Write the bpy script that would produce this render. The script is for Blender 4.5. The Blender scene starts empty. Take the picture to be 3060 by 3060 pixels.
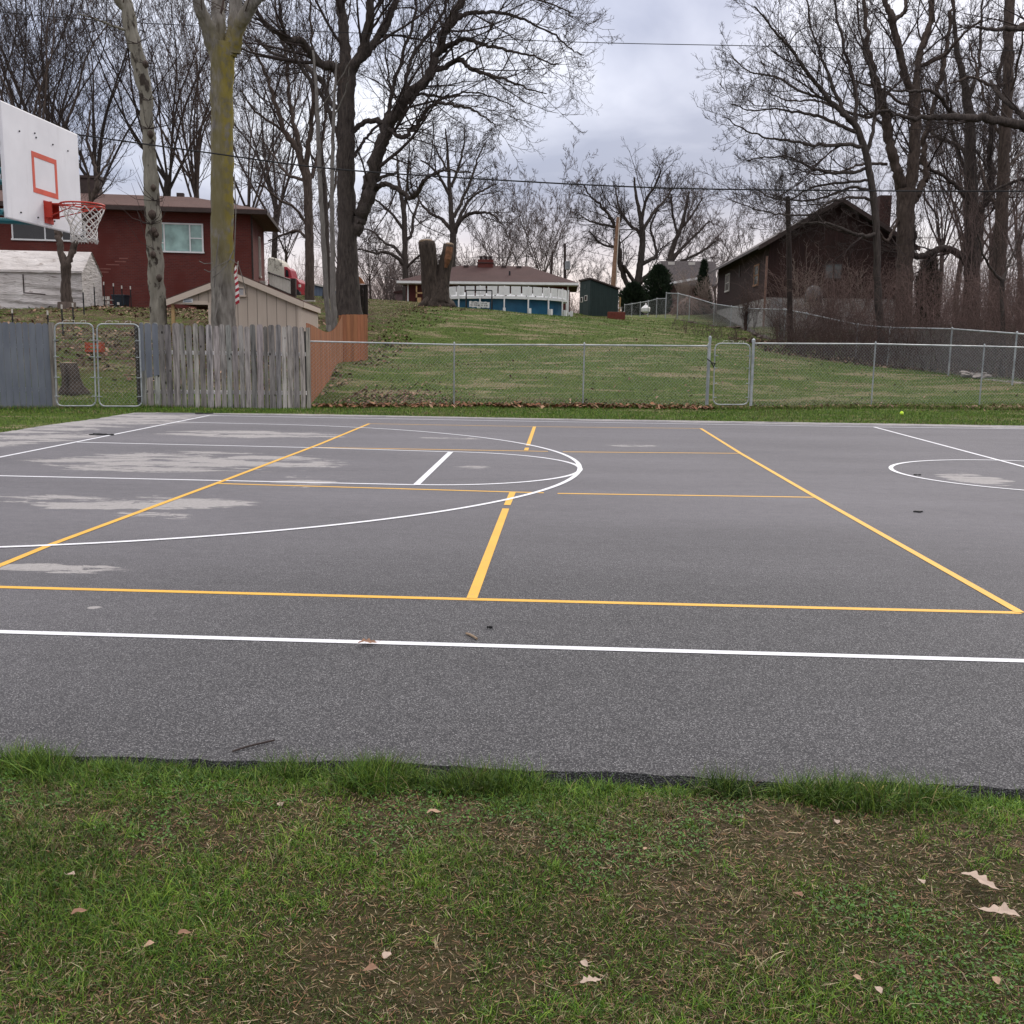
import bpy, math, random
import numpy as np
from mathutils import Matrix, Vector
PI = math.pi
rng = np.random.default_rng(7)
random.seed(7)
SC = bpy.context.scene
COL = SC.collection

# ------------------------------------------------------------------ camera
FPX, CX, CY, CH, YAW, PIT, ROL = 3026.66, 3.5253, -5.625, 1.406, -0.0467230, 0.158226, 0.0148943
cam = bpy.data.cameras.new('camera'); camo = bpy.data.objects.new('camera', cam); COL.objects.link(camo)
cam.sensor_width = 36; cam.sensor_fit = 'HORIZONTAL'; cam.lens = FPX / 3060 * 36; cam.clip_start = .05; cam.clip_end = 3000
_c, _s = math.cos(YAW), math.sin(YAW)
R0 = Vector((_c, -_s, 0)); H0 = Vector((_s, _c, 0)); Z = Vector((0, 0, 1))
FW = H0 * math.cos(PIT) - Z * math.sin(PIT); U0 = H0 * math.sin(PIT) + Z * math.cos(PIT)
RC = R0 * math.cos(ROL) + U0 * math.sin(ROL); UC = -R0 * math.sin(ROL) + U0 * math.cos(ROL)
camo.matrix_world = Matrix.Translation((CX, CY, CH)) @ Matrix((RC, UC, -FW)).transposed().to_4x4()
SC.camera = camo
SC.render.resolution_x = SC.render.resolution_y = 1024

# ------------------------------------------------------------------ world: overcast evening sky
wd = bpy.data.worlds.new('World'); SC.world = wd; wd.use_nodes = True
wn = wd.node_tree; wn.nodes.clear()
def wnode(t, **k):
    n = wn.nodes.new(t)
    for a, b in k.items(): setattr(n, a, b)
    return n
SUN_EL, SUN_AZ = math.radians(34), math.radians(25)      # azimuth east of the +Y axis, behind the cloud
wo = wnode('ShaderNodeOutputWorld'); bg = wnode('ShaderNodeBackground'); wn.links.new(bg.outputs[0], wo.inputs[0])
sky = wnode('ShaderNodeTexSky'); sky.sky_type = 'NISHITA'; sky.sun_disc = False
sky.sun_elevation = SUN_EL; sky.sun_rotation = SUN_AZ; sky.air_density = 1.5; sky.dust_density = 3
tc = wnode('ShaderNodeTexCoord'); sx = wnode('ShaderNodeSeparateXYZ'); wn.links.new(tc.outputs['Generated'], sx.inputs[0])
def wmath(op, a, b=None, clamp=False):
    n = wnode('ShaderNodeMath', operation=op, use_clamp=clamp)
    for i, v in enumerate((a, b)):
        if v is None: continue
        if isinstance(v, (int, float)): n.inputs[i].default_value = v
        else: wn.links.new(v, n.inputs[i])
    return n.outputs[0]
zc = wmath('MAXIMUM', sx.outputs[2], 0.0)
den = wmath('ADD', zc, .16)
cb = wnode('ShaderNodeCombineXYZ')
wn.links.new(wmath('DIVIDE', sx.outputs[0], den), cb.inputs[0]); wn.links.new(wmath('DIVIDE', sx.outputs[1], den), cb.inputs[1])
n1 = wnode('ShaderNodeTexNoise'); n1.inputs['Scale'].default_value = 1.15; n1.inputs['Detail'].default_value = 6; n1.inputs['Roughness'].default_value = .5; n1.inputs['Distortion'].default_value = .3
mp = wnode('ShaderNodeMapping'); mp.inputs['Location'].default_value = (1.9, 0.55, 0); mp.inputs['Scale'].default_value = (1, .8, 1)
wn.links.new(cb.outputs[0], mp.inputs[0]); wn.links.new(mp.outputs[0], n1.inputs['Vector'])
cr = wnode('ShaderNodeValToRGB'); wn.links.new(n1.outputs[0], cr.inputs[0])
e = cr.color_ramp.elements
e[0].position = .36; e[0].color = (.31, .345, .47, 1); e[1].position = .66; e[1].color = (.76, .78, .86, 1)
m_ = cr.color_ramp.elements.new(.5); m_.color = (.50, .53, .65, 1)
# warm brightening low over the horizon, towards the hidden sun
hz = wmath('SUBTRACT', 1.0, wmath('DIVIDE', zc, .15), True)
hz = wmath('POWER', hz, 1.2)
hz = wmath('MULTIPLY', hz, wmath('SUBTRACT', 1.0, wmath('MULTIPLY', wmath('ABSOLUTE', wmath('ADD', sx.outputs[0], .08)), 1.3), True))
mxw = wnode('ShaderNodeMix', data_type='RGBA'); wn.links.new(wmath('MULTIPLY', hz, 1.05, True), mxw.inputs[0])
wn.links.new(cr.outputs[0], mxw.inputs[6]); mxw.inputs[7].default_value = (1.02, .82, .70, 1)
# overcast sky is brighter overhead (about 1 + 2 sin elevation)
boost = wmath('ADD', 1.0, wmath('MULTIPLY', wmath('POWER', zc, 1.3), 1.5))
vs = wnode('ShaderNodeVectorMath', operation='SCALE'); ov = wnode('ShaderNodeMix', data_type='RGBA'); wn.links.new(wmath('MULTIPLY', wmath('SUBTRACT', zc, .30), 3.0, True), ov.inputs[0]); wn.links.new(mxw.outputs[2], ov.inputs[6]); ov.inputs[7].default_value = (.78, .755, .755, 1)
wn.links.new(ov.outputs[2], vs.inputs[0]); wn.links.new(wmath('MULTIPLY', boost, 8.0), vs.inputs['Scale'])
ad = wnode('ShaderNodeMix', data_type='RGBA'); ad.inputs[0].default_value = .93
wn.links.new(sky.outputs[0], ad.inputs[6]); wn.links.new(vs.outputs[0], ad.inputs[7])
wn.links.new(ad.outputs[2], bg.inputs[0]); bg.inputs[1].default_value = .084

sl = bpy.data.lights.new('sun', 'SUN'); sl.energy = .9; sl.angle = math.radians(22); sl.color = (1, .95, .88)
so = bpy.data.objects.new('sun', sl); COL.objects.link(so)
# light comes mostly from the bright cloud high over the court
sd = Vector((math.sin(SUN_AZ) * math.cos(SUN_EL), math.cos(SUN_AZ) * math.cos(SUN_EL), math.sin(SUN_EL)))
so.rotation_euler = sd.to_track_quat('Z', 'Y').to_euler()
vsx = SC.view_settings; vsx.view_transform = 'Standard'; vsx.look = 'None'; vsx.gamma = 1; vsx.use_curve_mapping = False; vsx.exposure = 0.8

# ------------------------------------------------------------------ pixel <-> world helpers (design time only)
def ray(px, py):
    return RC * (px - 1530) - UC * (py - 1530) + FW * FPX
def P(px, py, d):
    """world point that stands d metres ahead of the camera (horizontally)"""
    v = ray(px, py); return Vector((CX, CY, CH)) + v * (d / v.dot(H0))
def G(px, py, z=0.0):
    v = ray(px, py); t = (z - CH) / v.z; return Vector((CX, CY, CH)) + v * t

# ------------------------------------------------------------------ terrain
ctrl = [(918,1216,24),(1357,1212,25.3),(1744,1213,25.9),(2115,1213,26.3),(2245,1216,26.3),(2610,1207,26.8),(2934,1208,27.2),(3300,1210,27.5),(3900,1215,29),
 (1098,1075,38.5),(1025,1078,36.5),(960,1140,30),(1150,1140,31),(1400,1100,33),(1800,1090,35),(2100,1088,35.5),(2400,1110,34),(2700,1140,32),
 (1150,1020,43),(1400,1020,43),(1800,1015,45),(2100,1018,46),(1110,926,56),(1290,914,56),(1400,923,61),(1500,931,63),(1660,938,66),(1760,942,69),(1850,944,71),
 (1937,946,80),(1990,943,82),(2184,981,65),(2133,972,70),(2408,1037,46),(2560,1076,42.5),(2656,1086,42),(3032,1146,30.5),(3300,1175,28),(2250,1010,54),
 (2291,975,62),(2700,1040,50),(3060,1010,60),(2900,1000,56),(2125,935,82),(3400,1020,60),(2700,990,70),
 (250,925,48),(195,915,42),(0,920,42),(-500,930,42),(100,965,36),(300,1000,34),(220,1165,26.5),(350,1130,28),(600,925,48),(-400,925,50),(830,900,60),(935,884,70),(1040,947,46),
 (985,985,42),(450,1040,31),(700,1030,33),(-200,1150,26),(-900,1150,26)]
pts = [tuple(P(*c)) for c in ctrl]
for x in (-20, -12, -8.7, -6, -2.5, 0, 4, 8, 12, 18, 26):
    pts.append((x, 15.5 + .02*x, 0.0)); pts.append((x, 10, 0.0))
for x in (-60, -30, 0, 30, 60, 90): pts += [(x, 90, 4.6), (x, 130, 4.8)]
pts = np.array(pts)
def _k(r2): return np.where(r2 > 0, .5 * r2 * np.log(np.maximum(r2, 1e-12)), 0)
_X = pts[:, :2] / 30
_n = len(_X); _K = _k(((_X[:, None] - _X[None]) ** 2).sum(-1)) + np.eye(_n) * .002
_Q = np.c_[np.ones(_n), _X]; _A = np.block([[_K, _Q], [_Q.T, np.zeros((3, 3))]])
_W = np.linalg.solve(_A, np.r_[pts[:, 2], np.zeros(3)])
def sstep(x, a, b):
    t = np.clip((x - a) / (b - a), 0, 1); return t * t * (3 - 2 * t)
def hts(x, y):
    x = np.asarray(x, float); y = np.asarray(y, float)
    xc = np.clip(x, -55, 80); yc = np.clip(y, 8, 125)
    Q = np.c_[xc.ravel(), yc.ravel()] / 30
    out = np.zeros(len(Q))
    for i in range(0, len(Q), 20000):
        q = Q[i:i + 20000]
        out[i:i + 20000] = _k(((q[:, None] - _X[None]) ** 2).sum(-1)) @ _W[:_n] + _W[_n] + q @ _W[_n + 1:]
    z = out.reshape(x.shape) * sstep(y, 15.5, 19.5)
    z = z - .03
    court = sstep(x, -5.45, -5.25) * sstep(y, -2.5, -2.3) * sstep(-y, -16.1, -15.6) * sstep(-x, -45, -44)
    return z - .05 * court
def ht(x, y): return float(hts(np.array([x]), np.array([y]))[0])
def onG(px, d):
    p = P(px, 1047, d); return Vector((p.x, p.y, ht(p.x, p.y)))

# ------------------------------------------------------------------ materials
MATS = {}
class N:
    def __init__(s, name):
        s.m = bpy.data.materials.new(name); s.m.use_nodes = True; s.t = s.m.node_tree; s.b = s.t.nodes['Principled BSDF']
        s.tc = s.t.nodes.new('ShaderNodeTexCoord'); s.geo = None
    def node(s, t, **k):
        n = s.t.nodes.new(t)
        for a, b in k.items(): setattr(n, a, b)
        return n
    def L(s, a, b): s.t.links.new(a, b)
    def inp(s, n, i, v):
        if isinstance(v, (int, float)): n.inputs[i].default_value = v
        elif isinstance(v, tuple): n.inputs[i].default_value = v if len(v) == 4 or n.inputs[i].type == 'VECTOR' else v + (1,)
        else: s.L(v, n.inputs[i])
    def obj(s): return s.tc.outputs['Object']
    def pos(s):
        if not s.geo: s.geo = s.node('ShaderNodeNewGeometry')
        return s.geo.outputs['Position']
    def map(s, v, sc=(1, 1, 1), rot=(0, 0, 0), loc=(0, 0, 0)):
        n = s.node('ShaderNodeMapping'); s.L(v, n.inputs[0]); n.inputs['Scale'].default_value = sc; n.inputs['Rotation'].default_value = rot; n.inputs['Location'].default_value = loc
        return n.outputs[0]
    def noise(s, v, scale, det=4, rough=.55, dist=0):
        n = s.node('ShaderNodeTexNoise'); s.L(v, n.inputs['Vector']); n.inputs['Scale'].default_value = scale; n.inputs['Detail'].default_value = det
        n.inputs['Roughness'].default_value = rough; n.inputs['Distortion'].default_value = dist; return n.outputs[0]
    def vor(s, v, scale, out=0, feat='F1'):
        n = s.node('ShaderNodeTexVoronoi', feature=feat); s.L(v, n.inputs['Vector']); n.inputs['Scale'].default_value = scale; return n.outputs[out]
    def math(s, op, a, b=0., clamp=False):
        n = s.node('ShaderNodeMath', operation=op, use_clamp=clamp); s.inp(n, 0, a); s.inp(n, 1, b); return n.outputs[0]
    def ramp(s, v, stops, interp='LINEAR'):
        n = s.node('ShaderNodeValToRGB'); s.L(v, n.inputs[0]); r = n.color_ramp; r.interpolation = interp
        for i, (p, c) in enumerate(stops):
            e = r.elements[i] if i < 2 else r.elements.new(p)
            e.position = p; e.color = (c if isinstance(c, tuple) else (c, c, c)) + (1,)
        return n.outputs[0]
    def mix(s, f, a, b, mode='MIX'):
        n = s.node('ShaderNodeMix', data_type='RGBA', blend_type=mode); s.inp(n, 0, f); s.inp(n, 6, a); s.inp(n, 7, b); return n.outputs[2]
    def sm(s, v, a, b):
        n = s.node('ShaderNodeMapRange', interpolation_type='SMOOTHSTEP'); s.inp(n, 0, v); n.inputs[1].default_value = a; n.inputs[2].default_value = b; return n.outputs[0]
    def bump(s, h, st=.3, dist=.02):
        n = s.node('ShaderNodeBump'); s.L(h, n.inputs['Height']); n.inputs['Strength'].default_value = st; n.inputs['Distance'].default_value = dist
        s.L(n.outputs[0], s.b.inputs['Normal'])
    def fin(s, col, rough=.85, metal=0, spec=.3):
        s.inp(s.b, 'Base Color', col); s.inp(s.b, 'Roughness', rough); s.b.inputs['Metallic'].default_value = metal
        s.b.inputs['Specular IOR Level'].default_value = spec; return s.m

def plain(name, c, rough=.7, metal=0, var=.25, scale=6, bump=0, spec=.3):
    if name in MATS: return MATS[name]
    n = N(name); f = n.noise(n.obj(), scale, 5, .6)
    dk = tuple(x * (1 - var) for x in c); lt = tuple(min(1, x * (1 + var)) for x in c)
    col = n.ramp(f, [(.3, dk), (.7, lt)])
    if bump: n.bump(n.noise(n.obj(), scale * 6, 4), bump, .01)
    MATS[name] = n.fin(col, rough, metal, spec); return MATS[name]

def bark(name, c1, c2, scale=5, bump=.6, extra=None):
    n = N(name); v = n.map(n.obj(), (1, 1, .22))
    f = n.noise(v, scale * 2.2, 6, .65, .4); g = n.noise(n.obj(), 1.3, 4)
    w = n.vor(n.map(n.obj(), (1, 1, .18)), scale * 3.5, 0)
    col = n.ramp(f, [(.3, c1), (.68, c2)])
    col = n.mix(n.math('MULTIPLY', n.sm(g, .45, .62), .5), col, tuple((a * .55 + b * .45) * 1.25 for a, b in zip(c1, c2)))
    if extra: col = extra(n, col)
    n.bump(n.math('ADD', f, w), bump, .03)
    return n.fin(col, .95, 0, .15)
M_bark = bark('dark_bark', (.022, .018, .017), (.085, .07, .062))
M_bark2 = bark('brown_bark', (.03, .023, .02), (.115, .088, .074))
M_twig = plain('twig_bark', (.052, .041, .038), .95, var=.3, scale=2, spec=.1)
M_twig2 = plain('brown_twig_bark', (.085, .062, .054), .95, var=.3, scale=2, spec=.1)
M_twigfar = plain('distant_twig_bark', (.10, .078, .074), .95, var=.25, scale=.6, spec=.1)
def lichen(n, col):
    sp = n.node('ShaderNodeSeparateXYZ'); n.L(n.obj(), sp.inputs[0])
    g = n.noise(n.map(n.obj(), (1, 1, .5)), 2.2, 6, .62)
    h = n.math('MULTIPLY', n.sm(sp.outputs[2], 2.2, 3.6), n.sm(sp.outputs[2], 9.9, 8.6))
    side = n.sm(sp.outputs[0], -.5, .35)
    m = n.math('MULTIPLY', h, n.sm(n.math('ADD', g, n.math('MULTIPLY', side, .16)), .45, .64))
    col = n.mix(n.math('MULTIPLY', m, .78), col, (.14, .118, .046))
    m2 = n.math('MULTIPLY', n.math('MULTIPLY', h, n.sm(sp.outputs[0], .12, .3)), n.sm(n.noise(n.obj(), 5, 5), .42, .55))
    return n.mix(n.math('MULTIPLY', m2, .7), col, (.21, .165, .028))
M_lichen = bark('lichen_bark', (.055, .046, .040), (.27, .25, .225), 3.2, .6, lichen)
def blotch(n, col):
    m = n.sm(n.noise(n.map(n.obj(), (1, 1, .6)), 3.4, 6, .6), .54, .62)
    return n.mix(m, col, (.045, .036, .03))
M_pale = bark('pale_blotched_bark', (.11, .10, .082), (.26, .24, .20), 3, .35, blotch)
M_sapling = bark('pale_grey_bark', (.09, .08, .075), (.20, .185, .17), 6, .3)
M_stump = bark('weathered_trunk_bark', (.018, .014, .012), (.085, .066, .055), 4, .9)
M_cut = plain('cut_wood', (.22, .16, .11), .9, var=.35, scale=14)

def brick(name, c1, c2, mortar, w=.21, h=.075, ms=.012):
    n = N(name); sp = n.node('ShaderNodeSeparateXYZ'); n.L(n.obj(), sp.inputs[0])
    cbn = n.node('ShaderNodeCombineXYZ'); n.L(n.math('ADD', sp.outputs[0], sp.outputs[1]), cbn.inputs[0]); n.L(sp.outputs[2], cbn.inputs[1])
    b = n.node('ShaderNodeTexBrick'); n.L(cbn.outputs[0], b.inputs['Vector'])
    n.inp(b, 'Color1', c1); n.inp(b, 'Color2', c2); n.inp(b, 'Mortar', mortar); b.inputs['Scale'].default_value = 1
    b.inputs['Brick Width'].default_value = w; b.inputs['Row Height'].default_value = h; b.inputs['Mortar Size'].default_value = ms; b.inputs['Bias'].default_value = -.2
    g = n.noise(n.obj(), .8, 5); col = n.mix(n.sm(g, .4, .7), b.outputs[0], tuple(x * .78 for x in c1))
    n.bump(b.outputs['Fac'], .3, -.006)
    return n.fin(col, .9)
M_brick = brick('red_brick', (.125, .026, .020), (.085, .018, .016), (.10, .045, .038))
M_brickr = brick('ranch_brick', (.105, .026, .022), (.075, .02, .018), (.08, .035, .03))
def siding(name, c, w=.3, axis='x', dark=.45, var=.2):
    n = N(name); sp = n.node('ShaderNodeSeparateXYZ'); n.L(n.obj(), sp.inputs[0])
    u = n.math('ADD', sp.outputs[0], sp.outputs[1]) if axis == 'x' else sp.outputs[2]
    fr = n.math('FRACT', n.math('DIVIDE', u, w)); line = n.math('LESS_THAN', fr, .07)
    f = n.noise(n.map(n.obj(), (1, 1, .15)) if axis == 'x' else n.obj(), 5, 5)
    col = n.ramp(f, [(.3, tuple(x * (1 - var) for x in c)), (.7, tuple(x * (1 + var) for x in c))])
    col = n.mix(line, col, tuple(x * dark for x in c)); n.bump(line, .5, -.015)
    return n.fin(col, .8)
M_tan = siding('tan_siding', (.43, .36, .30), .305, var=.06)
M_barn = siding('brown_board_siding', (.031, .0145, .012), .2, var=.35)
M_greens = siding('dark_green_siding', (.018, .032, .031), .2)
def shingle(name, c):
    n = N(name); f = n.noise(n.obj(), 9, 6, .7); g = n.noise(n.obj(), .7, 4)
    col = n.ramp(f, [(.3, tuple(x * .65 for x in c)), (.7, tuple(x * 1.35 for x in c))]); col = n.mix(n.math('MULTIPLY', n.sm(g, .4, .65), .4), col, tuple(x * .7 for x in c))
    n.bump(f, .5, .01); return n.fin(col, .92)
M_roofb = shingle('brown_shingle', (.098, .055, .047)); M_roofr = shingle('maroon_shingle', (.058, .029, .027)); M_roofg = shingle('grey_shingle', (.115, .10, .10))
M_trim = plain('dark_brown_trim', (.045, .03, .027)); M_white = plain('white_paint', (.70, .70, .70), .5, var=.06)
M_offw = plain('off_white_trim', (.50, .47, .43), .6, var=.1); M_tanlt = plain('tan_trim', (.50, .42, .35), .7, var=.05)
def glass(name, c, rough=.12):
    n = N(name); f = n.noise(n.map(n.obj(), (1, 1, 1)), 1.3, 3)
    return n.fin(n.ramp(f, [(.35, tuple(x * .6 for x in c)), (.65, tuple(x * 1.3 for x in c))]), rough, 0, .6)
M_glassd = glass('dark_window_glass', (.012, .014, .017)); M_glasst = glass('pale_teal_blind_glass', (.26, .40, .37), .2); M_glassg = glass('grey_window_glass', (.10, .11, .11))
def galv():
    n = N('galvanised_steel'); f = n.noise(n.obj(), 30, 4); g = n.noise(n.obj(), 3, 3)
    col = n.mix(n.sm(g, .4, .65), n.ramp(f, [(.35, (.33, .35, .36)), (.65, (.46, .48, .49))]), (.26, .28, .29))
    n.L(n.ramp(f, [(.3, .35), (.7, .55)]), n.b.inputs['Roughness']); n.inp(n.b, 'Base Color', col); n.b.inputs['Metallic'].default_value = .35
    return n.m
M_galv = galv()
M_wire = plain('fence_wire', (.30, .31, .32), .6, .35, var=.3)
M_wireblk = plain('dark_steel', (.02, .02, .022), .6, .2)
M_cable = plain('black_cable', (.012, .012, .014), .7); 
def attrmat(name, rough=.8, spec=.2, bscale=0, trans=0):
    n = N(name); a = n.node('ShaderNodeAttribute', attribute_name='Col'); col = a.outputs['Color']
    if bscale:
        f = n.noise(n.map(n.obj(), (1, 1, .08)), bscale, 6, .7); col = n.mix(1.0, col, n.ramp(f, [(.32, .30), (.5, .95), (.68, 1.5)]), 'MULTIPLY')
        k = n.vor(n.map(n.obj(), (1, 1, .55)), 4.5, 0); col = n.mix(n.sm(k, .12, .05), col, (.012, .010, .009)); n.bump(f, .5, .01)
    n.fin(col, rough, 0, spec)
    return n.m
M_board = attrmat('weathered_wood', .9, .15, 18); M_grass = attrmat('grass_blade', .65, .25); M_leafm = attrmat('dead_leaf', .85, .2)
def cedar():
    n = N('orange_cedar'); a = n.node('ShaderNodeAttribute', attribute_name='Col'); f = n.noise(n.map(n.obj(), (1, 1, .06)), 16, 5, .6)
    col = n.mix(1.0, a.outputs['Color'], n.ramp(f, [(.3, .65), (.7, 1.2)]), 'MULTIPLY'); n.bump(f, .3, .005); return n.fin(col, .8)
M_cedar = cedar()
def bluefence():
    n = N('blue_grey_fence_paint'); f = n.noise(n.map(n.obj(), (1, 1, .2)), 7, 5)
    return n.fin(n.ramp(f, [(.3, (.115, .127, .155)), (.7, (.165, .178, .205))]), .6)
M_bluef = bluefence()

def asphalt():
    n = N('asphalt'); p = n.pos()
    v = n.vor(p, 165, 1); vd = n.vor(p, 165, 0)
    sv = n.node('ShaderNodeSeparateColor'); n.L(v, sv.inputs[0]); r = sv.outputs[0]
    agg = n.ramp(r, [(.0, .035), (.25, .07), (.7, .125), (.9, .17), (1., .25)])
    agg = n.mix(n.sm(vd, .30, .62), agg, (.018, .018, .020))
    fine = n.noise(p, 210, 3, .7); agg = n.mix(1.0, agg, n.ramp(fine, [(.3, .55), (.7, 1.4)]), 'MULTIPLY')
    dp = n.node('ShaderNodeVectorMath', operation='DISTANCE'); n.L(p, dp.inputs[0]); dp.inputs[1].default_value = (4, -2.4, 0)
    base = n.mix(.72, agg, (.122, .118, .128))
    col = n.mix(n.sm(dp.outputs['Value'], 1.5, 7), n.mix(.12, agg, (.122, .118, .128)), base)
    lg = n.noise(n.map(p, (.25, .8, 1)), .9, 5, .6); col = n.mix(1.0, col, n.ramp(lg, [(.3, .86), (.7, 1.13)]), 'MULTIPLY')
    col = n.mix(1.0, col, (1.31, 1.29, 1.31), 'MULTIPLY'); col = n.mix(1.0, col, n.ramp(n.noise(n.map(p, (.7, 1.2, 1)), 9, 5, .7), [(.3, .90), (.7, 1.09)]), 'MULTIPLY')
    # dried silt and worn seal coat, patches with a shape of their own
    fn = n.math('ADD', n.math('MULTIPLY', n.noise(n.map(p, (.5, 1.6, 1)), 1.5, 6, .6, .6), .55), n.math('MULTIPLY', n.noise(n.map(p, (.6, 2.0, 1)), 4.2, 9, .78, 1.2), .45)); fn = n.math('ADD', n.math('MULTIPLY', n.math('SUBTRACT', fn, .5), 1.9), .5)
    tot = None
    sp = n.node('ShaderNodeSeparateXYZ'); n.L(p, sp.inputs[0])
    ell = [(760, 1298, 260, 9, .9), (560, 1378, 430, 24, 1.0), (330, 1500, 380, 18, 1.0), (430, 1545, 140, 14, .8), (170, 1697, 240, 12, .95), (2912, 1430, 80, 15, 1.1), (260, 1250, 330, 24, 1.0),
           (60, 1310, 180, 26, .9), (1080, 1236, 330, 6, .9), (1400, 1396, 60, 5, .85), (1360, 1310, 90, 3, .8), (285, 1815, 22, 4, 1.0), (1900, 1332, 80, 3, .8), (900, 1440, 90, 18, .7)]
    for (px, py, hx, hy, k) in ell:
        c = G(px, py); a = G(px - hx, py); b = G(px, py - hy)
        rx = abs(c.x - a.x) * 1.15; ry = abs(b.y - c.y) * 1.2
        dx = n.math('MULTIPLY', n.math('SUBTRACT', sp.outputs[0], c.x), 1 / rx); dy = n.math('MULTIPLY', n.math('SUBTRACT', sp.outputs[1], c.y), 1 / ry)
        q = n.math('ADD', n.math('MULTIPLY', dx, dx), n.math('MULTIPLY', dy, dy))
        g = n.math('MULTIPLY', n.sm(q, 1.7, .1), k * .27)
        tot = g if tot is None else n.math('MAXIMUM', tot, g)
    edge = n.math('MULTIPLY', n.math('MULTIPLY', n.sm(sp.outputs[1], 15.15, 15.6), n.sm(sp.outputs[1], 16.6, 16.0)), .26)
    lft = n.math('MULTIPLY', n.math('MULTIPLY', n.sm(sp.outputs[0], -3.9, -4.6), n.sm(sp.outputs[1], 6.0, 9.0)), .25)
    tot = n.math('MAXIMUM', n.math('MAXIMUM', tot, edge), lft)
    m = n.sm(n.math('ADD', tot, fn), .665, .73)
    m = n.math('MULTIPLY', m, n.sm(tot, .03, .10)); silt = n.ramp(n.noise(p, 30, 4), [(.3, (.28, .265, .26)), (.7, (.37, .35, .345))])
    col = n.mix(n.math('MULTIPLY', m, .85), col, silt)
    n.bump(n.math('SUBTRACT', 1.0, vd), .75, .006)
    return n.fin(col, .88, 0, .3)
M_asph = asphalt()
def paint(name, c):
    n = N(name); p = n.pos(); f = n.noise(p, 60, 5, .7); g = n.noise(p, 3, 5)
    col = n.ramp(g, [(.3, tuple(x * .88 for x in c)), (.7, c)])
    col = n.mix(n.math('MULTIPLY', n.sm(f, .55, .72), .8), col, (.15, .15, .155)); n.bump(n.vor(p, 95, 0), .35, .003)
    return n.fin(col, .7)
M_pw = paint('white_line_paint', (.68, .68, .72)); M_py = paint('yellow_line_paint', (.66, .37, .055))

def groundmat():
    n = N('lawn_ground'); p = n.pos(); sp = n.node('ShaderNodeSeparateXYZ'); n.L(p, sp.inputs[0])
    a = n.noise(n.map(p, (.35, .9, .9)), 1.1, 8, .66, .4); b = n.noise(p, 7, 6, .7); c = n.noise(n.map(p, (.5, 1.4, 1)), 30, 4, .7)
    green = n.ramp(b, [(.28, (.024, .040, .007)), (.5, (.060, .094, .014)), (.74, (.115, .150, .026))])
    straw = n.ramp(c, [(.3, (.10, .08, .045)), (.7, (.33, .265, .165))])
    col = n.mix(n.sm(n.math('ADD', a, n.math('MULTIPLY', n.math('SUBTRACT', c, .5), .6)), .52, .62), green, straw)
    soil = n.ramp(c, [(.3, (.018, .012, .008)), (.7, (.080, .052, .034))])
    near = n.sm(sp.outputs[1], 0, -1.5)      # the worn bank in front of the court shows earth between the blades
    col = n.mix(n.math('MULTIPLY', near, .82), col, soil)
    lf = n.noise(p, 2.6, 7, .7)
    lfm = n.math('MULTIPLY', n.sm(sp.outputs[0], -3.0, -5.5), n.sm(sp.outputs[1], 20, 24))
    col = n.mix(n.math('MULTIPLY', lfm, n.sm(lf, .42, .55)), col, n.ramp(c, [(.3, (.035, .022, .016)), (.7, (.14, .088, .06))]))
    rt = n.math('MULTIPLY', n.sm(n.math('SUBTRACT', sp.outputs[0], n.math('MULTIPLY', sp.outputs[1], -.12)), 21.5, 24), n.sm(sp.outputs[1], 28, 34))
    col = n.mix(n.math('MULTIPLY', rt, .9), col, (.035, .024, .018))
    n.bump(n.math('ADD', b, c), .9, .05)
    return n.fin(col, .95, 0, .1)
M_ground = groundmat()

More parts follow.
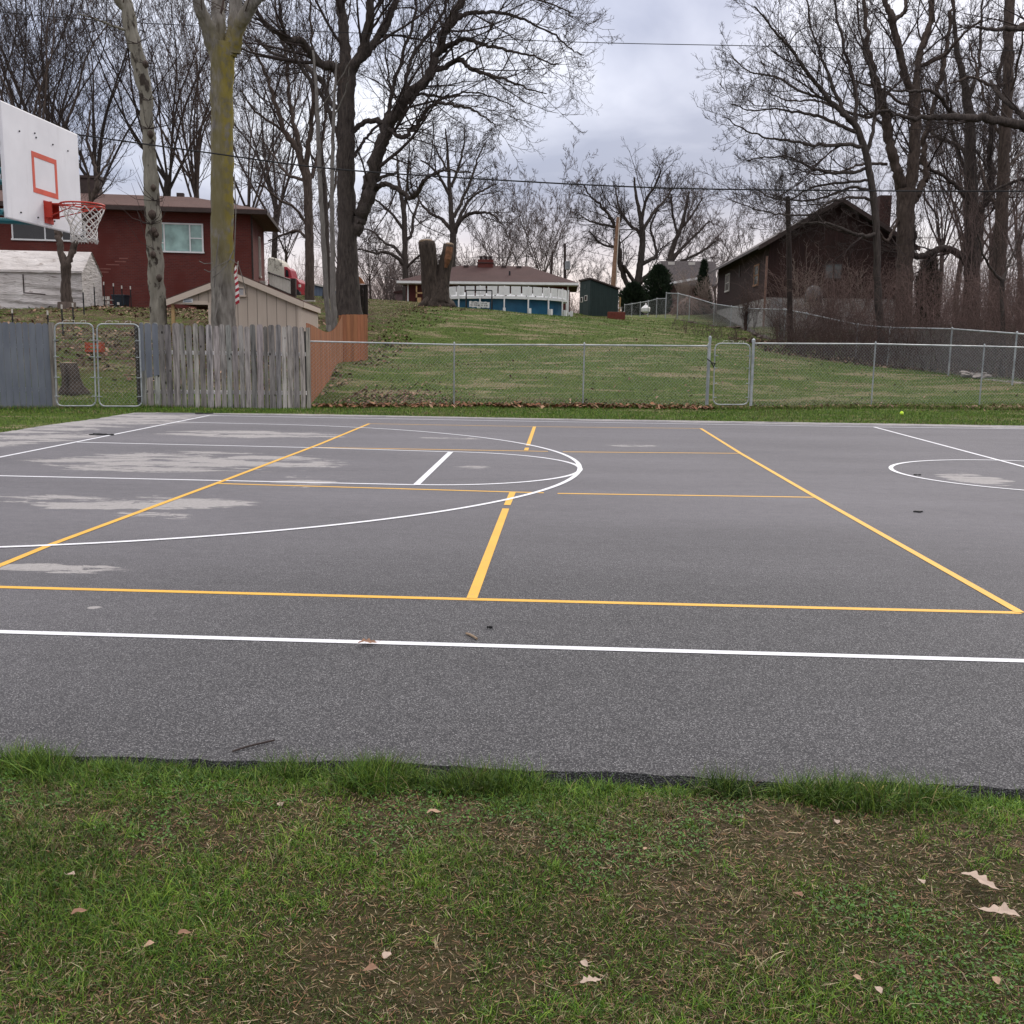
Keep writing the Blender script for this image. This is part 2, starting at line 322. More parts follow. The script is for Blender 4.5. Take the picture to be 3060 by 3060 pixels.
# ------------------------------------------------------------------ mesh helpers
def mesh_np(name, V, F, mat, col=None, smooth=False):
    """V (n,3); F (m,3|4) ints"""
    me = bpy.data.meshes.new(name); V = np.asarray(V, np.float32); F = np.asarray(F, np.int32)
    k = F.shape[1]; me.vertices.add(len(V)); me.vertices.foreach_set('co', V.ravel())
    me.loops.add(F.size); me.loops.foreach_set('vertex_index', F.ravel())
    me.polygons.add(len(F)); me.polygons.foreach_set('loop_start', np.arange(0, F.size, k, dtype=np.int32))
    if smooth: me.polygons.foreach_set('use_smooth', np.ones(len(F), bool))
    me.update(calc_edges=True)
    if col is not None:
        ca = me.color_attributes.new('Col', 'FLOAT_COLOR', 'POINT'); ca.data.foreach_set('color', np.c_[col, np.ones(len(col))].astype(np.float32).ravel())
    me.materials.append(mat); return me
class MB:
    def __init__(s): s.v = []; s.f = []; s.c = []; s.col = (1, 1, 1); s.sm = False
    def add(s, vs, fs):
        o = len(s.v); s.v += [tuple(v) for v in vs]; s.f += [tuple(i + o for i in f) for f in fs]; s.c += [s.col] * len(vs); return s
    def hexa(s, q):   # 8 points: bottom ring 0-3, top ring 4-7
        return s.add(q, [(3, 2, 1, 0), (4, 5, 6, 7), (0, 1, 5, 4), (1, 2, 6, 5), (2, 3, 7, 6), (3, 0, 4, 7)])
    def box(s, c, z, rz=0):
        c = Vector(c); hx, hy, hz = z[0] / 2, z[1] / 2, z[2] / 2; a, b = math.cos(rz), math.sin(rz); q = []
        for zz in (-hz, hz):
            for x, y in ((-hx, -hy), (hx, -hy), (hx, hy), (-hx, hy)): q.append((c.x + x * a - y * b, c.y + x * b + y * a, c.z + zz))
        return s.hexa(q)
    def bb(s, x0, x1, y0, y1, z0, z1): return s.box(((x0 + x1) / 2, (y0 + y1) / 2, (z0 + z1) / 2), (abs(x1 - x0), abs(y1 - y0), abs(z1 - z0)))
    def prism(s, poly, off):   # planar polygon extruded by off
        off = Vector(off); n = len(poly); vs = [Vector(p) for p in poly]; vs += [v + off for v in vs]
        return s.add(vs, [tuple(range(n))[::-1], tuple(range(n, 2 * n))] + [(i, (i + 1) % n, (i + 1) % n + n, i + n) for i in range(n)])
    def tube(s, path, r, k=8, closed=False):
        path = [Vector(p) for p in path]; n = len(path); rs = r if isinstance(r, (list, tuple)) else [r] * n; vs = []; 
        for i, p in enumerate(path):
            t = (path[(i + 1) % n] - path[i - 1]) if closed else (path[min(i + 1, n - 1)] - path[max(i - 1, 0)])
            t.normalize(); ref = Z if abs(t.z) < .9 else Vector((0, 1, 0)); a = t.cross(ref).normalized(); b = t.cross(a)
            for j in range(k):
                w = 2 * PI * j / k; vs.append(p + a * (rs[i] * math.cos(w)) + b * (rs[i] * math.sin(w)))
        fs = []
        for i in range(n if closed else n - 1):
            i2 = (i + 1) % n
            for j in range(k): fs.append((i * k + j, i * k + (j + 1) % k, i2 * k + (j + 1) % k, i2 * k + j))
        if not closed: fs += [tuple(range(k))[::-1], tuple(range((n - 1) * k, n * k))]
        return s.add(vs, fs)
    def lathe(s, c, prof, k=20):
        c = Vector(c); vs = [c + Vector((r * math.cos(2 * PI * j / k), r * math.sin(2 * PI * j / k), z)) for r, z in prof for j in range(k)]; n = len(prof)
        return s.add(vs, [(i * k + j, i * k + (j + 1) % k, (i + 1) * k + (j + 1) % k, (i + 1) * k + j) for i in range(n - 1) for j in range(k)] + [tuple(range(k))[::-1], tuple(range((n - 1) * k, n * k))])
    def mesh(s, name, mat, off=(0, 0, 0)):
        me = bpy.data.meshes.new(name); off = Vector(off)
        me.from_pydata([tuple(Vector(v) - off) for v in s.v], [], s.f); me.materials.append(mat)
        ca = me.color_attributes.new('Col', 'FLOAT_COLOR', 'POINT'); ca.data.foreach_set('color', [x for c in s.c for x in (*c, 1)])
        if s.sm: me.polygons.foreach_set('use_smooth', [True] * len(me.polygons))
        me.update(); return me
def tag(o, label=None, cat=None, group=None, kind=None):
    for k, v in (('label', label), ('category', cat), ('group', group), ('kind', kind)):
        if v: o[k] = v
    return o
def T(name, label, cat, loc=(0, 0, 0), group=None, rz=0):
    o = bpy.data.objects.new(name, None); COL.objects.link(o); o.location = loc; o.rotation_euler = (0, 0, rz); o.empty_display_size = .2
    return tag(o, label, cat, group)
def link(name, me, parent=None):
    o = bpy.data.objects.new(name, me); COL.objects.link(o)
    if parent: o.parent = parent
    return o
def part(name, mb, mat, parent, local=False, bev=0):
    """part mesh given in world coordinates (or in the thing's own if local)"""
    root = parent if parent.parent is None else parent.parent
    o = link(name, mb.mesh(name, mat, (0, 0, 0) if local else root.location), parent)
    if bev:
        b = o.modifiers.new('bevel', 'BEVEL'); b.width = bev; b.segments = 2
    return o
def solo(name, mb, mat, label, cat, loc, group=None, bev=0):
    o = link(name, mb.mesh(name, mat, loc)); o.location = loc
    if bev: b = o.modifiers.new('bevel', 'BEVEL'); b.width = bev; b.segments = 2
    return tag(o, label, cat, group)
def copy_tree(o, parent=None):
    c = o.copy(); COL.objects.link(c)
    if parent is not None: c.parent = parent
    for ch in [x for x in o.children]: copy_tree(ch, c)
    return c

# ------------------------------------------------------------------ ground, court, markings
xs = np.unique(np.r_[np.linspace(-420, -60, 19), np.linspace(-60, -9, 86), np.linspace(-9, 14, 116), np.linspace(14, 60, 93), np.linspace(60, 420, 19)])
ys = np.unique(np.r_[np.linspace(-60, -8, 8), np.linspace(-8, -1, 60), np.linspace(-1, 15, 33), np.linspace(15, 40, 90), np.linspace(40, 80, 90), np.linspace(80, 600, 27)])
XX, YY = np.meshgrid(xs, ys); ZZ = hts(XX, YY)
nz = (np.sin(XX * 3.1 + 1.3 * YY) * np.sin(YY * 4.3 - XX) + .6 * np.sin(XX * 7.7) * np.sin(YY * 9.1 + 2)) * .006 + np.sin(XX * .9 + 2) * np.sin(YY * 1.1) * .03 * sstep(YY, 20, 26)
out = 1 - sstep(XX, -5.7, -5.2) * sstep(YY, -2.6, -2.2) * sstep(-YY, -16.3, -15.8)
ZZ = ZZ + nz * out + .022 * out * sstep(-YY, 2.2, 2.6) - .10 * sstep(-YY, 2.5, 4.2) * out
V = np.c_[XX.ravel(), YY.ravel(), ZZ.ravel()]; nx, ny = len(xs), len(ys)
ii = (np.arange(ny - 1)[:, None] * nx + np.arange(nx - 1)[None]).ravel()
gr = link('lawn', mesh_np('lawn', V, np.c_[ii, ii + 1, ii + nx + 1, ii + nx], M_ground, smooth=True)); tag(gr, kind='structure')
def gz(x, y):   # foreground ground height incl. relief
    x = np.asarray(x, float); y = np.asarray(y, float)
    from_x = np.clip(np.searchsorted(xs, x) - 1, 0, nx - 2); from_y = np.clip(np.searchsorted(ys, y) - 1, 0, ny - 2)
    u = (x - xs[from_x]) / (xs[from_x + 1] - xs[from_x]); v = (y - ys[from_y]) / (ys[from_y + 1] - ys[from_y])
    return (ZZ[from_y, from_x] * (1 - u) * (1 - v) + ZZ[from_y, from_x + 1] * u * (1 - v) + ZZ[from_y + 1, from_x] * (1 - u) * v + ZZ[from_y + 1, from_x + 1] * u * v)

edge = []
for x in np.arange(-5.6, 42, .05): edge.append((x, -2.37 + .012 * math.sin(x * 7) + .02 * math.sin(x * 2.3 + 1) + rng.normal(0, .006)))
far = [(42, 17.6), (30, 17.0), (13.3, 16.23), (7.3, 15.97), (2.9, 15.78), (-1.9, 15.82), (-5.1, 15.4)]
for i in range(len(far) - 1):
    for t in np.linspace(0, 1, 60)[:-1]: edge.append((far[i][0] * (1 - t) + far[i + 1][0] * t, far[i][1] * (1 - t) + far[i + 1][1] * t + rng.normal(0, .012)))
for y in np.arange(15.3, -2.3, -.1): edge.append((-5.38 + .03 * math.sin(y * 2) + rng.normal(0, .01), y))
mb = MB(); mb.prism([(x, y, -.10) for x, y in edge], (0, 0, .10)); ct = link('court_pavement', mb.mesh('court_pavement', M_asph)); tag(ct, kind='structure')

def strip(mb, path, w, z):
    path = [Vector((p[0], p[1], 0)) for p in path]; n = len(path); vs = []
    for i, p in enumerate(path):
        t = path[min(i + 1, n - 1)] - path[max(i - 1, 0)]; t.normalize(); a = Vector((-t.y, t.x, 0)) * (w / 2)
        vs += [(p.x + a.x, p.y + a.y, z), (p.x - a.x, p.y - a.y, z)]
    mb.add(vs, [(2 * i, 2 * i + 1, 2 * i + 3, 2 * i + 2) for i in range(n - 1)])
S9 = 3060 / 1932
def g9(px, py): p = G(px * S9, py * S9); return (p.x, p.y)
def lerp(a, b, t): return tuple(x * (1 - t) + y * t for x, y in zip(a, b))
yl = MB(); W5 = .055
nl_, nc_, nr_ = g9(2, 1108), g9(890, 1131), g9(1925, 1156.5)
bl = g9(0, 1067.5); tl = g9(697, 799.5); tr = g9(1322, 808.5)
dirL = ((bl[0] - tl[0]) / (bl[1] - tl[1])); cornerL = (tl[0] + dirL * (0 - tl[1]), nl_[1] - .0)
strip(yl, [(cornerL[0] - .03, nl_[1]), nl_, nc_, nr_], W5, .002)
strip(yl, [cornerL, bl, g9(90, 1030.5)], W5, .0035)
strip(yl, [g9(92, 1029.5), g9(412, 911), g9(600, 839.5), tl], W5, .0035)
strip(yl, [nr_, g9(1540, 938.5), g9(1398, 856), tr], W5, .0035)
strip(yl, [tl, g9(1008, 805), tr], .045, .002)
strip(yl, [g9(600, 844.5), g9(990, 851), g9(1034, 851.8)], W5, .002); strip(yl, [g9(1062, 852.6), g9(1398, 855.5)], W5, .002)
strip(yl, [g9(412, 912.5), g9(967, 928.5), g9(1026, 930)], W5, .002); strip(yl, [g9(1052, 931.2), g9(1540, 938.5)], W5, .002)
strip(yl, [g9(967, 929.5), g9(956.8, 953.5)], .062, .0035); strip(yl, [g9(954.3, 960), g9(890, 1130)], .062, .0035)
strip(yl, [g9(1008.5, 805), g9(996, 841)], .06, .0035); strip(yl, [g9(994.5, 845), g9(992.5, 850)], .06, .0035)
yo = link('pickleball_lines', yl.mesh('pickleball_lines', M_py)); tag(yo, kind='structure')
wl = MB()
strip(wl, [(-3.3, -.925), (42, -.93)], .055, .003)
strip(wl, [(-3.63, 14.77), (-1, 14.78), (2.9, 14.8), (9.8, 14.95), (12.8, 15.2), (42, 16.4)], .055, .003)
strip(wl, [(-3.3, -.925), (-3.42, 6.5), (-3.5, 9.5), (-3.65, 14.8)], .055, .004)
strip(wl, [(-3.4, 4.85), (2.03, 4.83)], .055, .003); strip(wl, [(-3.5, 8.68), (.09, 8.55), (2.01, 8.34)], .055, .003)
strip(wl, [(2.03, 4.83), (2.01, 8.34)], .07, .004)
strip(wl, [(2.02 + 1.755 * math.sin(a), 6.585 - 1.755 * math.cos(a)) for a in np.linspace(0, PI, 40)], .055, .0045)
a0 = math.radians(12)
strip(wl, [(-3.38, .93), (-2.9, .84)] + [(-2.25 + 6.02 * math.sin(a), 6.78 - 5.98 * math.cos(a)) for a in np.linspace(0, PI, 90)] + [(-3.6, 12.85)], .055, .005)
strip(wl, [(9.77, 14.95), (9.58, 7.85), (9.4, -.93)], .055, .004)
strip(wl, [(9.5 + 1.85 * math.cos(a), 6.9 + 1.75 * math.sin(a)) for a in np.linspace(0, 2 * PI, 80)], .055, .005)
wo_ = link('basketball_lines', wl.mesh('basketball_lines', M_pw)); tag(wo_, kind='structure')

# ================================================================== buildings
def window(root, x0, x1, z0, z1, y, gm, frame_m, parent_part, muntins=(), w=.07, label=None, axis='x'):
    """window as part (frame) with a pane sub-part, on a wall plane y (or x when axis='y'), facing -y (or +x)"""
    f = MB(); dz = (0, 0)
    def bx(a0, a1, b0, b1, d0, d1):
        if axis == 'x': f.bb(a0, a1, y + d0, y + d1, b0, b1)
        else: f.bb(y - d0, y - d1, a0, a1, b0, b1)
    bx(x0 - w, x1 + w, z1, z1 + w, -.06, .02); bx(x0 - w - .03, x1 + w + .03, z0 - w, z0, -.09, .02)
    bx(x0 - w, x0, z0, z1, -.06, .02); bx(x1, x1 + w, z0, z1, -.06, .02)
    for m in muntins:
        if m[0] == 'v': bx(m[1] - .03, m[1] + .03, z0, z1, -.05, .01)
        else: bx(m[2], m[3], m[1] - .025, m[1] + .025, -.045, .01)
    fo = part('window', f, frame_m, root, True)
    if label: fo['label'] = label
    g = MB()
    if axis == 'x': g.bb(x0, x1, y - .012, y + .01, z0, z1)
    else: g.bb(y + .012, y - .01, x0, x1, z0, z1)
    part('pane', g, gm, fo, True)
    return fo
def hip_roof(mb, x0, x1, y0, y1, z, rise, inset, th=.16, inset_l=None):
    il = inset if inset_l is None else inset_l; ym = (y0 + y1) / 2
    a, b, c, d = (x0, y0, z), (x1, y0, z), (x1, y1, z), (x0, y1, z); r0, r1 = (x0 + il, ym, z + rise), (x1 - inset, ym, z + rise)
    lo = [(p[0], p[1], z - th) for p in (a, b, c, d)]
    mb.add([a, b, c, d, r0, r1] + lo, [(0, 1, 5, 4), (1, 2, 5), (2, 3, 4, 5), (3, 0, 4), (0, 6, 7, 1), (1, 7, 8, 2), (2, 8, 9, 3), (3, 9, 6, 0), (9, 8, 7, 6)])

# --- red brick house, left
o = P(755, 925, 50); zg = ht(o.x, o.y); HZ = 7.62 - zg
house = T('brick_house', 'two storey red brick house with brown hip roof behind the tan shed', 'house', (o.x, o.y, zg), rz=math.radians(10.8))
w = MB(); w.bb(-26, 0, 0, 6.4, -1.5, HZ); part('wall', w, M_brick, house, True)
r = MB(); hip_roof(r, -26.8, .8, -.8, 7.2, HZ + .16, 1.0, 4.0); rf = part('roof', r, M_roofb, house, True)
g = MB(); g.bb(-26.8, .81, -.86, -.803, HZ - .06, HZ + .12); g.bb(.803, .86, -.8, 7.2, HZ - .06, HZ + .12); part('gutter', g, M_trim, house, True)
c = MB(); cx = -8.25; c.bb(cx - .55, cx + .5, 3.6, 4.4, HZ + .6, HZ + 1.95); c.bb(cx - .62, cx + .57, 3.53, 4.47, HZ + 1.95, HZ + 2.08); part('chimney', c, M_trim, rf, True)
v = MB(); v.bb(-4.0, -3.65, 3.6, 3.9, HZ + .9, HZ + 1.4); part('roof_vent', v, M_trim, rf, True)
for s_, a_, b_ in ((1, -4.62, -2.27),):
    window(house, a_, b_, 5.83 - zg, 7.06 - zg, 0, M_glasst, M_white, 0, (('v', a_ + .62), ('v', b_ - .55), ('h', 6.45 - zg, b_ - .55, b_), ('h', 6.2 - zg, a_, a_ + .62)), label='wide window with pale teal blind')
window(house, -10.75, -7.6, 6.2 - zg, 7.15 - zg, 0, M_glassd, M_white, 0, (('v', -9.35), ('v', -8.6)), label='dark window with white frame')
window(house, -14.6, -11.9, 6.2 - zg, 7.2 - zg, 0, M_glassd, M_white, 0, (('v', -13.1),))
window(house, 3.4, 3.9, 5.0 - zg, 6.9 - zg, 0, M_glassd, M_offw, 0, (('h', 5.9 - zg, 3.4, 3.9),), axis='y')
d = MB(); d.bb(.003, .08, .05, .13, .0, HZ); part('downspout', d, M_trim, house, True)
a_ = MB(); a_.bb(.02, .32, 3.35, 3.95, 4.25 - zg, 4.75 - zg); part('air_conditioner', a_, M_offw, house, True, .02)
ln = MB()
for (x, z, l) in ((-7.0, 1.75, .5), (-6.7, 1.95, .6), (-6.3, 2.1, .5), (-6.1, 2.25, .4), (-7.3, 1.6, .7)): ln.bb(x, x + l, -.006, .01, z, z + .05)
part('repointed_mortar', ln, plain('dull_mortar', (.19, .075, .06)), house, True)

# --- tarp shelter
o = P(249, 918, 42); zg = ht(o.x, o.y) - .03
tent = T('tarp_shelter', 'long low shelter covered in dirty white tarpaulin beside the brick house', 'shelter', (o.x, o.y, zg), rz=math.radians(8))
def tarp():
    n = N('white_tarpaulin'); f = n.noise(n.map(n.obj(), (1, 1, 3.5)), 2.2, 7, .65, .5); g = n.noise(n.obj(), 1.1, 5)
    col = n.ramp(g, [(.3, (.46, .42, .40)), (.7, (.64, .60, .58))]); col = n.mix(n.sm(f, .56, .70), col, (.24, .20, .18)); n.bump(f, .9, .12); return n.fin(col, .6)
M_tarp = tarp()
def wrinkled(x0, x1, z0, z1, y0, y1, nx_, nz_, amp):
    vs = []; 
    for j in range(nz_ + 1):
        for i in range(nx_ + 1):
            u, v_ = i / nx_, j / nz_; x = x0 + (x1 - x0) * u; z = z0 + (z1 - z0) * v_; y = y0 + (y1 - y0) * v_ + amp * (math.sin(9 * u + 13 * v_ + math.sin(17 * v_ + 3 * u) * 1.2) + .5 * math.sin(31 * v_ + 4 * u)) * math.sin(PI * min(1, v_ * 1.3))
            vs.append((x, y, z))
    return vs, [(j * (nx_ + 1) + i, j * (nx_ + 1) + i + 1, (j + 1) * (nx_ + 1) + i + 1, (j + 1) * (nx_ + 1) + i) for j in range(nz_) for i in range(nx_)]
w = MB(); w.bb(-6, -.02, .06, 2.5, -.4, 1.42); w.add(*wrinkled(-6, 0, -.3, 1.46, -.0, -.0, 60, 24, .03)); w.add([(.0, .0, -.3), (.02, 2.55, -.3), (.02, 2.55, 1.46), (.02, 1.27, 2.3), (.0, .0, 1.46)], [(0, 1, 2, 3, 4)])
part('wall', w, M_tarp, tent, True)
vs, fs = wrinkled(-6.1, .05, 1.44, 2.34, -.06, 1.27, 40, 10, .02); w = MB(); w.add(vs, fs); w.add([(-6.1, 1.27, 2.34), (.06, 1.27, 2.34), (.06, 2.62, 1.44), (-6.1, 2.62, 1.44)], [(0, 1, 2, 3)]); w.bb(-6.1, .05, -.075, -.045, 1.38, 1.47)
part('roof', w, M_tarp, tent, True)
w = MB(); w.prism([(-2.3, -.045, .55), (-1.45, -.045, .5), (-1.45, -.045, .54), (-2.26, -.045, .59), (-2.26, -.045, 1.3), (-2.3, -.045, 1.3)], (0, .02, 0)); part('door_flap_seam', w, M_trim, tent, True)

# --- tan shed with open porch
A = P(707, 824, 33); zg = ht(A.x, A.y)
shed = T('tan_shed', 'tan board sided shed with low gable roof and open side porch', 'shed', (A.x, A.y, zg), rz=math.radians(8))
az = A.z - zg
def fl(px, py):   # pixel on the shed's front plane -> local x, z
    n = Vector((math.sin(math.radians(8)), -math.cos(math.radians(8)), 0)); v_ = ray(px, py); O = Vector((CX, CY, CH)); t = (A - O).dot(n) / v_.dot(n); q = O + v_ * t - Vector((A.x, A.y, zg))
    return q.x * math.cos(math.radians(8)) + q.y * math.sin(math.radians(8)), q.z
le, re_ = fl(506, 899), fl(901, 905); pl = fl(622, 905)[0]; pr = fl(901, 905)[0]; hd = fl(560, 903)[1]
w = MB(); w.prism([(pl, 0, -1.2), (pr, 0, -1.2), (pr, 0, re_[1] - .02), (0, 0, az - .1), (pl, 0, az - .1 + (le[1] - az) * pl / le[0])], (0, 5.4, 0))
w.prism([(le[0] + .06, 0, hd + .02), (pl - .003, 0, hd + .02), (pl - .003, 0, az - .1 + (le[1] - az) * pl / le[0]), (le[0] + .06, 0, le[1] - .02)], (0, .06, 0)); part('wall', w, M_tan, shed, True)
def rf2(e, s, th=.10, yo=-.12, yl_=5.7):   # roof slab from ridge to eave
    ex, ez = e[0] * 1.03, az + (e[1] - az) * 1.03
    return [(0, yo, az), (0, yo, az + th), (ex, yo, ez + th), (ex, yo, ez)]
r = MB(); r.prism(rf2(le, -1), (0, 5.7, 0)); r.prism(rf2(re_, 1), (0, 5.7, 0)); part('roof', r, M_roofb, shed, True)
f = MB()
for e_ in (le, re_):
    f.prism([(0, -.13, az + .06), (0, -.13, az - .13), (e_[0] * 1.03, -.13, az + (e_[1] - az) * 1.03 - .13), (e_[0] * 1.03, -.13, az + (e_[1] - az) * 1.03 + .06)], (0, -.025, 0))
f.bb(le[0], pl, -.02, -.045, hd - .07, hd + .05); part('fascia', f, M_tanlt, shed, True)
f = MB(); f.bb(re_[0] * 1.03, re_[0] * 1.03 + .03, -.12, 5.5, re_[1] - .15, re_[1] + .02); part('side_fascia', f, M_tanlt, shed, True)
x_ = fl(515, 905)[0]; f = MB(); f.bb(x_ - .05, x_ + .05, 0.02, .12, -1.2, hd - .07); part('porch_post', f, plain('raw_lumber', (.38, .25, .12), .8, var=.25), shed, True)
f = MB(); x2 = fl(571, 905)[0]; f.bb(x2 - .05, x2 + .03, 3.5, 3.6, -1.2, hd); f.bb(le[0] + .1, pl, 3.5, 3.58, hd - .1, hd); part('porch_post', f, plain('brown_lumber', (.07, .035, .025), .8), shed, True)
f = MB(); f.bb(pl - .0, pl + .08, -.03, -.004, -1.2, hd); part('corner_board', f, M_tanlt, shed, True); f = MB(); f.bb(pr - .11, pr, -.03, -.004, -1.2, re_[1] - .1); part('corner_board', f, M_tanlt, shed, True)
q = fl(715, 882); q2 = fl(728, 862)
window(shed, q[0], q2[0], q[1], q2[1], 0, plain('frosted_pane', (.42, .42, .44), .4), M_tanlt, 0, w=.05)
q = fl(548, 904); q2 = fl(577, 893); s_ = MB(); s_.bb(q[0], q2[0], -.075, -.05, q[1], q2[1]); so_ = part('sign', s_, M_white, shed, True)
s_ = MB(); dz = q2[1] - q[1]; s_.bb(q[0] + .03, q2[0] - .03, -.079, -.07, q[1] + dz * .58, q[1] + dz * .78); s_.bb(q[0] + .03, q2[0] - .03, -.079, -.07, q[1] + dz * .2, q[1] + dz * .4); part('sign_stripe', s_, plain('blue_grey_sign', (.08, .13, .2)), so_, True)
# flag, furled, hanging from a short staff on the shed
fb = P(712, 792, 32.4); ft = T('flag', 'furled red and white striped flag hanging beside the mossy trunk', 'flag', fb)
mb = MB(); mb.tube([P(700, 905, 32.5), fb + Vector((0, 0, .12))], .012, 6); part('staff', mb, M_offw, ft)
nst = 12; pr_ = []; wh = MB(); rd = MB()
for i in range(nst):
    y0, y1 = 797 + i * 9.3, 797 + (i + 1) * 9.3; xo = 703 + 4.5 * min(1, i / 9.) ; hw = 2.2 + 4.2 * min(1, (i + 1) / 8); hw0 = 2.2 + 4.2 * min(1, i / 8)
    sk = 4
    q_ = [P(xo - hw0, y0 + sk, 32.35), P(xo + hw0, y0 - sk, 32.45), P(xo + hw + .8, y1 - sk, 32.45), P(xo - hw + .8, y1 + sk, 32.35)]
    (rd if i % 2 else wh).prism(q_, (0, .03, 0))
part('white_stripes', wh, plain('flag_white', (.66, .62, .60), .8), ft); part('red_stripes', rd, plain('flag_red', (.33, .02, .035), .8), ft)

# --- ranch house beyond the pool
def ranch():
    D = 80; b0 = P(1213, 930, D); b1 = P(1702, 930, D); zg = ht((b0.x + b1.x) / 2, b0.y) - .3; ze = P(1450, 846, D).z
    t = T('ranch_house', 'long low red brick house with maroon hip roof behind the pool', 'house', (b0.x, b0.y, zg)); L = b1.x - b0.x; h = ze - zg
    w = MB(); w.bb(0, L, 0, 8.5, -1, h - .15); part('wall', w, M_brickr, t, True)
    r = MB(); hip_roof(r, -.6, L + .6, -.7, 9.2, h + .05, P(1450, 797, D + 4.2).z - ze, 4.0, inset_l=4.4); rf = part('roof', r, M_roofr, t, True)
    g = MB(); g.bb(-.6, L + .62, -.78, -.702, h - .14, h + .04); part('gutter', g, M_white, t, True)
    f = MB(); f.bb(-.5, L + .5, -.6, -.05, h - .2, h - .145); part('soffit', f, M_offw, t, True)
    d = MB(); d.bb(.12, .22, -.12, -.003, -1, h - .2); part('downspout', d, M_white, t, True); d = MB(); d.bb(L - .22, L - .12, -.12, -.003, -1, h - .2); part('downspout', d, M_white, t, True)
    cxp = P(1452, 800, D + 4).x - b0.x; c = MB(); c.bb(cxp - .62, cxp + .6, 3.7, 4.7, h + .8, P(1452, 777, D + 4).z - zg); co = part('chimney', c, M_brick, rf, True)
    p_ = MB(); zc_ = P(1452, 777, D + 4).z - zg
    for k in (-.4, 0, .38): p_.lathe((cxp + k, 4.2, zc_), [(.12, 0), (.12, .22), (.2, .24), (.2, .28), (.02, .3)], 10)
    p_.bb(cxp - .68, cxp + .66, 3.65, 4.75, zc_ - .3, zc_ - .24); part('chimney_cap', p_, M_trim, co, True)
    v = MB(); x = P(1524, 830, D + 1.5).x - b0.x; v.tube([(x, 1.3, h + .3), (x, 1.3, h + 1.0)], .07, 8); part('vent_pipe', v, M_wireblk, rf, True)
    for px in (1345, 1395, 1507, 1552): v = MB(); x = P(px, 800, D + 4).x - b0.x; v.bb(x - .2, x + .2, 3.6, 3.9, h + P(1450, 797, D + 4.2).z - ze - .28, h + P(1450, 797, D + 4.2).z - ze + .02); part('roof_vent', v, M_trim, rf, True)
    for a, b in ((6.2, 7.0), (9.3, 10.6)): window(t, a, b, h - 1.5, h - .5, 0, M_glassd, M_offw, 0, (('v', (a + b) / 2),))
    s_ = MB(); xa = P(1246, 900, D).x - b0.x; xb = P(1262, 900, D).x - b0.x; s_.bb(xa, xb, -.6, -.5, 0, h - 1.2); s_.bb(xa, xa + .1, -.6, -.5, 0, h - .3); s_.bb(xa, xb + .2, -.6, -.5, h - .9, h - .8); part('porch_screen', s_, MATS['raw_lumber'], t, True)
ranch()
# neighbour's outbuilding behind, left of the ranch house
o = P(1182, 915, 92); o2 = P(1207, 915, 92); hb = P(1190, 876, 92).z - ht(o.x, o.y)
t = T('garage', 'small dull mauve outbuilding left of the long brick house', 'garage', (o.x, o.y, ht(o.x, o.y)))
w = MB(); w.bb(0, o2.x - o.x + .6, 0, 4, -1, hb); part('wall', w, plain('mauve_siding', (.15, .10, .10)), t, True); w = MB(); w.prism([(-.15, -.15, hb), (o2.x - o.x + .75, -.15, hb), (o2.x - o.x + .75, -.15, hb + .1), (1, -.15, hb + .35), (-.15, -.15, hb + .1)], (0, 4.3, 0)); part('roof', w, M_roofr, t, True)

# --- above ground pool with deck panels
pc = P(1500, 935, 65.5); pc.y += .0; R = 3.85
zb = ht(pc.x, pc.y - R) - .08; zr = P(1500, 890, 62).z; zt = P(1500, 855, 62).z
pool = T('swimming_pool', 'round blue walled above ground pool ringed by tall white fence panels', 'pool', (pc.x, pc.y, zb))
zr -= zb; zt -= zb
def bluew():
    n = N('pool_wall'); f = n.noise(n.obj(), 1.2, 4); return n.fin(n.ramp(f, [(.35, (.012, .07, .14)), (.65, (.02, .12, .21))]), .45)
mb = MB(); mb.lathe((0, 0, 0), [(R, -1), (R, zr), (R - .05, zr), (R - .05, zr - .3)], 64); part('pool_wall', mb, bluew(), pool, True)
mb = MB(); mb.lathe((0, 0, 0), [(R - .06, zr - .3), (R - .06, zr - .28)], 64); part('water', mb, M_glassd, pool, True)
mb = MB(); mb.lathe((0, 0, zr - .08), [(R - .1, 0), (R + .28, 0), (R + .28, .16), (R - .1, .16)], 48); part('top_rail', mb, M_white, pool, True)
npn = 36
for k in range(npn):
    a = 2 * PI * (k + .5) / npn; cx_, cy_ = (R + .2) * math.cos(a), (R + .2) * math.sin(a); wd_ = 2 * PI * (R + .2) / npn
    mb = MB(); mb.box((cx_, cy_, (zr + .1 + zt) / 2), (wd_ * random.uniform(.80, .95), .03, zt - zr - .16), a + PI / 2); part('fence_panel', mb, M_white, pool, True)
for k in range(18):
    a = 2 * PI * k / 18 - PI / 2 + .09; cx_, cy_ = (R + .36) * math.cos(a), (R + .36) * math.sin(a)
    mb = MB(); mb.box((cx_, cy_, (zr) / 2 - .2), (.075, .06, zr + .4), a + PI / 2); mb.box((cx_, cy_, (zr + zt) / 2), (.06, .05, zt - zr), a + PI / 2); mb.box((cx_ * 1.05, cy_ * 1.05, .12), (.16, .18, .36), a + PI / 2); part('upright', mb, M_white, pool, True)
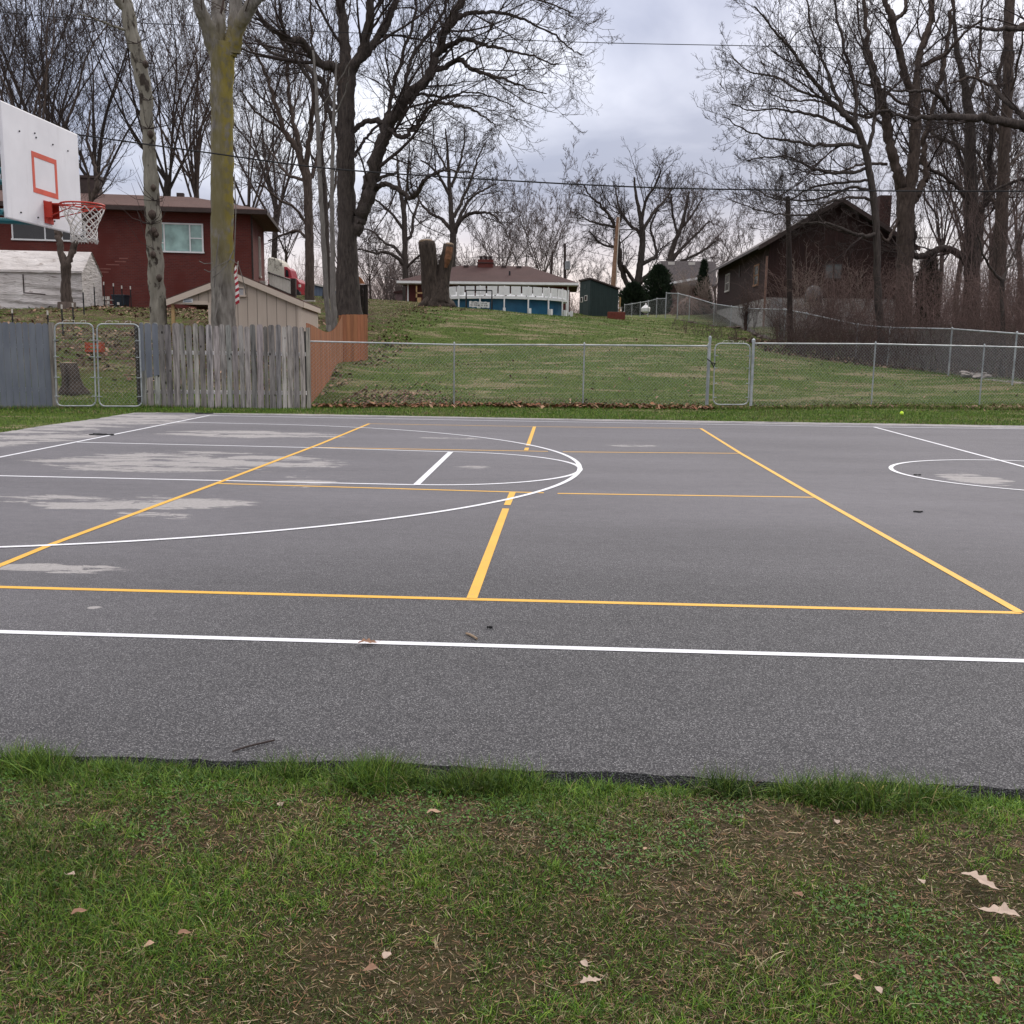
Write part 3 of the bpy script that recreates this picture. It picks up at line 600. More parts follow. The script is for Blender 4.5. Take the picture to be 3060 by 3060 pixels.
# metal swing frame with a banner
fx0, fx1 = P(1393, 900, 60.4), P(1470, 900, 60.4); fzt = P(1430, 868, 60.4).z; gb = ht(fx0.x, fx0.y)
sw = T('swing_frame', 'black metal swing frame standing in front of the pool', 'swing', (fx0.x, fx0.y, gb)); W_ = fx1.x - fx0.x; H_ = fzt - gb
for x in (0, W_):
    mb = MB(); mb.tube([(x, -.35, -.15), (x, 0, H_)], .03, 6); mb.tube([(x, .45, -.15), (x, 0, H_)], .03, 6); part('leg', mb, M_wireblk, sw, True)
mb = MB(); mb.tube([(0, 0, H_), (W_, 0, H_)], .035, 6); part('top_bar', mb, M_wireblk, sw, True)
mb = MB(); za = P(1430, 905, 60.4).z - gb; mb.tube([(.2, .05, za - .35), (W_ - .15, .05, za - .35)], .04, 6); mb.bb(.2, W_ - .15, 0, .4, za - .42, za - .36); part('seat', mb, M_wireblk, sw, True)
# banner hung on the pool uprights: rows of dark lettering too small to read in the photograph
b0 = P(1402, 917, 59.9); b1 = P(1463, 900, 59.9); bn = T('banner', 'white rectangular banner with dark lettering hung before the pool', 'banner', (b0.x, b0.y, b0.z)); bw, bh = b1.x - b0.x, b1.z - b0.z
mb = MB(); mb.add([(bw * i / 12, .02 * math.sin(i * 1.4), z_ - .12 * bh * i / 12 + .02 * math.sin(i * 2.1)) for z_ in (0, bh * .95) for i in range(13)], [(i, i + 1, i + 14, i + 13) for i in range(12)])
mb.add([(bw * i / 12, .02 * math.sin(i * 1.4) + .01, z_ - .12 * bh * i / 12 + .02 * math.sin(i * 2.1)) for z_ in (0, bh * .95) for i in range(13)], [(i + 13, i + 14, i + 1, i) for i in range(12)])
part('cloth', mb, M_white, bn, True)
mb = MB(); rr = random.Random(4)
for row, (za, zh) in enumerate(((.62, .22), (.25, .24))):
    x = .07 * bw
    while x < bw * .9:
        lw = rr.uniform(.025, .05) * bw
        if rr.random() > .15:
            zz = bh * za - .12 * bh * x / bw; y = .02 * math.sin(12 * x / bw * 1.4) - .012
            mb.bb(x, x + lw * .35, y - .006, y, zz, zz + bh * zh); mb.bb(x, x + lw, y - .006, y, zz + (bh * zh * .4 if rr.random() > .5 else 0), zz + (bh * zh * .4 if rr.random() > .5 else 0) + bh * .06)
        x += lw * 1.45
part('lettering', mb, M_wireblk, bn, True)

# --- dark green garden shed
c0, c1, c2 = P(1762, 943, 68.5), P(1846, 944, 69.5), P(1731, 942, 71.5); zg = ht(c0.x, c0.y) - .1
gs = T('garden_shed', 'dark green wooden shed with sloping roof right of the pool', 'shed', (c0.x, c0.y, zg))
c3 = c1 + (c2 - c0); zt0, zt1, zt2 = P(1762, 836, 68.5).z, P(1846, 866, 69.5).z, P(1731, 843, 71.5).z
def q3(c, z): return (c.x - c0.x, c.y - c0.y, z - zg)
w = MB(); w.add([q3(c, zg - .8) for c in (c0, c1, c3, c2)] + [q3(c0, zt0), q3(c1, zt1), q3(c3, zt1 + (zt2 - zt0)), q3(c2, zt2)], [(0, 1, 5, 4), (1, 2, 6, 5), (2, 3, 7, 6), (3, 0, 4, 7)]); part('wall', w, M_greens, gs, True)
ap = c0.lerp(c2, .2); 
def ex(c, z, k=1.07):
    m = (c0 + c3) / 2; return (m.x + (c.x - m.x) * k - c0.x, m.y + (c.y - m.y) * k - c0.y, z - zg)
zap = zt0 + .14
r = MB(); r.prism([ex(c0, zt0 + .05), ex(c1, zt1 + .02), ex(c3, zt1 + zt2 - zt0 + .02), ex(c2, zt2 + .05)], (0, 0, .1)); part('roof', r, M_trim, gs, True)
def onface(t0, t1, za, zb_, off=.02):
    a, b = c0.lerp(c2, t0), c0.lerp(c2, t1); nrm = Vector((c2.y - c0.y, -(c2.x - c0.x), 0)).normalized() * -off
    if nrm.y > 0: nrm = -nrm
    return [q3(a, za), q3(b, za), q3(b, zb_), q3(a, zb_)], nrm
for (t0, t1, y0, y1) in ((.25, .5, 900, 883), (.66, .9, 902, 886)):
    q_, nr = onface(t0, t1, P(1745, y0, 70).z, P(1745, y1, 70).z); w = MB(); w.prism(q_, nr); wo2 = part('window', w, M_offw, gs, True)
    q_, nr = onface(t0 + .05, t1 - .05, P(1745, y0 - 2, 70).z, P(1745, y1 + 2, 70).z); w = MB(); w.prism([Vector(a) + nr for a in q_], nr * .5); part('pane', w, M_glassd, wo2, True)
q_, nr = onface(.1, .62, zg, P(1745, 905, 70).z); w = MB(); w.prism(q_, nr); part('door', w, plain('green_door', (.022, .036, .035)), gs, True)
q_, nr = onface(.35, .6, P(1745, 864, 70).z, P(1745, 850, 70).z); w = MB(); w.prism(q_, nr); part('loft_hatch', w, plain('green_door', (.022, .036, .035)), gs, True)
a, b = P(1816, 944, 67), P(1868, 946, 67); zz = ht(a.x, a.y)
solo('planter_box', MB().bb(a.x, b.x, a.y, a.y + .9, zz - .1, P(1840, 932, 67).z), plain('red_brown_planter', (.12, .028, .018)), 'low red brown wooden planter box at the foot of the green shed', 'planter', (a.x, a.y, zz), bev=.02)
a = P(1845, 930, 72); t = T('trellis', 'narrow pale timber trellis standing right of the green shed', 'trellis', (a.x, a.y, ht(a.x, a.y)))
for k, px in enumerate((1844, 1852)): mb = MB(); p0, p1 = P(px, 935, 72), P(px, 888, 72); mb.bb(p0.x - .05, p0.x + .05, p0.y, p0.y + .08, p0.z, p1.z); part('upright', mb, MATS['raw_lumber'], t)
mb = MB(); mb.bb(P(1843, 890, 72).x, P(1858, 890, 72).x, a.y - .03, a.y - .003, P(1845, 921, 72).z, P(1845, 919, 72).z); part('crosspiece', mb, M_white, t)

# --- grey gabled house far right of centre
D = 96; a0, a1 = P(1932, 900, D), P(2110, 900, D); zg = ht(a0.x, a0.y); Lx = a1.x - a0.x
fh = T('gabled_house', 'grey shingled house with steep white trimmed gable beyond the chain link fence', 'house', (a0.x, a0.y, zg))
zr_ = P(1970, 781, D).z - zg; ze_ = P(1934, 868, D).z - zg; xr = P(1970, 781, D).x - a0.x; zlo = P(2000, 852, D).z - zg
w = MB(); w.bb(0, Lx, 0, 8, -1, zlo); w.prism([(0.05, .02, ze_ - .2), (xr * 1.7, .02, ze_ - .2), (xr, .02, zr_ - .1)], (0, .3, 0)); part('wall', w, plain('mauve_brick', (.16, .095, .085), .9), fh, True)
r = MB(); r.prism([(xr, -.5, zr_), (Lx + .6, -.5, zr_), (Lx + .6, -1.6, zlo), (xr * 1.5, -1.6, zlo)], (0, 0, -.15)); r.prism([(xr, -.5, zr_), (xr, 4.5, zr_), (-.3, 4.5, ze_), (-.3, -.5, ze_)], (0, 0, -.15)); r.prism([(xr, -.5, zr_), (Lx + .6, -.5, zr_), (Lx + .6, 8, zlo), (xr, 8, zlo)], (0, 0, -.15)); part('roof', r, M_roofg, fh, True)
f = MB(); dx_ = xr + .3
f.prism([(-.3, -.7, ze_ - .1), (-.3 + .95, -.7, ze_ - .1), (xr + .25, -.7, zr_ - .55), (xr, -.7, zr_ + .03)], (0, .15, 0)); part('gable_trim', f, siding('white_lap_siding', (.42, .39, .38), .16, 'z', .55, .08), fh, True)
d = MB(); d.bb(.0, .12, -.8, -.7, -1, ze_); part('downspout', d, M_white, fh, True)
for px in (2004, 2064): v = MB(); x = P(px, 787, D).x - a0.x; v.bb(x - .3, x + .3, -.7, -.3, zr_ - .35, zr_ - .1); part('roof_vent', v, M_offw, fh, True)
s_ = MB(); s_.prism([(P(1995, 850, D).x - a0.x, -1.9, zlo - .05), (P(2078, 835, D).x - a0.x, -1.9, zlo + .4), (P(2078, 835, D).x - a0.x, -1.9, zlo + .6), (P(1995, 850, D).x - a0.x, -1.9, zlo + .15)], (0, .1, 0)); part('eave_board', s_, M_white, fh, True)
j0 = P(1929, 935, 78.8); solo('hanging_jug', MB().lathe((j0.x, j0.y, j0.z), [(.12, 0), (.34, .1), (.36, .35), (.14, .55), (.06, .6), (.05, .75)], 14), M_white, 'white plastic jug hung on the left stretch of the chain link fence', 'jug', j0)

# --- brown barn-like house on the right
B0 = P(2291, 888, 62); zg = ht(B0.x, B0.y) - .2; fz = B0.z - zg
bh_ = T('brown_house', 'dark brown board house with grey gable roof behind brambles', 'house', (B0.x, B0.y, zg), rz=math.radians(0))
Wd = P(2690, 888, 61.5).x - B0.x; ez = P(2300, 722, 62).z - zg; rz_ = P(2512, 600, 61.5).z - zg; xm = P(2512, 600, 61.5).x - B0.x; Lb = 20.
w = MB(); w.prism([(0, 0, fz), (Wd, 0, fz), (Wd, 0, ez), (xm, 0, rz_ - .15), (0, 0, ez)], (0, Lb, 0)); part('wall', w, M_barn, bh_, True)
def stonew():
    n = N('pale_stone_foundation'); f = n.noise(n.obj(), 3, 6, .7); v_ = n.vor(n.map(n.obj(), (1, 1, 1.6)), 2.2, 0, 'DISTANCE_TO_EDGE')
    col = n.ramp(f, [(.3, (.24, .22, .205)), (.7, (.44, .42, .40))]); col = n.mix(n.sm(v_, .05, .0), col, (.12, .10, .09)); n.bump(v_, .4, .03); return n.fin(col, .9)
M_stone = stonew()
w = MB(); w.bb(.04, Wd - .04, .04, Lb - .04, -1.5, fz - .003); part('foundation', w, M_stone, bh_, True)
r = MB(); e1 = -.75; sl_ = (rz_ - ez) / xm
for sgn, xe in ((-1, e1), (1, Wd + .75)):
    ze2 = rz_ - sl_ * abs(xe - xm); r.prism([(xm, -.7, rz_), (xm, -.7, rz_ + .16), (xe, -.7, ze2 + .16), (xe, -.7, ze2)], (0, Lb + 1.4, 0))
rf = part('roof', r, M_roofg, bh_, True)
f = MB()
for xe in (e1, Wd + .75):
    ze2 = rz_ - sl_ * abs(xe - xm); f.prism([(xm, -.75, rz_ - .12), (xm, -.75, rz_ + .14), (xe, -.75, ze2 + .14), (xe, -.75, ze2 - .12)], (0, .045, 0))
part('rake_board', f, M_trim, bh_, True)
c = MB(); cxx = P(2650, 700, 63).x - B0.x; c.bb(cxx - .34, cxx + .36, 2, 2.9, ez - 1, P(2650, 578, 63).z - zg); part('chimney', c, brick('old_dark_brick', (.05, .022, .018), (.035, .018, .015), (.05, .035, .03)), rf, True)
def winb(y0, y1, z0, z1, fm):  # window on the long left wall (plane x=0, facing -x)
    f = MB(); f.bb(-.05, .01, y0 - .1, y0, z0, z1); f.bb(-.05, .01, y1, y1 + .1, z0, z1); f.bb(-.055, .01, y0 - .1, y1 + .1, z1, z1 + .1); f.bb(-.08, .01, y0 - .12, y1 + .12, z0 - .1, z0); f.bb(-.045, .01, y0, y1, (z0 + z1) / 2 - .03, (z0 + z1) / 2 + .03)
    fo = part('window', f, fm, bh_, True); g = MB(); g.bb(-.02, .01, y0, y1, z0, z1); part('pane', g, M_glassg, fo, True)
def ywall(px, d_): return P(px, 880, d_).y - B0.y
winb(14.2, 15.9, P(2155, 868, 77).z - zg, P(2155, 822, 77).z - zg, M_offw); winb(2.9, 4.3, P(2266, 850, 65.5).z - zg, P(2266, 795, 65.5).z - zg, plain('worn_window_frame', (.28, .15, .08), .8, var=.4))
f = MB(); f.bb(-.04, .01, 9.6, 10.2, P(2205, 825, 71).z - zg, P(2205, 788, 71).z - zg); part('shutter', f, M_trim, bh_, True)
x0_, x1_ = P(2466, 800, 62).x - B0.x, P(2512, 800, 62).x - B0.x
window(bh_, x0_, x1_, P(2480, 832, 62).z - zg, P(2480, 790, 62).z - zg, 0, M_glassg, M_trim, 0, (('v', (x0_ + x1_) / 2),))
f = MB(); f.tube([(-.12, -.1, 0), (-.12, -.1, P(2300, 766, 62).z - zg)], .07, 8); part('drainpipe', f, plain('dull_pink_pipe', (.22, .13, .10), .7), bh_, True)
f = MB(); xa, xb = P(2306, 900, 62).x - B0.x, P(2338, 900, 62).x - B0.x; f.bb(xa, xb, -.03, .03, 0, fz - .1); part('cellar_door', f, plain('pale_grey_door', (.25, .25, .25), .7), bh_, True)
a = P(2432, 880, 56); mb = MB(); mb.lathe((a.x, a.y, a.z - .4), [(.46, 0), (.46, .4), (.42, .6), (.30, .78), (.15, .86), (.02, .88)], 24); mb.sm = True
solo('propane_tank_cover', mb, plain('grey_plastic_cover', (.13, .13, .135), .6), 'pale grey rounded dome half hidden in the brambles before the brown house', 'dome', (a.x, a.y, a.z - .4))

# --- blue grey building, truck and deck rail behind the tan shed
a0, a1 = P(895, 890, 92), P(990, 890, 92); zg = ht(a0.x, a0.y) - .2; t = T('blue_building', 'blue grey gabled outbuilding seen between the trunks', 'building', (a0.x, a0.y, zg)); Lx = a1.x - a0.x
h0 = P(930, 866, 92).z - zg; h1 = P(930, 850, 92).z - zg
w = MB(); w.prism([(0, 0, -1), (Lx, 0, -1), (Lx, 0, h0 + (h1 - h0) * .1), (Lx * .4, 0, h1), (0, 0, h0)], (0, 6, 0)); part('wall', w, siding('blue_grey_siding', (.115, .15, .21), .3, var=.05), t, True)
r = MB(); r.prism([(Lx * .4, -.2, h1), (Lx * .4, -.2, h1 + .15), (Lx + .2, -.2, h0 + .2), (Lx + .2, -.2, h0 + .05)], (0, 6.4, 0)); r.prism([(Lx * .4, -.2, h1), (Lx * .4, -.2, h1 + .15), (-.2, -.2, h0 + .12), (-.2, -.2, h0)], (0, 6.4, 0)); part('roof', r, M_offw, t, True)
D = 72; a = P(840, 885, D); zg = a.z; tk = T('pickup_truck', 'red pickup truck with cream canvas cover parked beside the brick house', 'truck', (a.x, a.y, zg))
def X(px, py): q = P(px, py, D); return (q.x - a.x, 0, q.z - zg)
M_red = plain('red_car_paint', (.30, .018, .028), .35, var=.1, spec=.5)
def sil(l, y0, y1): return [Vector(X(*p)) + Vector((0, y0, 0)) for p in l], (0, y1 - y0, 0)
b = MB(); b.prism(*sil([(800, 874), (896, 880), (897, 845), (888, 833), (872, 829), (848, 832), (800, 832)], 0, 1.9)); part('body', b, M_red, tk, True, .05)
b = MB(); b.prism(*sil([(845, 832), (872, 831), (866, 806), (857, 797), (845, 796)], .12, 1.78)); cb_ = part('cab', b, M_red, tk, True, .05)
b = MB(); b.prism(*sil([(852, 826), (862, 827), (860, 808), (852, 804)], .10, .13)); part('window', b, M_glassd, cb_, True)
b = MB(); b.prism(*sil([(798, 834), (850, 838), (848, 800), (843, 785), (832, 775), (812, 768), (798, 770)], -.02, 1.92)); part('canvas_cover', b, plain('cream_canvas', (.50, .47, .40), .8, var=.12, scale=2), tk, True, .12)
for px in (815, 882):
    b = MB(); q = Vector(X(px, 879)); b.tube([q + Vector((0, -.04, 0)), q + Vector((0, .25, 0))], .38, 16); part('wheel', b, M_wireblk, tk, True)
b = MB(); b.prism(*sil([(893, 850), (897, 850), (897, 858), (893, 858)], -.02, .3)); part('headlight', b, M_offw, tk, True)
d0, d1 = P(803, 815, 59), P(872, 838, 66); db0, db1 = P(803, 852, 59), P(872, 882, 66)
t = T('deck_railing', 'dark topped deck railing with pale balusters at the corner of the brick house', 'railing', db0)
mb = MB(); mb.tube([d0, d1], .07, 4); mb.tube([db0, db1], .08, 4); part('rail', mb, M_trim, t)
for k in range(15):
    mb = MB(); u = (k + .5) / 15; p0, p1 = db0.lerp(db1, u), d0.lerp(d1, u); mb.box((p0 + p1) / 2, (.1, .05, (p1 - p0).length)); part('baluster', mb, M_offw, t)
mb = MB(); q = P(876, 890, 65.5); mb.bb(q.x - .16, q.x + .16, q.y, q.y + .3, q.z - .5, P(876, 832, 65.5).z); part('corner_post', mb, M_trim, t)
mb = MB(); mb.bb(-.2, .2, 0, .1, 0, .1)

# --- things by the brick house wall
a = P(362, 916, 47.5); zg = ht(a.x, a.y); t = T('rubbish_bin', 'dark blue wheeled bin against the brick wall', 'bin', (a.x, a.y, zg))
mb = MB(); mb.hexa([(-.25, -.25, 0), (.25, -.25, 0), (.25, .25, 0), (-.25, .25, 0), (-.3, -.3, .6), (.3, -.3, .6), (.3, .3, .6), (-.3, .3, .6)]); part('body', mb, plain('dark_blue_plastic', (.018, .026, .036), .5), t, True)
mb = MB(); mb.box((0, 0, .635), (.66, .66, .06)); part('lid', mb, plain('dark_blue_plastic', (.018, .026, .036), .5), t, True, .02)
mb = MB(); mb.bb(-.05, .06, -.31, -.295, .2, .32); part('emblem', mb, M_offw, t, True)
a = P(308, 917, 46.5); t = T('crate_stack', 'stacked grey slatted crates leaning by the tarp shelter', 'crates', (a.x, a.y, ht(a.x, a.y)))
for k in range(3):
    mb = MB()
    for i in range(4): mb.box((-.27 + .18 * i, -.1 + .03 * k, .1 + .2 * k), (.13, .03, .13))
    mb.box((0, .15, .02 + .2 * k), (.62, .5, .03)); part('crate', mb, M_offw, t, True)
a = P(346, 921, 44); solo('board', MB().box((a.x, a.y, a.z + .03), (.5, .12, .05)), M_white, 'short white board lying on the ground by the dark blue bin', 'board', a)
# steel stakes of an old garden fence
sk_lab = {35: 'farthest left of the thin steel stakes, above the blue fence', 141: 'white tipped steel stake just left of the double gate', 183: 'tall steel stake above the left leaf of the double gate', 216: 'steel stake with its foot in front of the small forked tree',
          247: 'tall steel stake beside the small forked tree', 280: 'white tipped steel stake at the corner of the tarp shelter', 309: 'white tipped steel stake left of the blue bin, nearest the shelter', 338: 'steel stake just left of the blue bin', 363: 'steel stake rising behind the blue bin', 389: 'steel stake right of the blue bin'}
for (px, pt, pb, d_) in ((35, 923, 975, 35), (141, 928, 990, 33), (183, 910, 985, 34), (216, 905, 975, 36), (247, 862, 938, 39), (280, 846, 918, 43), (309, 842, 915, 45.5), (338, 846, 913, 46), (363, 853, 912, 46.3), (389, 855, 916, 46.5)):
    p0, p1 = onG(px, d_), P(px, pt, d_); p0.x = p1.x; t = T('fence_stake', sk_lab[px], 'stake', p0, 'thin steel stakes on the slope by the brick house')
    mb = MB(); mb.bb(p1.x - .02, p1.x + .02, p1.y, p1.y + .03, p0.z - .1, p1.z - .14); part('shaft', mb, M_wireblk, t); mb = MB(); mb.bb(p1.x - .022, p1.x + .022, p1.y - .003, p1.y + .033, p1.z - .14, p1.z); part('tip', mb, M_offw, t)

# ================================================================== utility poles and cables
def pole(name, pts_, r0, r1, mat, label, parts_=None):
    b = Vector(pts_[0]); t = T(name, label, 'utility pole', b); mb = MB(); mb.tube(pts_, [r0 + (r1 - r0) * i / (len(pts_) - 1) for i in range(len(pts_))], 10); part('shaft', mb, mat, t); return t
t = pole('utility_pole', [P(1829, 905, 77), P(1836, 800, 77), P(1848, 649, 77)], .2, .14, plain('pale_pole_wood', (.22, .13, .085), .9, var=.3), 'leaning pale brown wooden pole behind the green shed')
mb = MB(); mb.tube([P(1851, 650, 76.7), P(1843, 790, 76.7), P(1842, 850, 76.7)], .03, 5); part('conduit', mb, M_offw, t)
t = pole('utility_pole', [P(1688, 880, 105), P(1688, 728, 105)], .17, .12, M_trim, 'thin dark pole carrying a grey transformer beyond the ranch roof')
mb = MB(); q = P(1696, 807, 104.8); mb.lathe((q.x, q.y, q.z), [(.05, 0), (.26, .04), (.26, .85), (.05, .92)], 12); part('transformer', mb, plain('transformer_grey', (.28, .29, .31)), t)
pole('utility_pole', [P(1643, 870, 110), P(1651, 752, 110)], .17, .12, M_trim, 'bare slightly leaning pole left of the transformer pole')
pole('utility_pole', [P(2362, 1030, 46), P(2358, 760, 46), P(2354, 587, 46)], .13, .105, bark('old_pole_wood', (.02, .016, .015), (.06, .045, .04)), 'dark cut off pole standing in front of the brown house roof')
def cable(name, label, pl_, r):
    P_ = [P(*q) for q in pl_]; n = []
    for i in range(len(P_) - 1):
        for k in range(8):
            t_ = k / 8; a = P_[max(i - 1, 0)]; b = P_[i]; c = P_[i + 1]; d = P_[min(i + 2, len(P_) - 1)]
            n.append(.5 * ((2 * b) + (-a + c) * t_ + (2 * a - 5 * b + 4 * c - d) * t_ ** 2 + (-a + 3 * b - 3 * c + d) * t_ ** 3))
    n.append(P_[-1]); solo(name, MB().tube(n, r, 6), M_cable, label, 'cable', n[0])
cable('overhead_cable', 'thick black cable sagging across the whole view above the roofs', [(-700, 250, 27), (-100, 352, 27), (238, 403, 27), (620, 456, 27), (1000, 505, 27.2), (1540, 541, 27.6), (2000, 562, 28), (2480, 569, 28.4), (3060, 571, 29), (3800, 560, 30)], .020)
cable('overhead_cable', 'thin upper wire running across the open sky', [(-700, -40, 40), (100, 45, 40), (600, 78, 40), (1100, 100, 40), (1700, 125, 40), (2200, 136, 40), (3060, 152, 40), (3800, 160, 40)], .014)
cable('overhead_cable', 'thin low wire leaving the left end of the ranch roof', [(1215, 842, 80), (1140, 826, 84), (1050, 812, 90), (900, 790, 96)], .02)
cable('overhead_cable', 'thin wire dropping from the transformer pole to the ranch house', [(1690, 760, 105), (1500, 770, 103), (1300, 765, 100), (1100, 750, 100)], .018)
cable('overhead_cable', 'thin wire running right from the transformer pole above the grey gabled house', [(1688, 735, 105), (1850, 770, 100), (1975, 776, 96), (2150, 770, 92)], .018)

# ================================================================== fences
def pal(base, var=.12): k = random.uniform(1 - var, 1 + var); return tuple(c * k * random.uniform(.96, 1.04) for c in base)
def boardfence(mb, A, B, n, hA, hB, th=.02, gap=.004, dog=.03, colf=None, bow=0., topj=.01, topf=None):
    """vertical boards from base point A to B; heights hA -> hB"""
    dirv = Vector((B.x - A.x, B.y - A.y, 0)); L = dirv.length; dirv.normalize(); nv = Vector((dirv.y, -dirv.x, 0)); x = 0; wds = [random.uniform(.85, 1.15) for _ in range(n)]; s = sum(wds)
    for i, w_ in enumerate(wds):
        w_ = w_ / s * L; u = (x + w_ / 2) / L; b = A.lerp(B, u); zb_ = b.z - .03 + random.uniform(-.02, .02); h = hA + (hB - hA) * u + random.uniform(-topj, topj)
        if topf: h += topf(u)
        half = w_ / 2 - gap * random.uniform(.3, 1.6); zt_ = b.z + h; ln_ = random.uniform(-bow, bow); off = nv * random.uniform(0, .008); mb.col = colf(i, u) if colf else (1, 1, 1)
        zm = zb_ + (zt_ - zb_) * random.uniform(.4, .6); c = Vector((b.x, b.y, 0)) + off; bw2 = random.uniform(-bow, bow)
        prof = [(-half, zb_), (half, zb_), (half + ln_ * .5, zm), (half + bw2, zt_ - dog), (half - dog * .9 + bw2, zt_), (-half + dog * .9 + bw2, zt_), (-half + bw2, zt_ - dog), (-half + ln_ * .5, zm)]
        mb.prism([(c.x + dirv.x * p[0], c.y + dirv.y * p[0], p[1]) for p in prof], nv * -th)
        x += w_
    return dirv, nv
def rails(A, B, zs, name_parent, mat, off=.05):
    dirv = (B - A); nv = Vector((dirv.y, -dirv.x, 0)).normalized()
    for z_ in zs:
        mb = MB(); a, b = A - nv * off + Vector((0, 0, z_)), B - nv * off + Vector((0, 0, z_)); mb.prism([a, b, b + Vector((0, 0, .09)), a + Vector((0, 0, .09))], -nv * .04); part('rail', mb, mat, name_parent)
# blue-grey painted fence, far left
A, B = G(-520, 1228), G(158, 1217); hB = P(158, 966, (B - Vector((CX, CY, 0))).dot(H0)).z - B.z; hA = hB
t = T('painted_fence', 'blue grey painted board fence at the far left edge', 'fence', B)
mb = MB(); boardfence(mb, A, B, 33, hA, hB, dog=.035, gap=.003, topj=.006); part('boards', mb, M_bluef, t); rails(A, B, (.35, 1.3), t, M_board)
mb = MB(); mb.col = (.2, .18, .16); mb.bb(B.x + .01, B.x + .1, B.y - .02, B.y + .08, -.1, hB + .02); part('post', mb, M_board, t)
# weathered fence
A, B = G(424, 1215), G(916, 1219); dA, dB = (A - Vector((CX, CY, 0))).dot(H0), (B - Vector((CX, CY, 0))).dot(H0)
hA = P(424, 967, dA).z; hB = P(916, 975, dB).z; zA0 = A.z
t = T('weathered_fence', 'weathered grey board fence with three half painted blue boards', 'fence', A)
mb = MB(); 
def wcol(i, u): return pal((.255, .238, .225), .38)
boardfence(mb, A, B, 26, hA, hB, colf=wcol, bow=.014, dog=.034, gap=.011, topj=.028); part('boards', mb, M_board, t); rails(A, B, (.3, 1.2), t, M_board)
pb = MB(); dv = (B - A).normalized(); nv = Vector((dv.y, -dv.x, 0))
for k, (u0, u1, zlo_) in enumerate(((.006, .028, .80), (.035, .072, .66), (.079, .114, .70))):
    a, b = A.lerp(B, u0) + nv * .006, A.lerp(B, u1) + nv * .006; zt_ = hA + .012
    pb.prism([(a.x, a.y, zlo_), (b.x, b.y, zlo_ + .03), (b.x, b.y, zt_ - .03), (b.x - .03 * dv.x, b.y, zt_), (a.x + .03 * dv.x, a.y, zt_), (a.x, a.y, zt_ - .03)], nv * .006)
part('painted_boards', pb, M_bluef, t)
mb = MB(); mb.col = (.26, .24, .21); q = B + dv * .06; mb.box((q.x, q.y, hB / 2 - .02), (.09, .09, hB - .02), math.atan2(dv.y, dv.x)); part('post', mb, M_board, t)
mb = MB(); mb.col = (.05, .045, .04); q = A - dv * .05; mb.box((q.x, q.y, hA / 2), (.07, .07, hA), 0); part('post', mb, M_board, t)
# orange cedar fence
A, B, C = P(921, 1216, 24.4), P(1025, 1080, 36.5), P(1099, 1077, 38.2)
t = T('cedar_fence', 'orange cedar board fence climbing the slope beside the lawn', 'fence', A)
hA, hB, hC = P(921, 966, 24.4).z - A.z, P(1025, 940, 36.5).z - B.z, P(1099, 940, 38.2).z - C.z
mb = MB(); ocol = lambda i, u: pal((.29, .112, .05), .18); 
z_lin = lambda u: 0
boardfence(mb, A, B, 84, hA, hB, colf=ocol, dog=.0, gap=.002, topj=.003, topf=lambda u: -.42 * math.sin(PI * u ** 1.25) ** 1.0); part('boards', mb, M_cedar, t)
mb = MB(); boardfence(mb, B + Vector((.01, .0, 0)), C, 7, hB, hC, colf=ocol, dog=0, gap=.002, topj=.004); part('boards', mb, M_cedar, t)
mb = MB(); mb.col = (.3, .12, .05); mb.box((B.x - .1, B.y + .08, B.z + hB / 2), (.09, .09, hB - .05)); part('post', mb, M_cedar, t)
# dark old fence going on uphill behind
A, B = P(1060, 945, 47), P(1094, 948, 47.5); hA = P(1062, 848, 47).z - A.z
t = T('dark_gate_panel', 'narrow dark board gate standing behind the orange fence', 'gate', A)
mb = MB(); boardfence(mb, A, B, 4, hA, hA, dog=.0, gap=.006, colf=lambda i, u: pal((.022, .018, .016))); part('boards', mb, M_board, t)
mb = MB(); mb.col = (.06, .045, .04)
for z_ in (.35, .9, 1.35): mb.bb(A.x, B.x, A.y - .05, A.y - .022, A.z + z_, A.z + z_ + .07)
part('rail', mb, M_board, t); mb = MB(); mb.col = (.4, .16, .07); mb.prism([P(1064, 848, 46.8), P(1090, 848, 46.8), P(1082, 834, 46.8), P(1073, 826, 46.8)], (0, .05, 0)); part('orange_board_end', mb, M_cedar, t)
mb = MB(); mb.col = (.05, .04, .035); q = P(1096, 948, 47); mb.bb(q.x - .05, q.x + .05, q.y, q.y + .1, q.z - .3, P(1096, 850, 47).z); part('post', mb, M_board, t)

# chain link
def link_mesh(segs, r=.0024, step=.088):
    """segs: list of (b0,b1,t0,t1) corner vectors of each span; crossing diagonal wires"""
    S, E_ = [], []
    for b0, b1, t0, t1 in segs:
        L = (b1 - b0).length; h = ((t0 - b0).length + (t1 - b1).length) / 2
        u = np.arange(-h, L, step)
        for sgn in (1, -1):
            ua, ub = u, u + h; va = np.where(ua < 0, -ua / h, 0.); vb = np.where(ub > L, (L - ua) / h, 1.)
            ua = np.maximum(ua, 0) / L; ub = np.minimum(ub, L) / L
            if sgn < 0: va, vb = 1 - va, 1 - vb
            def M(U, V_):
                U = U[:, None]; V_ = V_[:, None]; return (np.array(b0) * (1 - U) + np.array(b1) * U) * (1 - V_) + (np.array(t0) * (1 - U) + np.array(t1) * U) * V_
            S.append(M(ua, va)); E_.append(M(ub, vb))
    S, E_ = np.concatenate(S), np.concatenate(E_); return tubes(np.stack([S, E_], 1), np.full((len(S), 2), r), 3)
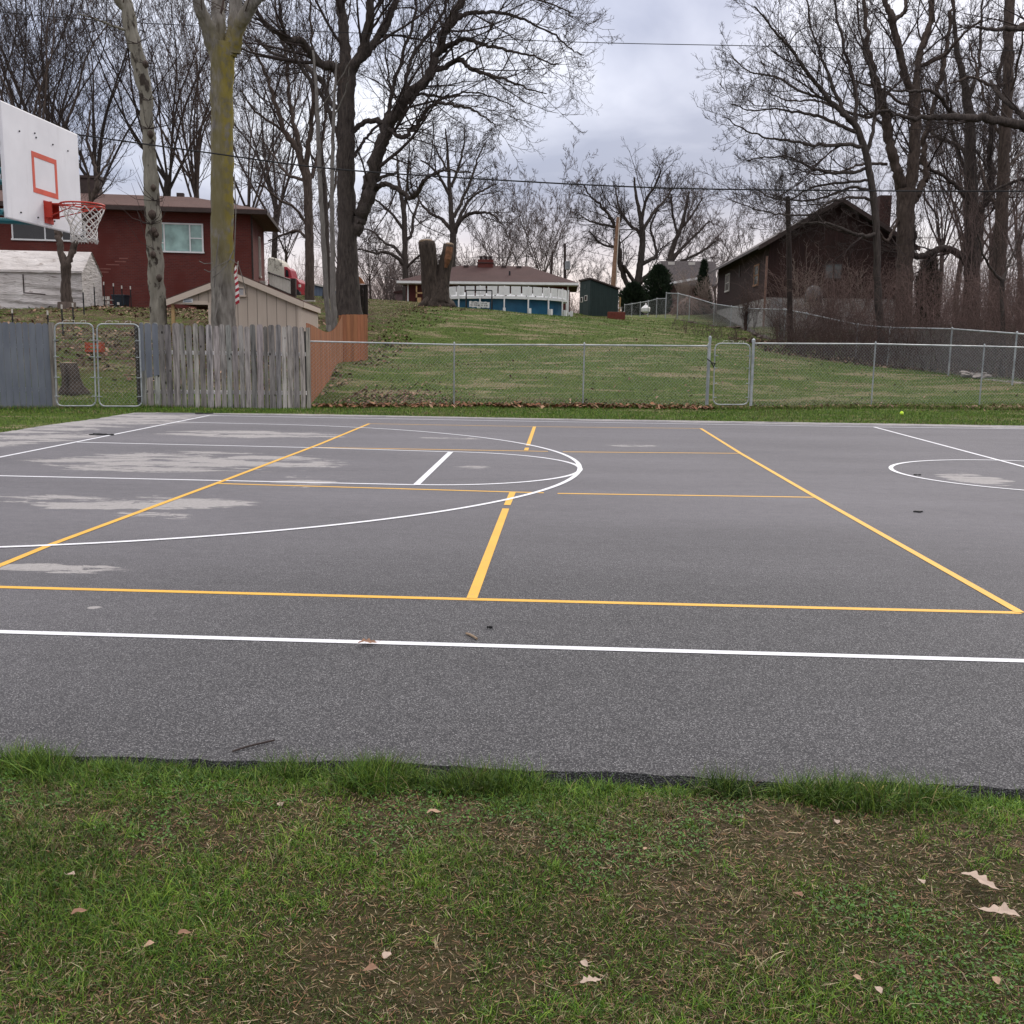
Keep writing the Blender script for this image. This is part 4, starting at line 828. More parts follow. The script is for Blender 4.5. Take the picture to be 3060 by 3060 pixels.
def tubes(Pn, R_, k):
    """Pn (N,n,3), R_ (N,n) -> V,F"""
    N_, n = Pn.shape[:2]; Tn = np.gradient(Pn, axis=1); Tn /= np.linalg.norm(Tn, axis=2, keepdims=True) + 1e-9
    ref = np.array([.31, .52, .17]); ref = ref / np.linalg.norm(ref); a = np.cross(Tn, ref); a /= np.linalg.norm(a, axis=2, keepdims=True) + 1e-6; b = np.cross(Tn, a)
    w = np.arange(k) * 2 * np.pi / k
    V_ = Pn[:, :, None] + R_[:, :, None, None] * (a[:, :, None] * np.cos(w)[None, None, :, None] + b[:, :, None] * np.sin(w)[None, None, :, None])
    i = (np.arange(N_)[:, None, None] * n + np.arange(n - 1)[None, :, None]) * k; j = np.arange(k)[None, None]; j2 = (j + 1) % k
    F = np.stack([i + j, i + j2, i + k + j2, i + k + j], -1).reshape(-1, 4); return V_.reshape(-1, 3), F
def vnp(mesh_name, V_, F, mat, parent, off):
    return link(mesh_name, mesh_np(mesh_name, V_ - np.array(off), F, mat), parent)
posts = [(923, 1216, 1020, 24.3), (1357, 1212, 1030, 25.3), (1744, 1213, 1031, 25.9), (2113, 1213, 1034, 26.3)]
posts2 = [(2249, 1216, 1026, 26.3), (2610, 1207, 1028, 26.8), (2934, 1208, 1035, 27.2), (3300, 1210, 1044, 27.5), (3750, 1212, 1052, 28.2)]
def clfence(ps, label, group=None, r=.019, rt=.019, first_big=False):
    base = [P(a, b, d) for a, b, c, d in ps]; top = [P(a, c, d) for a, b, c, d in ps]
    for k in range(len(base)): base[k].z = min(base[k].z, ht(base[k].x, base[k].y)); base[k].x = top[k].x = (base[k].x + top[k].x) / 2
    t = T('chain_link_fence', label, 'fence', base[0], group)
    for b, p_ in zip(base, top):
        mb = MB(); mb.tube([b - Vector((0, 0, .2)), p_ + Vector((0, 0, .03))], r, 10); mb.lathe(p_ + Vector((0, 0, .03)), [(r * 1.3, -.03), (r * 1.3, .01), (.006, .045)], 10); part('post', mb, M_galv, t)
    mb = MB(); mb.tube([p_ for p_ in top], rt, 8); part('top_rail', mb, M_galv, t)
    sg = [(base[i] + Vector((0, -.03, .04)), base[i + 1] + Vector((0, -.03, .04)), top[i] + Vector((0, -.03, 0)), top[i + 1] + Vector((0, -.03, 0))) for i in range(len(base) - 1)]
    V_, F = link_mesh(sg); vnp('wire_mesh', V_, F, M_wire, t, t.location); return t, base, top
t, b_, tp = clfence(posts, 'galvanised chain link fence between the orange fence and the single gate')
b, p_ = P(2113, 1214, 26.3), P(2122, 1010, 26.3)
for tt, lab in ((t, 0),):
    mb = MB(); mb.tube([b - Vector((0, 0, .2)), p_], .035, 12); mb.lathe(p_, [(.042, -.04), (.042, .02), (.01, .06)], 12); part('gate_post', mb, M_galv, tt)
mb = MB(); mb.tube([P(911, 1216, 24.2), P(911, 990, 24.2)], .045, 8); part('end_post', mb, M_wireblk, t)
t2, b2, tp2 = clfence(posts2, 'galvanised chain link fence running right from the single gate')
b, p_ = P(2243, 1220, 26.3), P(2252, 1018, 26.3); mb = MB(); mb.tube([b - Vector((0, 0, .1)), p_], .04, 12); mb.lathe(p_, [(.047, -.04), (.047, .02), (.01, .06)], 12); part('gate_post', mb, M_galv, t2)
def gate(name, label, cs, r=.018, parts_=True, d=26.3, rad=.17, lean=0):
    """cs: pixel corners (x0t,x0b,x1t,x1b,yt,yb)"""
    x0t, x0b, x1t, x1b, yt, yb = cs; TL, BL, TR, BR = P(x0t, yt, d), P(x0b, yb, d), P(x1t, yt + 1, d), P(x1b, yb, d); loop = []
    for c, a, b in ((BL, TL, BR), (BR, BL, TR), (TR, BR, TL), (TL, TR, BL)):
        p0 = c + (a - c).normalized() * rad; p1 = c + (b - c).normalized() * rad
        for k in range(7):
            u = k / 6; loop.append(p0 * (1 - u) ** 2 + c * 2 * u * (1 - u) + p1 * u * u)
    t = T(name, label, 'gate', BL); mb = MB(); mb.tube(loop, r, 10, closed=True); part('frame', mb, M_galv, t)
    V_, F = link_mesh([(BL + Vector((.05, 0, .05)), BR + Vector((-.05, 0, .05)), TL + Vector((.05, 0, -.04)), TR + Vector((-.05, 0, -.04)))]); vnp('wire_mesh', V_, F, M_wire, t, t.location)
    for side, (a, b) in (('l', (BL, TL)), ('r', (BR, TR))):
        for u in (.12, .35, .6, .8):
            q = a.lerp(b, u); s_ = 1 if side == 'l' else -1; mb = MB(); mb.box((q.x + s_ * .03, q.y - .02, q.z), (.10, .05, .018)); part('clip', mb, M_galv, t)
    mb = MB()
    for k in range(5):
        q = TL.lerp(TR, .2 + .15 * k); mb.tube([q, q + Vector((.03 + .03 * math.sin(k * 3), 0, .06)), q + Vector((.10 * math.cos(k * 2), 0, .07))], .006, 5)
    part('wire_ends', mb, M_offw, t); return t
gt = gate('chain_link_gate', 'narrow single chain link gate with rounded frame and dark chain', (2137, 2131, 2242, 2236, 1026, 1209))
mb = MB(); mb.tube([P(2113, 1072, 26.15), P(2128, 1084, 26.1), P(2140, 1087, 26.2)], .014, 6); mb.tube([P(2126, 1085, 26.1), P(2134, 1097, 26.1), P(2136, 1086, 26.1)], .02, 6); part('chain', mb, M_cable, gt)
dg = (G(160, 1214) - Vector((CX, CY, 0))).dot(H0)
gate('chain_link_gate', 'left leaf of the double chain link gate by the blue fence', (163, 169, 278, 287, 966, 1213), d=22.6, rad=.15)
gate('chain_link_gate', 'right leaf of the double chain link gate by the weathered fence', (289, 297, 415, 425, 968, 1214), d=22.9, rad=.15)
# long fence over the hill at right
rp = [(3330, 1180, 1020, 28), (3032, 1146, 997, 30.5), (2840, 1115, 983, 35), (2656, 1086, 979, 41), (2560, 1074, 970, 43.5), (2408, 1040, 937, 47.5), (2345, 1022, 925, 51), (2235, 1000, 922, 58), (2184, 981, 916, 63), (2133, 972, 908, 69), (2060, 958, 886, 73), (2025, 945, 877, 75)]
base = [P(a, b, d) for a, b, c, d in rp]; top = [P(a, c, d) for a, b, c, d in rp]
t, _, _ = clfence(rp, 'long chain link fence curving over the hill below the brown house', r=.028, rt=.026)
rp2 = [(2025, 950, 877, 75.2), (1990, 948, 876, 76)]
clfence(rp2, 'taller short length of chain link fence at the corner below the grey gabled house', r=.035, rt=.026)
rp3 = [(1989, 948, 892, 76), (1962, 948, 893, 77), (1937, 950, 900, 77.5), (1913, 951, 904, 78), (1888, 950, 908, 78.5), (1866, 950, 911, 79)]
clfence(rp3, 'low chain link fence stretching left from the tall corner section to the green shed', r=.03, rt=.028)

# ================================================================== basketball hoop
bx0 = -2.24
def bpt(px, py):   # pixel on the board plane
    v_ = ray(px, py); O = Vector((CX, CY, CH)); t_ = (bx0 + .004 - O.x) / v_.x; return O + v_ * t_
by0, by1 = bpt(13, 480).y, bpt(241, 550).y; bz1 = (bpt(11, 304).z + bpt(238, 402).z) / 2; bz0 = (bpt(18, 651).z + bpt(243, 703).z) / 2
print('board', by0, by1, bz0, bz1, bpt(11, 304).z, bpt(238, 402).z, bpt(18, 651).z, bpt(243, 703).z)
hp = T('basketball_hoop', 'white rectangular backboard with orange rim and white net at the left edge', 'basketball hoop', (-4.2, 5.5, 0))
mb = MB(); mb.bb(bx0 - .04, bx0, by0, by1, bz0, bz1); 
def boardm():
    n = N('backboard_paint'); f = n.noise(n.obj(), 2, 5); g = n.noise(n.map(n.obj(), (1, 3, .4)), 4, 4); col = n.ramp(f, [(.3, (.60, .59, .61)), (.7, (.70, .69, .71))]); col = n.mix(n.math('MULTIPLY', n.sm(g, .55, .75), .25), col, (.45, .43, .43)); return n.fin(col, .45)
part('backboard', mb, boardm(), hp, bev=.012)
M_org = plain('faded_orange_paint', (.52, .085, .05), .55, var=.12); M_rim = plain('red_orange_rim', (.40, .035, .02), .45, var=.2)
c4 = [bpt(96, 452), bpt(171, 478), bpt(173, 594), bpt(99, 575)]; y0_, y1_ = (c4[0].y + c4[3].y) / 2, (c4[1].y + c4[2].y) / 2; z1_ = (c4[0].z + c4[1].z) / 2; z0_ = (c4[2].z + c4[3].z) / 2
mb = MB(); w_ = .055; xo = bx0 + .003
mb.bb(bx0, xo, y0_, y1_, z1_ - w_, z1_); mb.bb(bx0, xo, y0_, y1_, z0_, z0_ + w_); mb.bb(bx0, xo, y0_, y0_ + w_ * .9, z0_ + w_, z1_ - w_); mb.bb(bx0, xo, y1_ - w_ * .9, y1_, z0_ + w_, z1_ - w_)
part('target_square', mb, M_org, hp)
mb = MB()
for px, py in ((58, 392), (104, 398), (108, 411), (158, 432), (203, 451), (63, 635), (114, 650), (163, 661)):
    q = bpt(px, py); mb.tube([q - Vector((.004, 0, 0)), q + Vector((.006, 0, 0))], .009, 8)
part('bolts', mb, M_wireblk, hp)
pa, pb_ = bpt(127, 597), bpt(148, 647); ym = (y0_ + y1_) / 2 + .02; rimz = P(235, 600, 11.35).z
mb = MB(); mb.bb(bx0, bx0 + .015, ym - .09, ym + .09, rimz - .21, rimz + .03); mb.bb(bx0, bx0 + .09, ym - .085, ym - .078, rimz - .15, rimz + .02); mb.bb(bx0, bx0 + .09, ym + .078, ym + .085, rimz - .15, rimz + .02); part('mounting_plate', mb, M_rim, hp)
rc = Vector((bx0 + .15 + .2286 + .02, ym, rimz)); ring = [rc + Vector((.2286 * math.cos(a), .2286 * math.sin(a), 0)) for a in np.linspace(0, 2 * PI, 40)[:-1]]
mb = MB(); mb.tube(ring, .0095, 8, True); mb.tube([q + Vector((0, 0, -.028)) * 1 for q in ring], .006, 6, True); mb.tube([(bx0, ym - .06, rimz - .002), (rc.x - .2, ym - .075, rimz - .002)], .009, 6); mb.tube([(bx0, ym + .06, rimz - .002), (rc.x - .2, ym + .075, rimz - .002)], .009, 6); mb.bb(bx0, rc.x - .215, ym - .07, ym + .07, rimz - .004, rimz + .004)
rm = part('rim', mb, M_rim, hp)
for s_ in (-1, 1):
    mb = MB(); mb.tube([(bx0 + .01, ym + s_ * .06, rimz - .15), (rc.x - .05, ym + s_ * .17, rimz - .05), (rc.x + .03, ym + s_ * .222, rimz - .02)], .007, 6); part('brace', mb, M_rim, hp)
mb = MB()
for k in range(12):
    a = 2 * PI * k / 12; q = rc + Vector((.2286 * math.cos(a), .2286 * math.sin(a), 0)); mb.tube([q + Vector((0, 0, -.01)), q + Vector((.008, 0, -.035)), q + Vector((-.004, 0, -.045))], .004, 5)
part('net_hooks', mb, M_rim, rm)
rows = [(0, .222), (.05, .21), (.10, .185), (.145, .162), (.185, .146), (.22, .136), (.255, .132), (.29, .134), (.32, .142), (.35, .15)]
def npt(r_, a): z_, rr_ = rows[r_]; return rc + Vector((rr_ * math.cos(a) + .008 * math.sin(5 * a + r_), rr_ * math.sin(a) + .008 * math.cos(3 * a + r_ * 2), -.04 - z_ + .006 * math.sin(4 * a + r_)))
mb = MB(); st = 2 * PI / 12
for k in range(12):
    for s_ in (1, -1):
        path = []
        for r_ in range(len(rows)): path.append(npt(r_, st * (k + s_ * .5 * max(0, r_ - 0) * (1 if r_ > 0 else 0))))
        mb.tube(path, .0052, 5)
for k in range(24):
    a = st * k / 2; q = npt(8, a); q2 = npt(8, a + st / 2); q3_ = (q + q2) / 2 + Vector((0, 0, -.05)); mb.tube([q, q3_, q2], .0052, 5)
part('net', mb, plain('net_cord', (.55, .53, .50), .9, var=.15, scale=30), hp)
M_teal = plain('teal_pipe', (.015, .12, .14), .4, var=.2)
for z_ in (3.66, 3.22, 2.79):
    mb = MB(); mb.tube([(bx0 - .04, ym - .5, z_), (-4.15, ym - .08, z_ + .02)], .035, 8); mb.tube([(bx0 - .05, ym + .5, z_), (-4.15, ym + .08, z_ + .02)], .035, 8); part('support_arm', mb, M_teal, hp)
mb = MB(); mb.tube([(bx0 - .07, by0 - .03, 3.44), (bx0 - .07, by1 - .1, 3.44)], .03, 8); mb.tube([(bx0 - .07, by0 - .03, 2.74), (bx0 - .07, by1 - .1, 2.74)], .03, 8); part('back_bar', mb, M_teal, hp)
mb = MB(); mb.tube([(-4.2, ym, -.02), (-4.2, ym, 3.4)], .08, 14); part('pole', mb, M_teal, hp)

# ================================================================== bare trees
def unit(a): return a / (np.linalg.norm(a, axis=-1, keepdims=True) + 1e-9)
def grow(pts_, rad, m, u0, ratio, ang, segs, up=.08, wob=.16, rr=.55, minr=.004, taper=.3, Lp=None, lf=.55, u1=1.0, absr=None):
    """children of a set of branches: pts (N,n,3), rad (N,n)"""
    N_, n = pts_.shape[:2]
    if Lp is None: Lp = np.linalg.norm(np.diff(pts_, axis=1), axis=2).sum(1)
    u = u0 + (u1 - u0) * (np.arange(m)[None] + rng.random((N_, m))) / m; u = np.clip(u, 0, .999); f = u * (n - 1); i = f.astype(int); t = (f - i)[..., None]; idx = np.arange(N_)[:, None]
    pos = pts_[idx, i] * (1 - t) + pts_[idx, i + 1] * t; tan = unit(pts_[idx, i + 1] - pts_[idx, i]); r = (rad[idx, i] * (1 - t[..., 0]) + rad[idx, i + 1] * t[..., 0])
    rv = unit(rng.normal(size=pos.shape)); per = unit(np.cross(tan, rv)); a = np.radians(ang * (1 + rng.normal(0, .22, (N_, m))))[..., None]
    d = unit(tan * np.cos(a) + per * np.sin(a) + np.array([0, 0, up * 2]))
    L = Lp[:, None] * ratio * (1 - lf * u) * rng.uniform(.6, 1.25, (N_, m)); r0 = np.maximum(np.minimum(r * rr * rng.uniform(.75, 1.1, r.shape), r * .9), minr)
    if absr: r0 = np.minimum(r0, np.maximum(absr * L, minr))
    pos, d, L, r0 = pos.reshape(-1, 3), d.reshape(-1, 3), L.ravel(), r0.ravel(); out = [pos]; bend = rng.normal(0, wob * .65, d.shape)
    for s in range(segs):
        d = unit(d + bend + rng.normal(0, wob, d.shape) + np.array([0, 0, up])); pos = pos + d * (L / segs)[:, None]; out.append(pos)
    Pn = np.stack(out, 1); Rn = r0[:, None] * (1 - (1 - taper) * np.linspace(0, 1, segs + 1))[None]; return Pn, np.maximum(Rn, minr * .6), L
def resample(path, rad, n):
    path = np.array(path, float); m = len(path); out = []; 
    q = np.vstack([2 * path[0] - path[1], path, 2 * path[-1] - path[-2]]); seg = np.linspace(0, m - 1, n)
    for s in seg:
        i = min(int(s), m - 2); t = s - i; a, b, c, d = q[i:i + 4]; out.append(.5 * (2 * b + (-a + c) * t + (2 * a - 5 * b + 4 * c - d) * t * t + (-a + 3 * b - 3 * c + d) * t ** 3))
    return np.array(out), np.interp(seg, np.arange(m), rad)
def join(chunks):
    Vs, Fs, o = [], [], 0
    for V_, F in chunks: Vs.append(V_); Fs.append(F + o); o += len(V_)
    return np.concatenate(Vs), np.concatenate(Fs)
def lumpy(V_, amp, sc=2.2):
    return V_ + amp * np.stack([np.sin(V_[:, 1] * 9 * sc + V_[:, 2] * 5 * sc), np.sin(V_[:, 0] * 11 * sc + V_[:, 2] * 4 * sc + 1), 0 * V_[:, 0]], 1) + amp * .8 * np.stack([np.sin(V_[:, 2] * 2.3 * sc), np.cos(V_[:, 2] * 2.9 * sc), 0 * V_[:, 0]], 1)
FINE = dict(minr=.0045)
def crown(limbs, dens=1.5, L2=2.6, m3=7, m4=6, m5=4, u0=.12, up=.05, minr=.0045, ang=(42, 42, 42, 42), r3=.5, maxL=None, tip=True, wob=.12, l5=True):
    """limbs: list of (pts (n,3), rad (n,)); returns mesh arrays of all the branches above them"""
    ch = []; 
    for pts_, rad in limbs:
        L = np.linalg.norm(np.diff(pts_, axis=0), axis=1).sum(); m = max(3, int(L * dens)); k = min(.8, L2 / L)
        a = grow(pts_[None], rad[None], m, u0, k * 1.5, ang[0], 7, up, wob * .8, .42, .012, .28, absr=.016); ch.append(a)
    P2 = np.concatenate([c[0] for c in ch]); R2 = np.concatenate([c[1] for c in ch]); l2 = np.concatenate([c[2] for c in ch])
    out = [tubes(P2, R2, 5)]
    a3 = grow(P2, R2, m3, .15, .52, ang[1], 5, up, wob, .55, minr * 1.7, .4, l2, .5); out.append(tubes(a3[0], a3[1], 4))
    a4 = grow(a3[0], a3[1], m4, .15, .5, ang[2], 4, up, wob, .6, minr * 1.15, .5, a3[2], .45); out.append(tubes(a4[0], a4[1], 3))
    if l5 and m5: a5 = grow(a4[0], a4[1], m5, .2, .5, ang[3], 3, up, wob, .7, minr, .6, a4[2], .4); out.append(tubes(a5[0], a5[1], 3))
    return join(out)
def hero(name, label, d, guides, mat, tw, k=12, amp=.02, crown_kw=None, crown_from=1, group=None, extra=None, minr_tr=.02, base_flare=True, cat='tree'):
    """guides: list of (pixel polyline [(px,py,width_px)], depth drift at the end)"""
    limbs = []; chunks = []
    for gi, g in enumerate(guides):
        pl_, drift = g[0], g[1]; n0 = len(pl_); path = []; rad = []
        for i, (px, py, w) in enumerate(pl_):
            dd = d + g[2] + drift * (i / max(1, n0 - 1)) ** 1.3 if len(g) > 2 else d + drift * (i / max(1, n0 - 1)) ** 1.3
            path.append(P(px, py, dd)); rad.append(max(.012, w / 2 / FPX * dd))
        n = max(10, n0 * 5); p_, r_ = resample(path, rad, n)
        if gi: p_[1:-1] += rng.normal(0, .03, p_[1:-1].shape) * (np.linalg.norm(p_[-1] - p_[0]) / 8)
        limbs.append((p_, r_)); V_, F = tubes(p_[None], r_[None], k if gi == 0 or r_[0] > .08 else 7); chunks.append((V_, F))
    b = limbs[0][0][0].copy(); gz_ = ht(b[0], b[1]); lo = min(b[2] - .2, gz_ - .3)
    if b[2] > gz_ - .2: 
        r0 = limbs[0][1][0]; chunks.append(tubes(np.array([[b, [b[0], b[1], (b[2] + gz_) / 2], [b[0], b[1], gz_ + .25], [b[0], b[1], lo]]])[:, ::-1], np.array([[r0 * 1.25, r0 * 1.15, r0 * 1.02, r0]]), k))
    base = Vector((b[0], b[1], gz_)); t = T(name, label, cat, base, group); V_, F = join(chunks); V_ = lumpy(V_, amp); me = mesh_np('trunk', V_ - np.array(base), F, mat, smooth=True); link('trunk', me, t)
    kw = dict(); kw.update(crown_kw or {}); sel = limbs[crown_from:]
    if sel:
        V2, F2 = crown(sel, **kw); link('crown', mesh_np('crown', V2 - np.array(base), F2, tw), t)
    return t, limbs, base

# mossy trunk
t, L, b = hero('mossy_tree', 'stout pale trunk with yellow green lichen rising behind the weathered fence', 30, [
    ([(671, 1010, 72), (667, 900, 68), (664, 700, 64), (664, 560, 63), (664, 380, 62), (663, 260, 62), (664, 190, 66), (668, 130, 70)], 0),
    ([(655, 175, 46), (630, 110, 42), (603, 40, 36), (575, -60, 30), (540, -240, 22)], -1),
    ([(655, 160, 40), (653, 80, 38), (652, 0, 36), (650, -200, 28)], .8),
    ([(685, 165, 42), (700, 80, 36), (706, 0, 34), (712, -220, 26)], .3),
    ([(700, 160, 38), (712, 90, 34), (738, 40, 36), (772, -15, 32), (830, -120, 24)], -.8)], M_lichen, M_twig2, k=28, amp=.016,
    crown_kw=dict(dens=.8, L2=1.6, m3=5, m4=5, m5=3, u0=.35))
mb = MB(); 
for (pa, pb2, pc2, w_) in (((655, 700), (648, 760), (640, 860), 3), ((700, 520), (705, 620), (700, 780), 3), ((652, 905), (640, 960), (655, 1000), 4)):
    mb.tube([P(*pa, 29.6), P(*pb2, 29.5), P(*pc2, 29.6)], w_ / 2 / FPX * 30, 6)
mb.tube([P(640, 800, 29.55), P(660, 790, 29.4), P(690, 775, 29.4), P(712, 790, 29.5), P(725, 830, 29.6), P(735, 880, 29.7)], .012, 5); mb.tube([P(635, 830, 29.5), P(655, 815, 29.35), P(675, 795, 29.4), P(700, 745, 29.5)], .016, 5)
mb.tube([P(595, 780, 29.3), P(610, 788, 29.3), P(635, 786, 29.5)], .011, 5); mb.tube([P(610, 805, 29.3), P(625, 813, 29.3), P(640, 803, 29.5)], .011, 5)
part('vine', mb, M_sapling, t)
# blotched pale trunk
t, L, b = hero('blotched_tree', 'slender pale blotched trunk behind the double gate with thin sprouts', 33, [
    ([(478, 1010, 50), (470, 880, 46), (463, 760, 44), (458, 650, 45), (452, 560, 42), (447, 460, 36), (440, 350, 34), (430, 255, 40), (408, 160, 38), (392, 90, 37), (378, 20, 36), (352, -70, 28), (330, -160, 22)], 0),
    ([(385, 40, 26), (362, 15, 24), (345, -10, 18), (335, -60, 14)], -.5), ([(395, 95, 10), (340, 78, 7), (280, 55, 4), (230, 40, 3)], -2)], M_pale, M_twig2, k=16, amp=.02,
    crown_kw=dict(dens=1.0, L2=1.3, m3=4, m4=4, m5=2))
sp = []
for (px, py, n_) in ((445, 385, 12), (436, 190, 8), (450, 670, 12), (462, 600, 8), (445, 300, 6), (458, 745, 5), (410, 130, 6)):
    for k in range(n_):
        a = random.uniform(-1.3, 1.3); Ls = random.uniform(20, 110); q0 = P(px, py, 32.7); q2 = P(px + math.sin(a) * Ls, py - abs(math.cos(a)) * Ls, 32.7 + random.uniform(-.8, .8)); q1 = (q0 + q2) / 2 + Vector((math.sin(a) * .12, 0, -.08)); sp.append([q0, q1, q2, q2 + (q2 - q1) * .6])
V_, F = tubes(np.array([[tuple(v) for v in s] for s in sp]), np.tile([.012, .009, .006, .004], (len(sp), 1)), 4); link('sprouts', mesh_np('sprouts', V_ - np.array(b), F, M_twig), t)
mb = MB(); mb.sm = True
for (px, py, s_) in ((452, 640, .16), (447, 400, .13), (456, 690, .14), (455, 560, .11), (462, 760, .12), (466, 830, .12), (437, 190, .12), (470, 700, .1)):
    q = P(px + random.uniform(-8, 8), py, 32.62); s_ *= .8; q.y += .07; mb.lathe(q, [(.02, -s_ * 1.3), (s_ * .7, -s_ * .7), (s_, -.02), (s_ * .95, s_ * .4), (s_ * .6, s_ * .9), (.02, s_ * 1.2)], 12)
part('knots', mb, M_bark2, t)
# small forked tree by the shelter
hero('forked_tree', 'small dark forked tree in front of the tarp shelter', 41, [
    ([(200, 935, 44), (200, 900, 32), (196, 830, 26), (198, 790, 30)], 0),
    ([(196, 800, 22), (180, 740, 18), (175, 700, 20), (165, 660, 14), (178, 560, 10), (205, 480, 8), (190, 400, 6)], .6),
    ([(202, 800, 20), (212, 760, 18), (222, 720, 18), (238, 690, 13), (262, 620, 12), (288, 560, 14), (285, 500, 9), (262, 430, 7), (270, 330, 5)], .8),
    ([(282, 540, 7), (320, 490, 5), (345, 430, 4)], .6), ([(270, 600, 7), (262, 520, 5), (240, 450, 4)], -.6)], M_bark2, M_twig, k=10, crown_kw=dict(dens=1.8, L2=1.6, m3=6, m4=5, m5=3, u0=.35))
# great dark oak
OAK = [
    ([(1050, 985, 96), (1042, 940, 80), (1038, 800, 62), (1038, 683, 54), (1034, 560, 50), (1034, 435, 50), (1034, 320, 48), (1036, 230, 50), (1038, 195, 50)], 0),
    ([(1060, 700, 30), (1075, 655, 38), (1097, 590, 40), (1110, 520, 36), (1137, 440, 36), (1160, 380, 34), (1190, 325, 32), (1235, 278, 28), (1277, 232, 26), (1305, 165, 24), (1327, 106, 22), (1364, 35, 20), (1400, -60, 15)], -1.5),
    ([(1020, 250, 26), (1000, 200, 28), (966, 195, 24), (929, 158, 22), (898, 122, 20), (855, 118, 18), (811, 85, 15), (768, 35, 12), (730, -30, 8)], -3),
    ([(1034, 200, 32), (1028, 110, 30), (1020, 0, 26), (1015, -180, 18)], 1),
    ([(1048, 220, 30), (1082, 150, 28), (1105, 60, 24), (1110, -40, 18), (1120, -200, 12)], -1),
    ([(1060, 190, 24), (1100, 150, 22), (1130, 112, 22), (1165, 50, 19), (1190, -30, 14), (1220, -150, 9)], 2),
    ([(1262, 245, 14), (1290, 215, 16), (1333, 200, 14), (1372, 178, 14), (1400, 200, 12), (1426, 212, 11), (1475, 228, 9), (1519, 242, 7), (1570, 262, 5), (1630, 280, 3)], -3),
    ([(1320, 150, 16), (1345, 135, 14), (1380, 118, 13), (1420, 125, 11), (1457, 137, 9), (1515, 150, 8), (1569, 161, 6), (1620, 178, 5), (1670, 195, 3)], -4),
    ([(1340, 85, 14), (1375, 48, 13), (1430, 38, 11), (1480, 36, 9), (1545, 50, 8), (1600, 75, 6), (1656, 106, 5), (1700, 140, 4), (1745, 165, 3)], 2),
    ([(1345, 70, 12), (1365, 20, 11), (1420, -20, 10), (1480, -30, 8), (1560, -10, 6), (1640, 10, 5), (1710, 40, 3)], -2),
    ([(1058, 392, 14), (1080, 372, 14), (1125, 358, 15), (1160, 385, 13), (1200, 408, 13), (1235, 385, 12), (1258, 355, 12), (1285, 320, 10), (1310, 308, 9), (1360, 315, 8), (1401, 323, 7), (1440, 345, 5), (1480, 378, 3)], -3.5),
    ([(1114, 575, 18), (1135, 555, 15), (1160, 551, 14), (1195, 568, 15), (1228, 592, 14), (1252, 565, 11), (1277, 534, 10), (1310, 515, 8), (1345, 508, 6), (1407, 516, 4)], -3),
    ([(1120, 545, 12), (1150, 525, 9), (1185, 515, 7), (1190, 480, 6)], 2),
    ([(1060, 470, 10), (1080, 430, 9), (1110, 395, 8), (1150, 350, 7), (1170, 290, 6), (1160, 220, 5), (1150, 120, 4)], 3),
    ([(1020, 330, 16), (985, 300, 15), (960, 240, 13), (915, 200, 12), (880, 185, 10), (820, 160, 8), (760, 110, 6)], 3),
    ([(1014, 420, 12), (985, 340, 12), (950, 270, 11), (905, 210, 9), (850, 100, 8), (830, 0, 6)], -2),
    ([(1140, 440, 12), (1160, 340, 11), (1180, 240, 10), (1215, 130, 9), (1240, 40, 7), (1240, -80, 5)], 3),
    ([(1195, 320, 12), (1215, 230, 11), (1235, 160, 10), (1290, 90, 9), (1330, 20, 7), (1345, -80, 5)], 3),
    ([(1220, 295, 9), (1260, 282, 8), (1330, 290, 7), (1400, 275, 5), (1470, 290, 4), (1540, 320, 3)], 2)]
hero('great_oak', 'biggest dark bare tree rising behind the orange fence, low limb bent over the lawn', 46, OAK, M_bark, M_twig, k=18, amp=.03, crown_kw=dict(dens=1.8, L2=3.5, m3=7, m4=6, m5=3, u0=.2, minr=.0055, wob=.12))
# thin pale twins
hero('slender_tree', 'left one of two thin pale stems standing close before the great oak', 42, [([(985, 985, 18), (975, 880, 15), (965, 690, 14), (957, 559, 13), (951, 400, 12), (944, 250, 9), (935, 150, 6)], 0), ([(955, 520, 5), (985, 470, 4), (1000, 430, 3)], -1), ([(948, 330, 5), (975, 300, 4), (1050, 180, 3)], -1)], M_sapling, M_twig2, k=8, amp=.012, crown_kw=dict(dens=1.2, L2=.9, m3=4, m4=3, m5=0, u0=.4))
hero('slender_tree', 'right one of two thin pale stems standing close before the great oak', 41, [([(1000, 985, 20), (995, 880, 17), (994, 750, 15), (992, 600, 12), (994, 450, 11), (999, 300, 8), (1006, 180, 5)], 0), ([(997, 350, 5), (1030, 280, 4), (1045, 200, 3)], -1)], M_sapling, M_twig2, k=8, amp=.012, crown_kw=dict(dens=1.2, L2=.9, m3=4, m4=3, m5=0, u0=.4))
